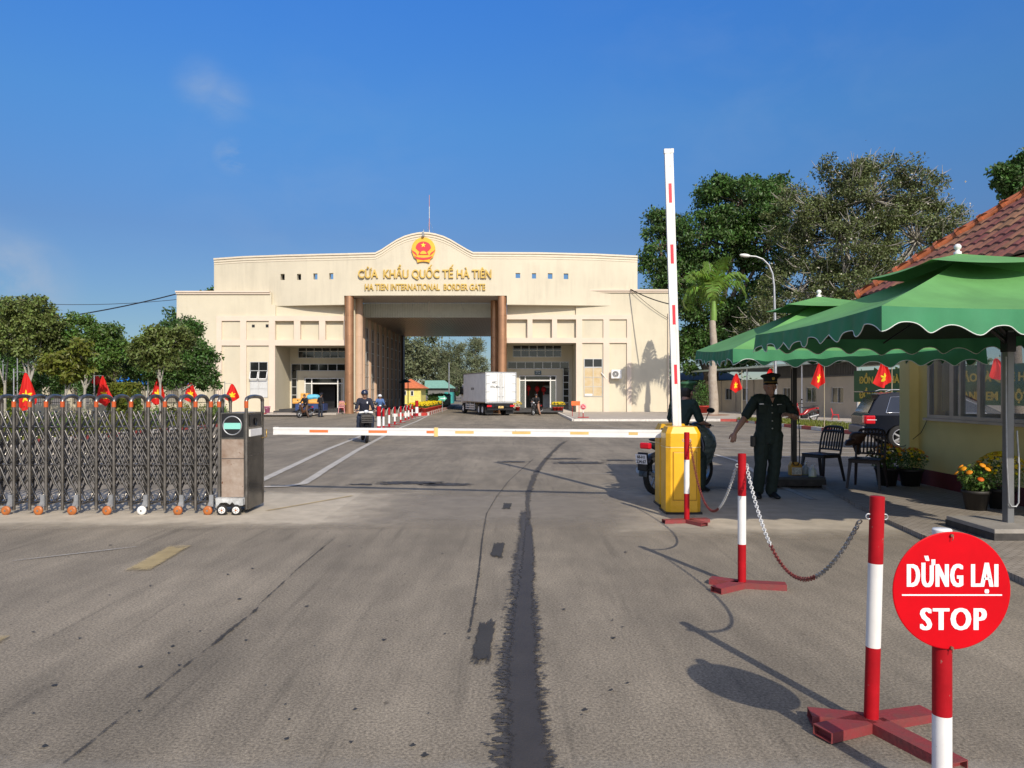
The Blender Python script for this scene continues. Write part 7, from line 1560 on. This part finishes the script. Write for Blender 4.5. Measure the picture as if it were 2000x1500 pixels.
# local: -y is the rear (towards the camera), +y forward
W2 = 1.18; Lb = 6.2; ZB, ZT = .98, 3.24
b = MB().use(truckw); b.rbox((0, Lb/2, (ZB+ZT)/2), (W2, Lb/2, (ZT-ZB)/2), .03); b.build('cargo_box', None, TK, world=False)
b = MB().use(galv)
for s in (-1, 1): b.box(s*W2-.035, s*W2+.02*s+.035 if s > 0 else s*W2+.035, -.02, .04, ZB, ZT); b.box(s*(W2+.004)-.012, s*(W2+.004)+.012, 0, Lb, ZB-.02, ZB+.06); b.box(s*(W2+.004)-.012, s*(W2+.004)+.012, 0, Lb, ZT-.07, ZT+.01)
b.box(-W2, W2, -.025, .03, ZT-.09, ZT+.015); b.box(-W2, W2, -.03, .03, ZB-.04, ZB+.05); b.build('corner_trim', None, TK, world=False)
for s in (-1, 1):
    b = MB().use(truckw); xa, xb = sorted((s*.02, s*(W2-.05))); b.rbox(((xa+xb)/2, -.045, (ZB+ZT)/2-.01), ((xb-xa)/2, .02, (ZT-ZB)/2-.08), .01); d = b.build('rear_door', None, TK, world=False)
    b = MB().use(galv)
    for xx in (s*.14, s*(.30)): b.cyl((xx, -.08, ZB+.06), (xx, -.08, ZT-.12), .016, n=8)
    for z in (ZB+.45, ZB+1.15): b.box(s*.14-.06, s*.14+.06, -.10, -.066, z-.03, z+.03)
    b.build('lock_rod', None, d, world=False); b = MB().use(galv)
    for z in (ZB+.2, ZB+.8, ZB+1.4, ZT-.25): xx = sorted((s*(W2-.30), s*(W2-.02))); b.box(xx[0], xx[1], -.075, -.066, z-.025, z+.025)
    b.build('hinge', None, d, world=False)
b = MB().use(black); b.box(-.012, .012, -.068, -.06, ZB+.06, ZT-.1); b.build('door_gasket', None, TK, world=False)
tb = mat('truck_lettering', (.05, .05, .05), .6)
text('68C', .34, .17, .003, .02, tb, parent=TK, M=Matrix.Translation((-.52, -.0665, ZB+1.42))); text('076.43', .62, .17, .003, .02, tb, parent=TK, M=Matrix.Translation((-.52, -.0665, ZB+1.08)))
text('8350', .85, .18, .003, .03, tb, parent=TK, M=Matrix.Translation((-W2-.002, 3.5, ZB+.95)) @ Matrix.Rotation(-pi/2, 4, 'Z'))
b = MB().use(blackm); b.box(-.45, .45, .0, 8.1, .70, .93); b.box(-1.0, 1.0, .05, .15, .62, .93)
b.box(-1.05, 1.05, -.02, .06, .42, .56); b.build('chassis', None, TK, world=False)
b = MB().use(black); b.box(-1.05, -.45, 2.05, 2.09, .15, .9); b.box(-1.10, -.50, .30, .34, .12, .62); b.box(.50, 1.10, .30, .34, .12, .62); b.build('mud_flap', None, TK, world=False)
for s in (-1, 1): b = MB().use(mat('tail_light_red', (.55, .01, .02), .15)); b.box(*sorted((s*.72, s*1.08)), -.05, .0, .66, .80); b.build('tail_light', None, TK, world=False)
b = MB().use(yelltape); b.box(-.20, .20, -.045, -.02, .56, .72); np_ = b.build('number_plate', None, TK, world=False); text('68C', .16, .05, .002, .015, tb, parent=np_, M=Matrix.Translation((0, -.0455, .645))); text('076.43', .3, .05, .002, .015, tb, parent=np_, M=Matrix.Translation((0, -.0455, .575)))
for y in (1.25, 2.45-.25, 6.75):
    for s in (-1, 1):
        b = MB().use(rubber); x_ = s*.92; b.lathe([(.24, -.14), (.40, -.14), (.44, -.11), (.44, .11), (.40, .14), (.24, .14)], (x_, y, .44), 28, 'X'); wh = b.build('wheel', None, TK, world=False); b = MB().use(whitep); b.lathe([(.001, s*.04), (.10, s*.10), (.14, s*.06), (.24, s*.13)], (x_, y, .44), 20, 'X'); b.build('rim', None, wh, world=False)
b = MB().use(whitep)
for z in (.45, .62, .80): b.box(-1.14, -1.11, 3.2, 5.7, z-.05, z+.03)
for y in (3.25, 4.4, 5.65): b.box(-1.11, -1.08, y-.04, y+.04, .4, .93)
b.build('side_guard', None, TK, world=False)
b = MB().use(mat('fuel_tank', (.5, .5, .5), .4, .5)); b.rbox((-.85, 4.4, .62), (.22, .5, .22), .08); b.build('tank', None, TK, world=False)
b = Blob(); b.hull(((0, 6.6, 1.0), (.95, .12, .25)), ((0, 8.0, .95), (.95, .12, .25)), ((0, 6.6, 2.5), (.93, .1, .12)), ((0, 7.8, 2.4), (.90, .12, .12))); b.build('cab', whitep, TK, .05, 2)
b = MB().use(darkglass); 
for s in (-1, 1): b.box(*sorted((s*1.02, s*1.06)), 7.0, 7.8, 1.55, 2.2)
b.build('cab_window', None, TK, world=False)
for s in (-1, 1): b = MB().use(black); b.rbox((s*1.32, 7.9, 2.0), (.10, .05, .22), .03); b.tube([(s*1.02, 7.95, 2.3), (s*1.3, 7.9, 2.25), (s*1.3, 7.9, 1.8), (s*1.02, 7.95, 1.7)], .015, 6); b.build('mirror', None, TK, world=False)
b = MB().use(galv); b.rbox((0, Lb+.15, 2.85), (.7, .2, .28), .04); b.build('cooling_unit', None, TK, world=False)
# ================================================================ parked car behind the kiosk
CR = thing('parked_car', 'dark grey sport utility car parked behind the kiosk, tail lamp lit red by the sun', 'car', (9.55, 20.0, gz(20)), radians(-13)); CR['label'] = 'dark grey sport utility car with red tail lamp parked behind the kiosk'
# local x along the car (rear at 0, front at 4.6), near side at y=0
prof = [(.12, .42), (.02, .62), (.0, .95), (.05, 1.0), (.10, 1.05), (.28, 1.42), (.42, 1.62), (.75, 1.68), (1.9, 1.69), (2.5, 1.63), (3.1, 1.32), (3.45, 1.12), (4.3, 1.02), (4.33, 1.0), (4.58, .85), (4.62, .5), (4.5, .35)]
def lower(x): return .30
HC = 1.62/1.69
bm_ = MB().use(carpaint); n = len(prof); W_ = 1.82
def inset(z): return .0 if z < 1.0 else (z-1.0)*.26
base = [(4.2, .30), (3.98, .30), (3.9, .55), (3.75, .68), (3.55, .72), (3.35, .68), (3.2, .55), (3.12, .30), (1.38, .30), (1.3, .55), (1.15, .68), (.95, .72), (.75, .68), (.6, .55), (.52, .34)]
loop = prof+base; k = len(loop); near = [(x, inset(z), z*HC) for x, z in loop]; far = [(x, W_-inset(z), z*HC) for x, z in loop]
bm_.add(near+far, [(i, (i+1) % k, (i+1) % k+k, i+k) for i in range(k)]); 
mesh_ = bpy.data.meshes.new('body'); bmx = bmesh.new(); 
for v in bm_.v: bmx.verts.new(v)
bmx.verts.ensure_lookup_table()
for f in bm_.f: bmx.faces.new([bmx.verts[i] for i in f])
for off in (0, k):
    # cap the side with triangulated face (split into greenhouse and lower body)
    iu = [i for i in range(len(prof)) if prof[i][1] >= 1.0]; il = [i for i in range(k) if loop[i][1] <= 1.0]
    bmx.faces.new([bmx.verts[off+i] for i in iu]); st_ = il.index(iu[-1]); il = il[st_:]+il[:st_]; bmx.faces.new([bmx.verts[off+i] for i in il])
bmesh.ops.recalc_face_normals(bmx, faces=bmx.faces[:]); bmx.to_mesh(mesh_); bmx.free(); mesh_.materials.append(carpaint); cb = link('body', mesh_, CR, .03)
def sidewin(pts, name='side_window'):
    b = MB().use(darkglass); P_ = [(x, inset(z)-.012, z*HC) for x, z in pts]; P2 = [(x, y+.03, z) for x, y, z in P_]; kk = len(P_); b.add(P_+P2, [tuple(range(kk)), tuple(range(2*kk-1, kk-1, -1))]+[(i, i+kk, (i+1) % kk+kk, (i+1) % kk) for i in range(kk)]); w_ = b.build(name, None, CR, world=False); b = MB().use(chrome)
    b.tube(P_+[P_[0]], .012, 5, False); b.build('frame', None, w_, world=False)
sidewin([(.55, 1.08), (.70, 1.54), (1.22, 1.58), (1.22, 1.08)]); sidewin([(1.30, 1.08), (1.30, 1.58), (2.05, 1.59), (2.05, 1.08)]); sidewin([(2.13, 1.08), (2.13, 1.58), (2.5, 1.53), (3.05, 1.24), (3.1, 1.08)])
b = MB().use(darkglass); b.add([(.125, .12, 1.08*HC), (.125, W_-.12, 1.08*HC), (.34, W_-.22, 1.52*HC), (.34, .22, 1.52*HC)], [(0, 1, 2, 3)]); b.v = [(x-.03, y, z) for x, y, z in b.v]; b.build('rear_window', None, CR, world=False)
b = MB().use(darkglass); b.add([(3.32, .12, 1.16*HC), (3.32, W_-.12, 1.16*HC), (2.6, W_-.2, 1.60*HC), (2.6, .2, 1.60*HC)], [(0, 1, 2, 3)]); b.v = [(x+.03, y, z+.02) for x, y, z in b.v]; b.build('windscreen', None, CR, world=False)
b = MB().use(mat('tail_light_red', (.55, .01, .02), .15)); b.rbox((.14, .02, .87*HC), (.13, .05, .12), .03); b.rbox((.02, .14, .87*HC), (.04, .14, .12), .03); tl = b.build('tail_light', None, CR, world=False); MB().use(signwhite).box(.05, .30, -.034, -.03, .86*HC, .875*HC).build('reflector_strip', None, tl, world=False)
b = MB().use(carpaint); b.rbox((.22, W_/2, 1.70*HC), (.20, .6, .02), .015); b.build('spoiler', None, CR, world=False)
b = MB().use(galv)
for y in (.25, W_-.25): b.tube([(.6, y, 1.70*HC), (.75, y, 1.76*HC), (2.3, y, 1.76*HC), (2.5, y, 1.68*HC)], .016, 6)
b.build('roof_rail', None, CR, world=False)
b = MB().use(mat('grey_bumper', (.10, .10, .11), .5)); b.rbox((.0, W_/2, .52), (.09, W_/2-.05, .13), .05); b.build('bumper', None, CR, world=False)
for x_ in (.95, 3.55):
    for y in (.10, W_-.10):
        b = MB().use(rubber); b.lathe([(.22, -.11), (.32, -.11), (.345, -.08), (.345, .08), (.32, .11), (.22, .11)], (x_, y, .345), 30, 'Y'); wh = b.build('wheel', None, CR, world=False); b = MB().use(mat('alloy', (.45, .45, .45), .35, .7)); b.torus((x_, y-.10, .345), .225, .016, 'Y', 28, 6)
        for q in range(6): M = Matrix.Translation((x_, y-.09, .345)) @ Matrix.Rotation(q*pi/3, 4, 'Y'); b.box(-.022, .022, -.02, .0, .02, .22, M)
        b.lathe([(.001, -.125), (.05, -.12), (.06, -.09)], (x_, y, .345), 12, 'Y'); b.build('rim', None, wh, world=False)
b = MB().use(black); b.box(.5, 4.2, .2, W_-.2, .25, .5); b.build('underbody', None, CR, world=False)
CR.scale = (.95, .95, .95)
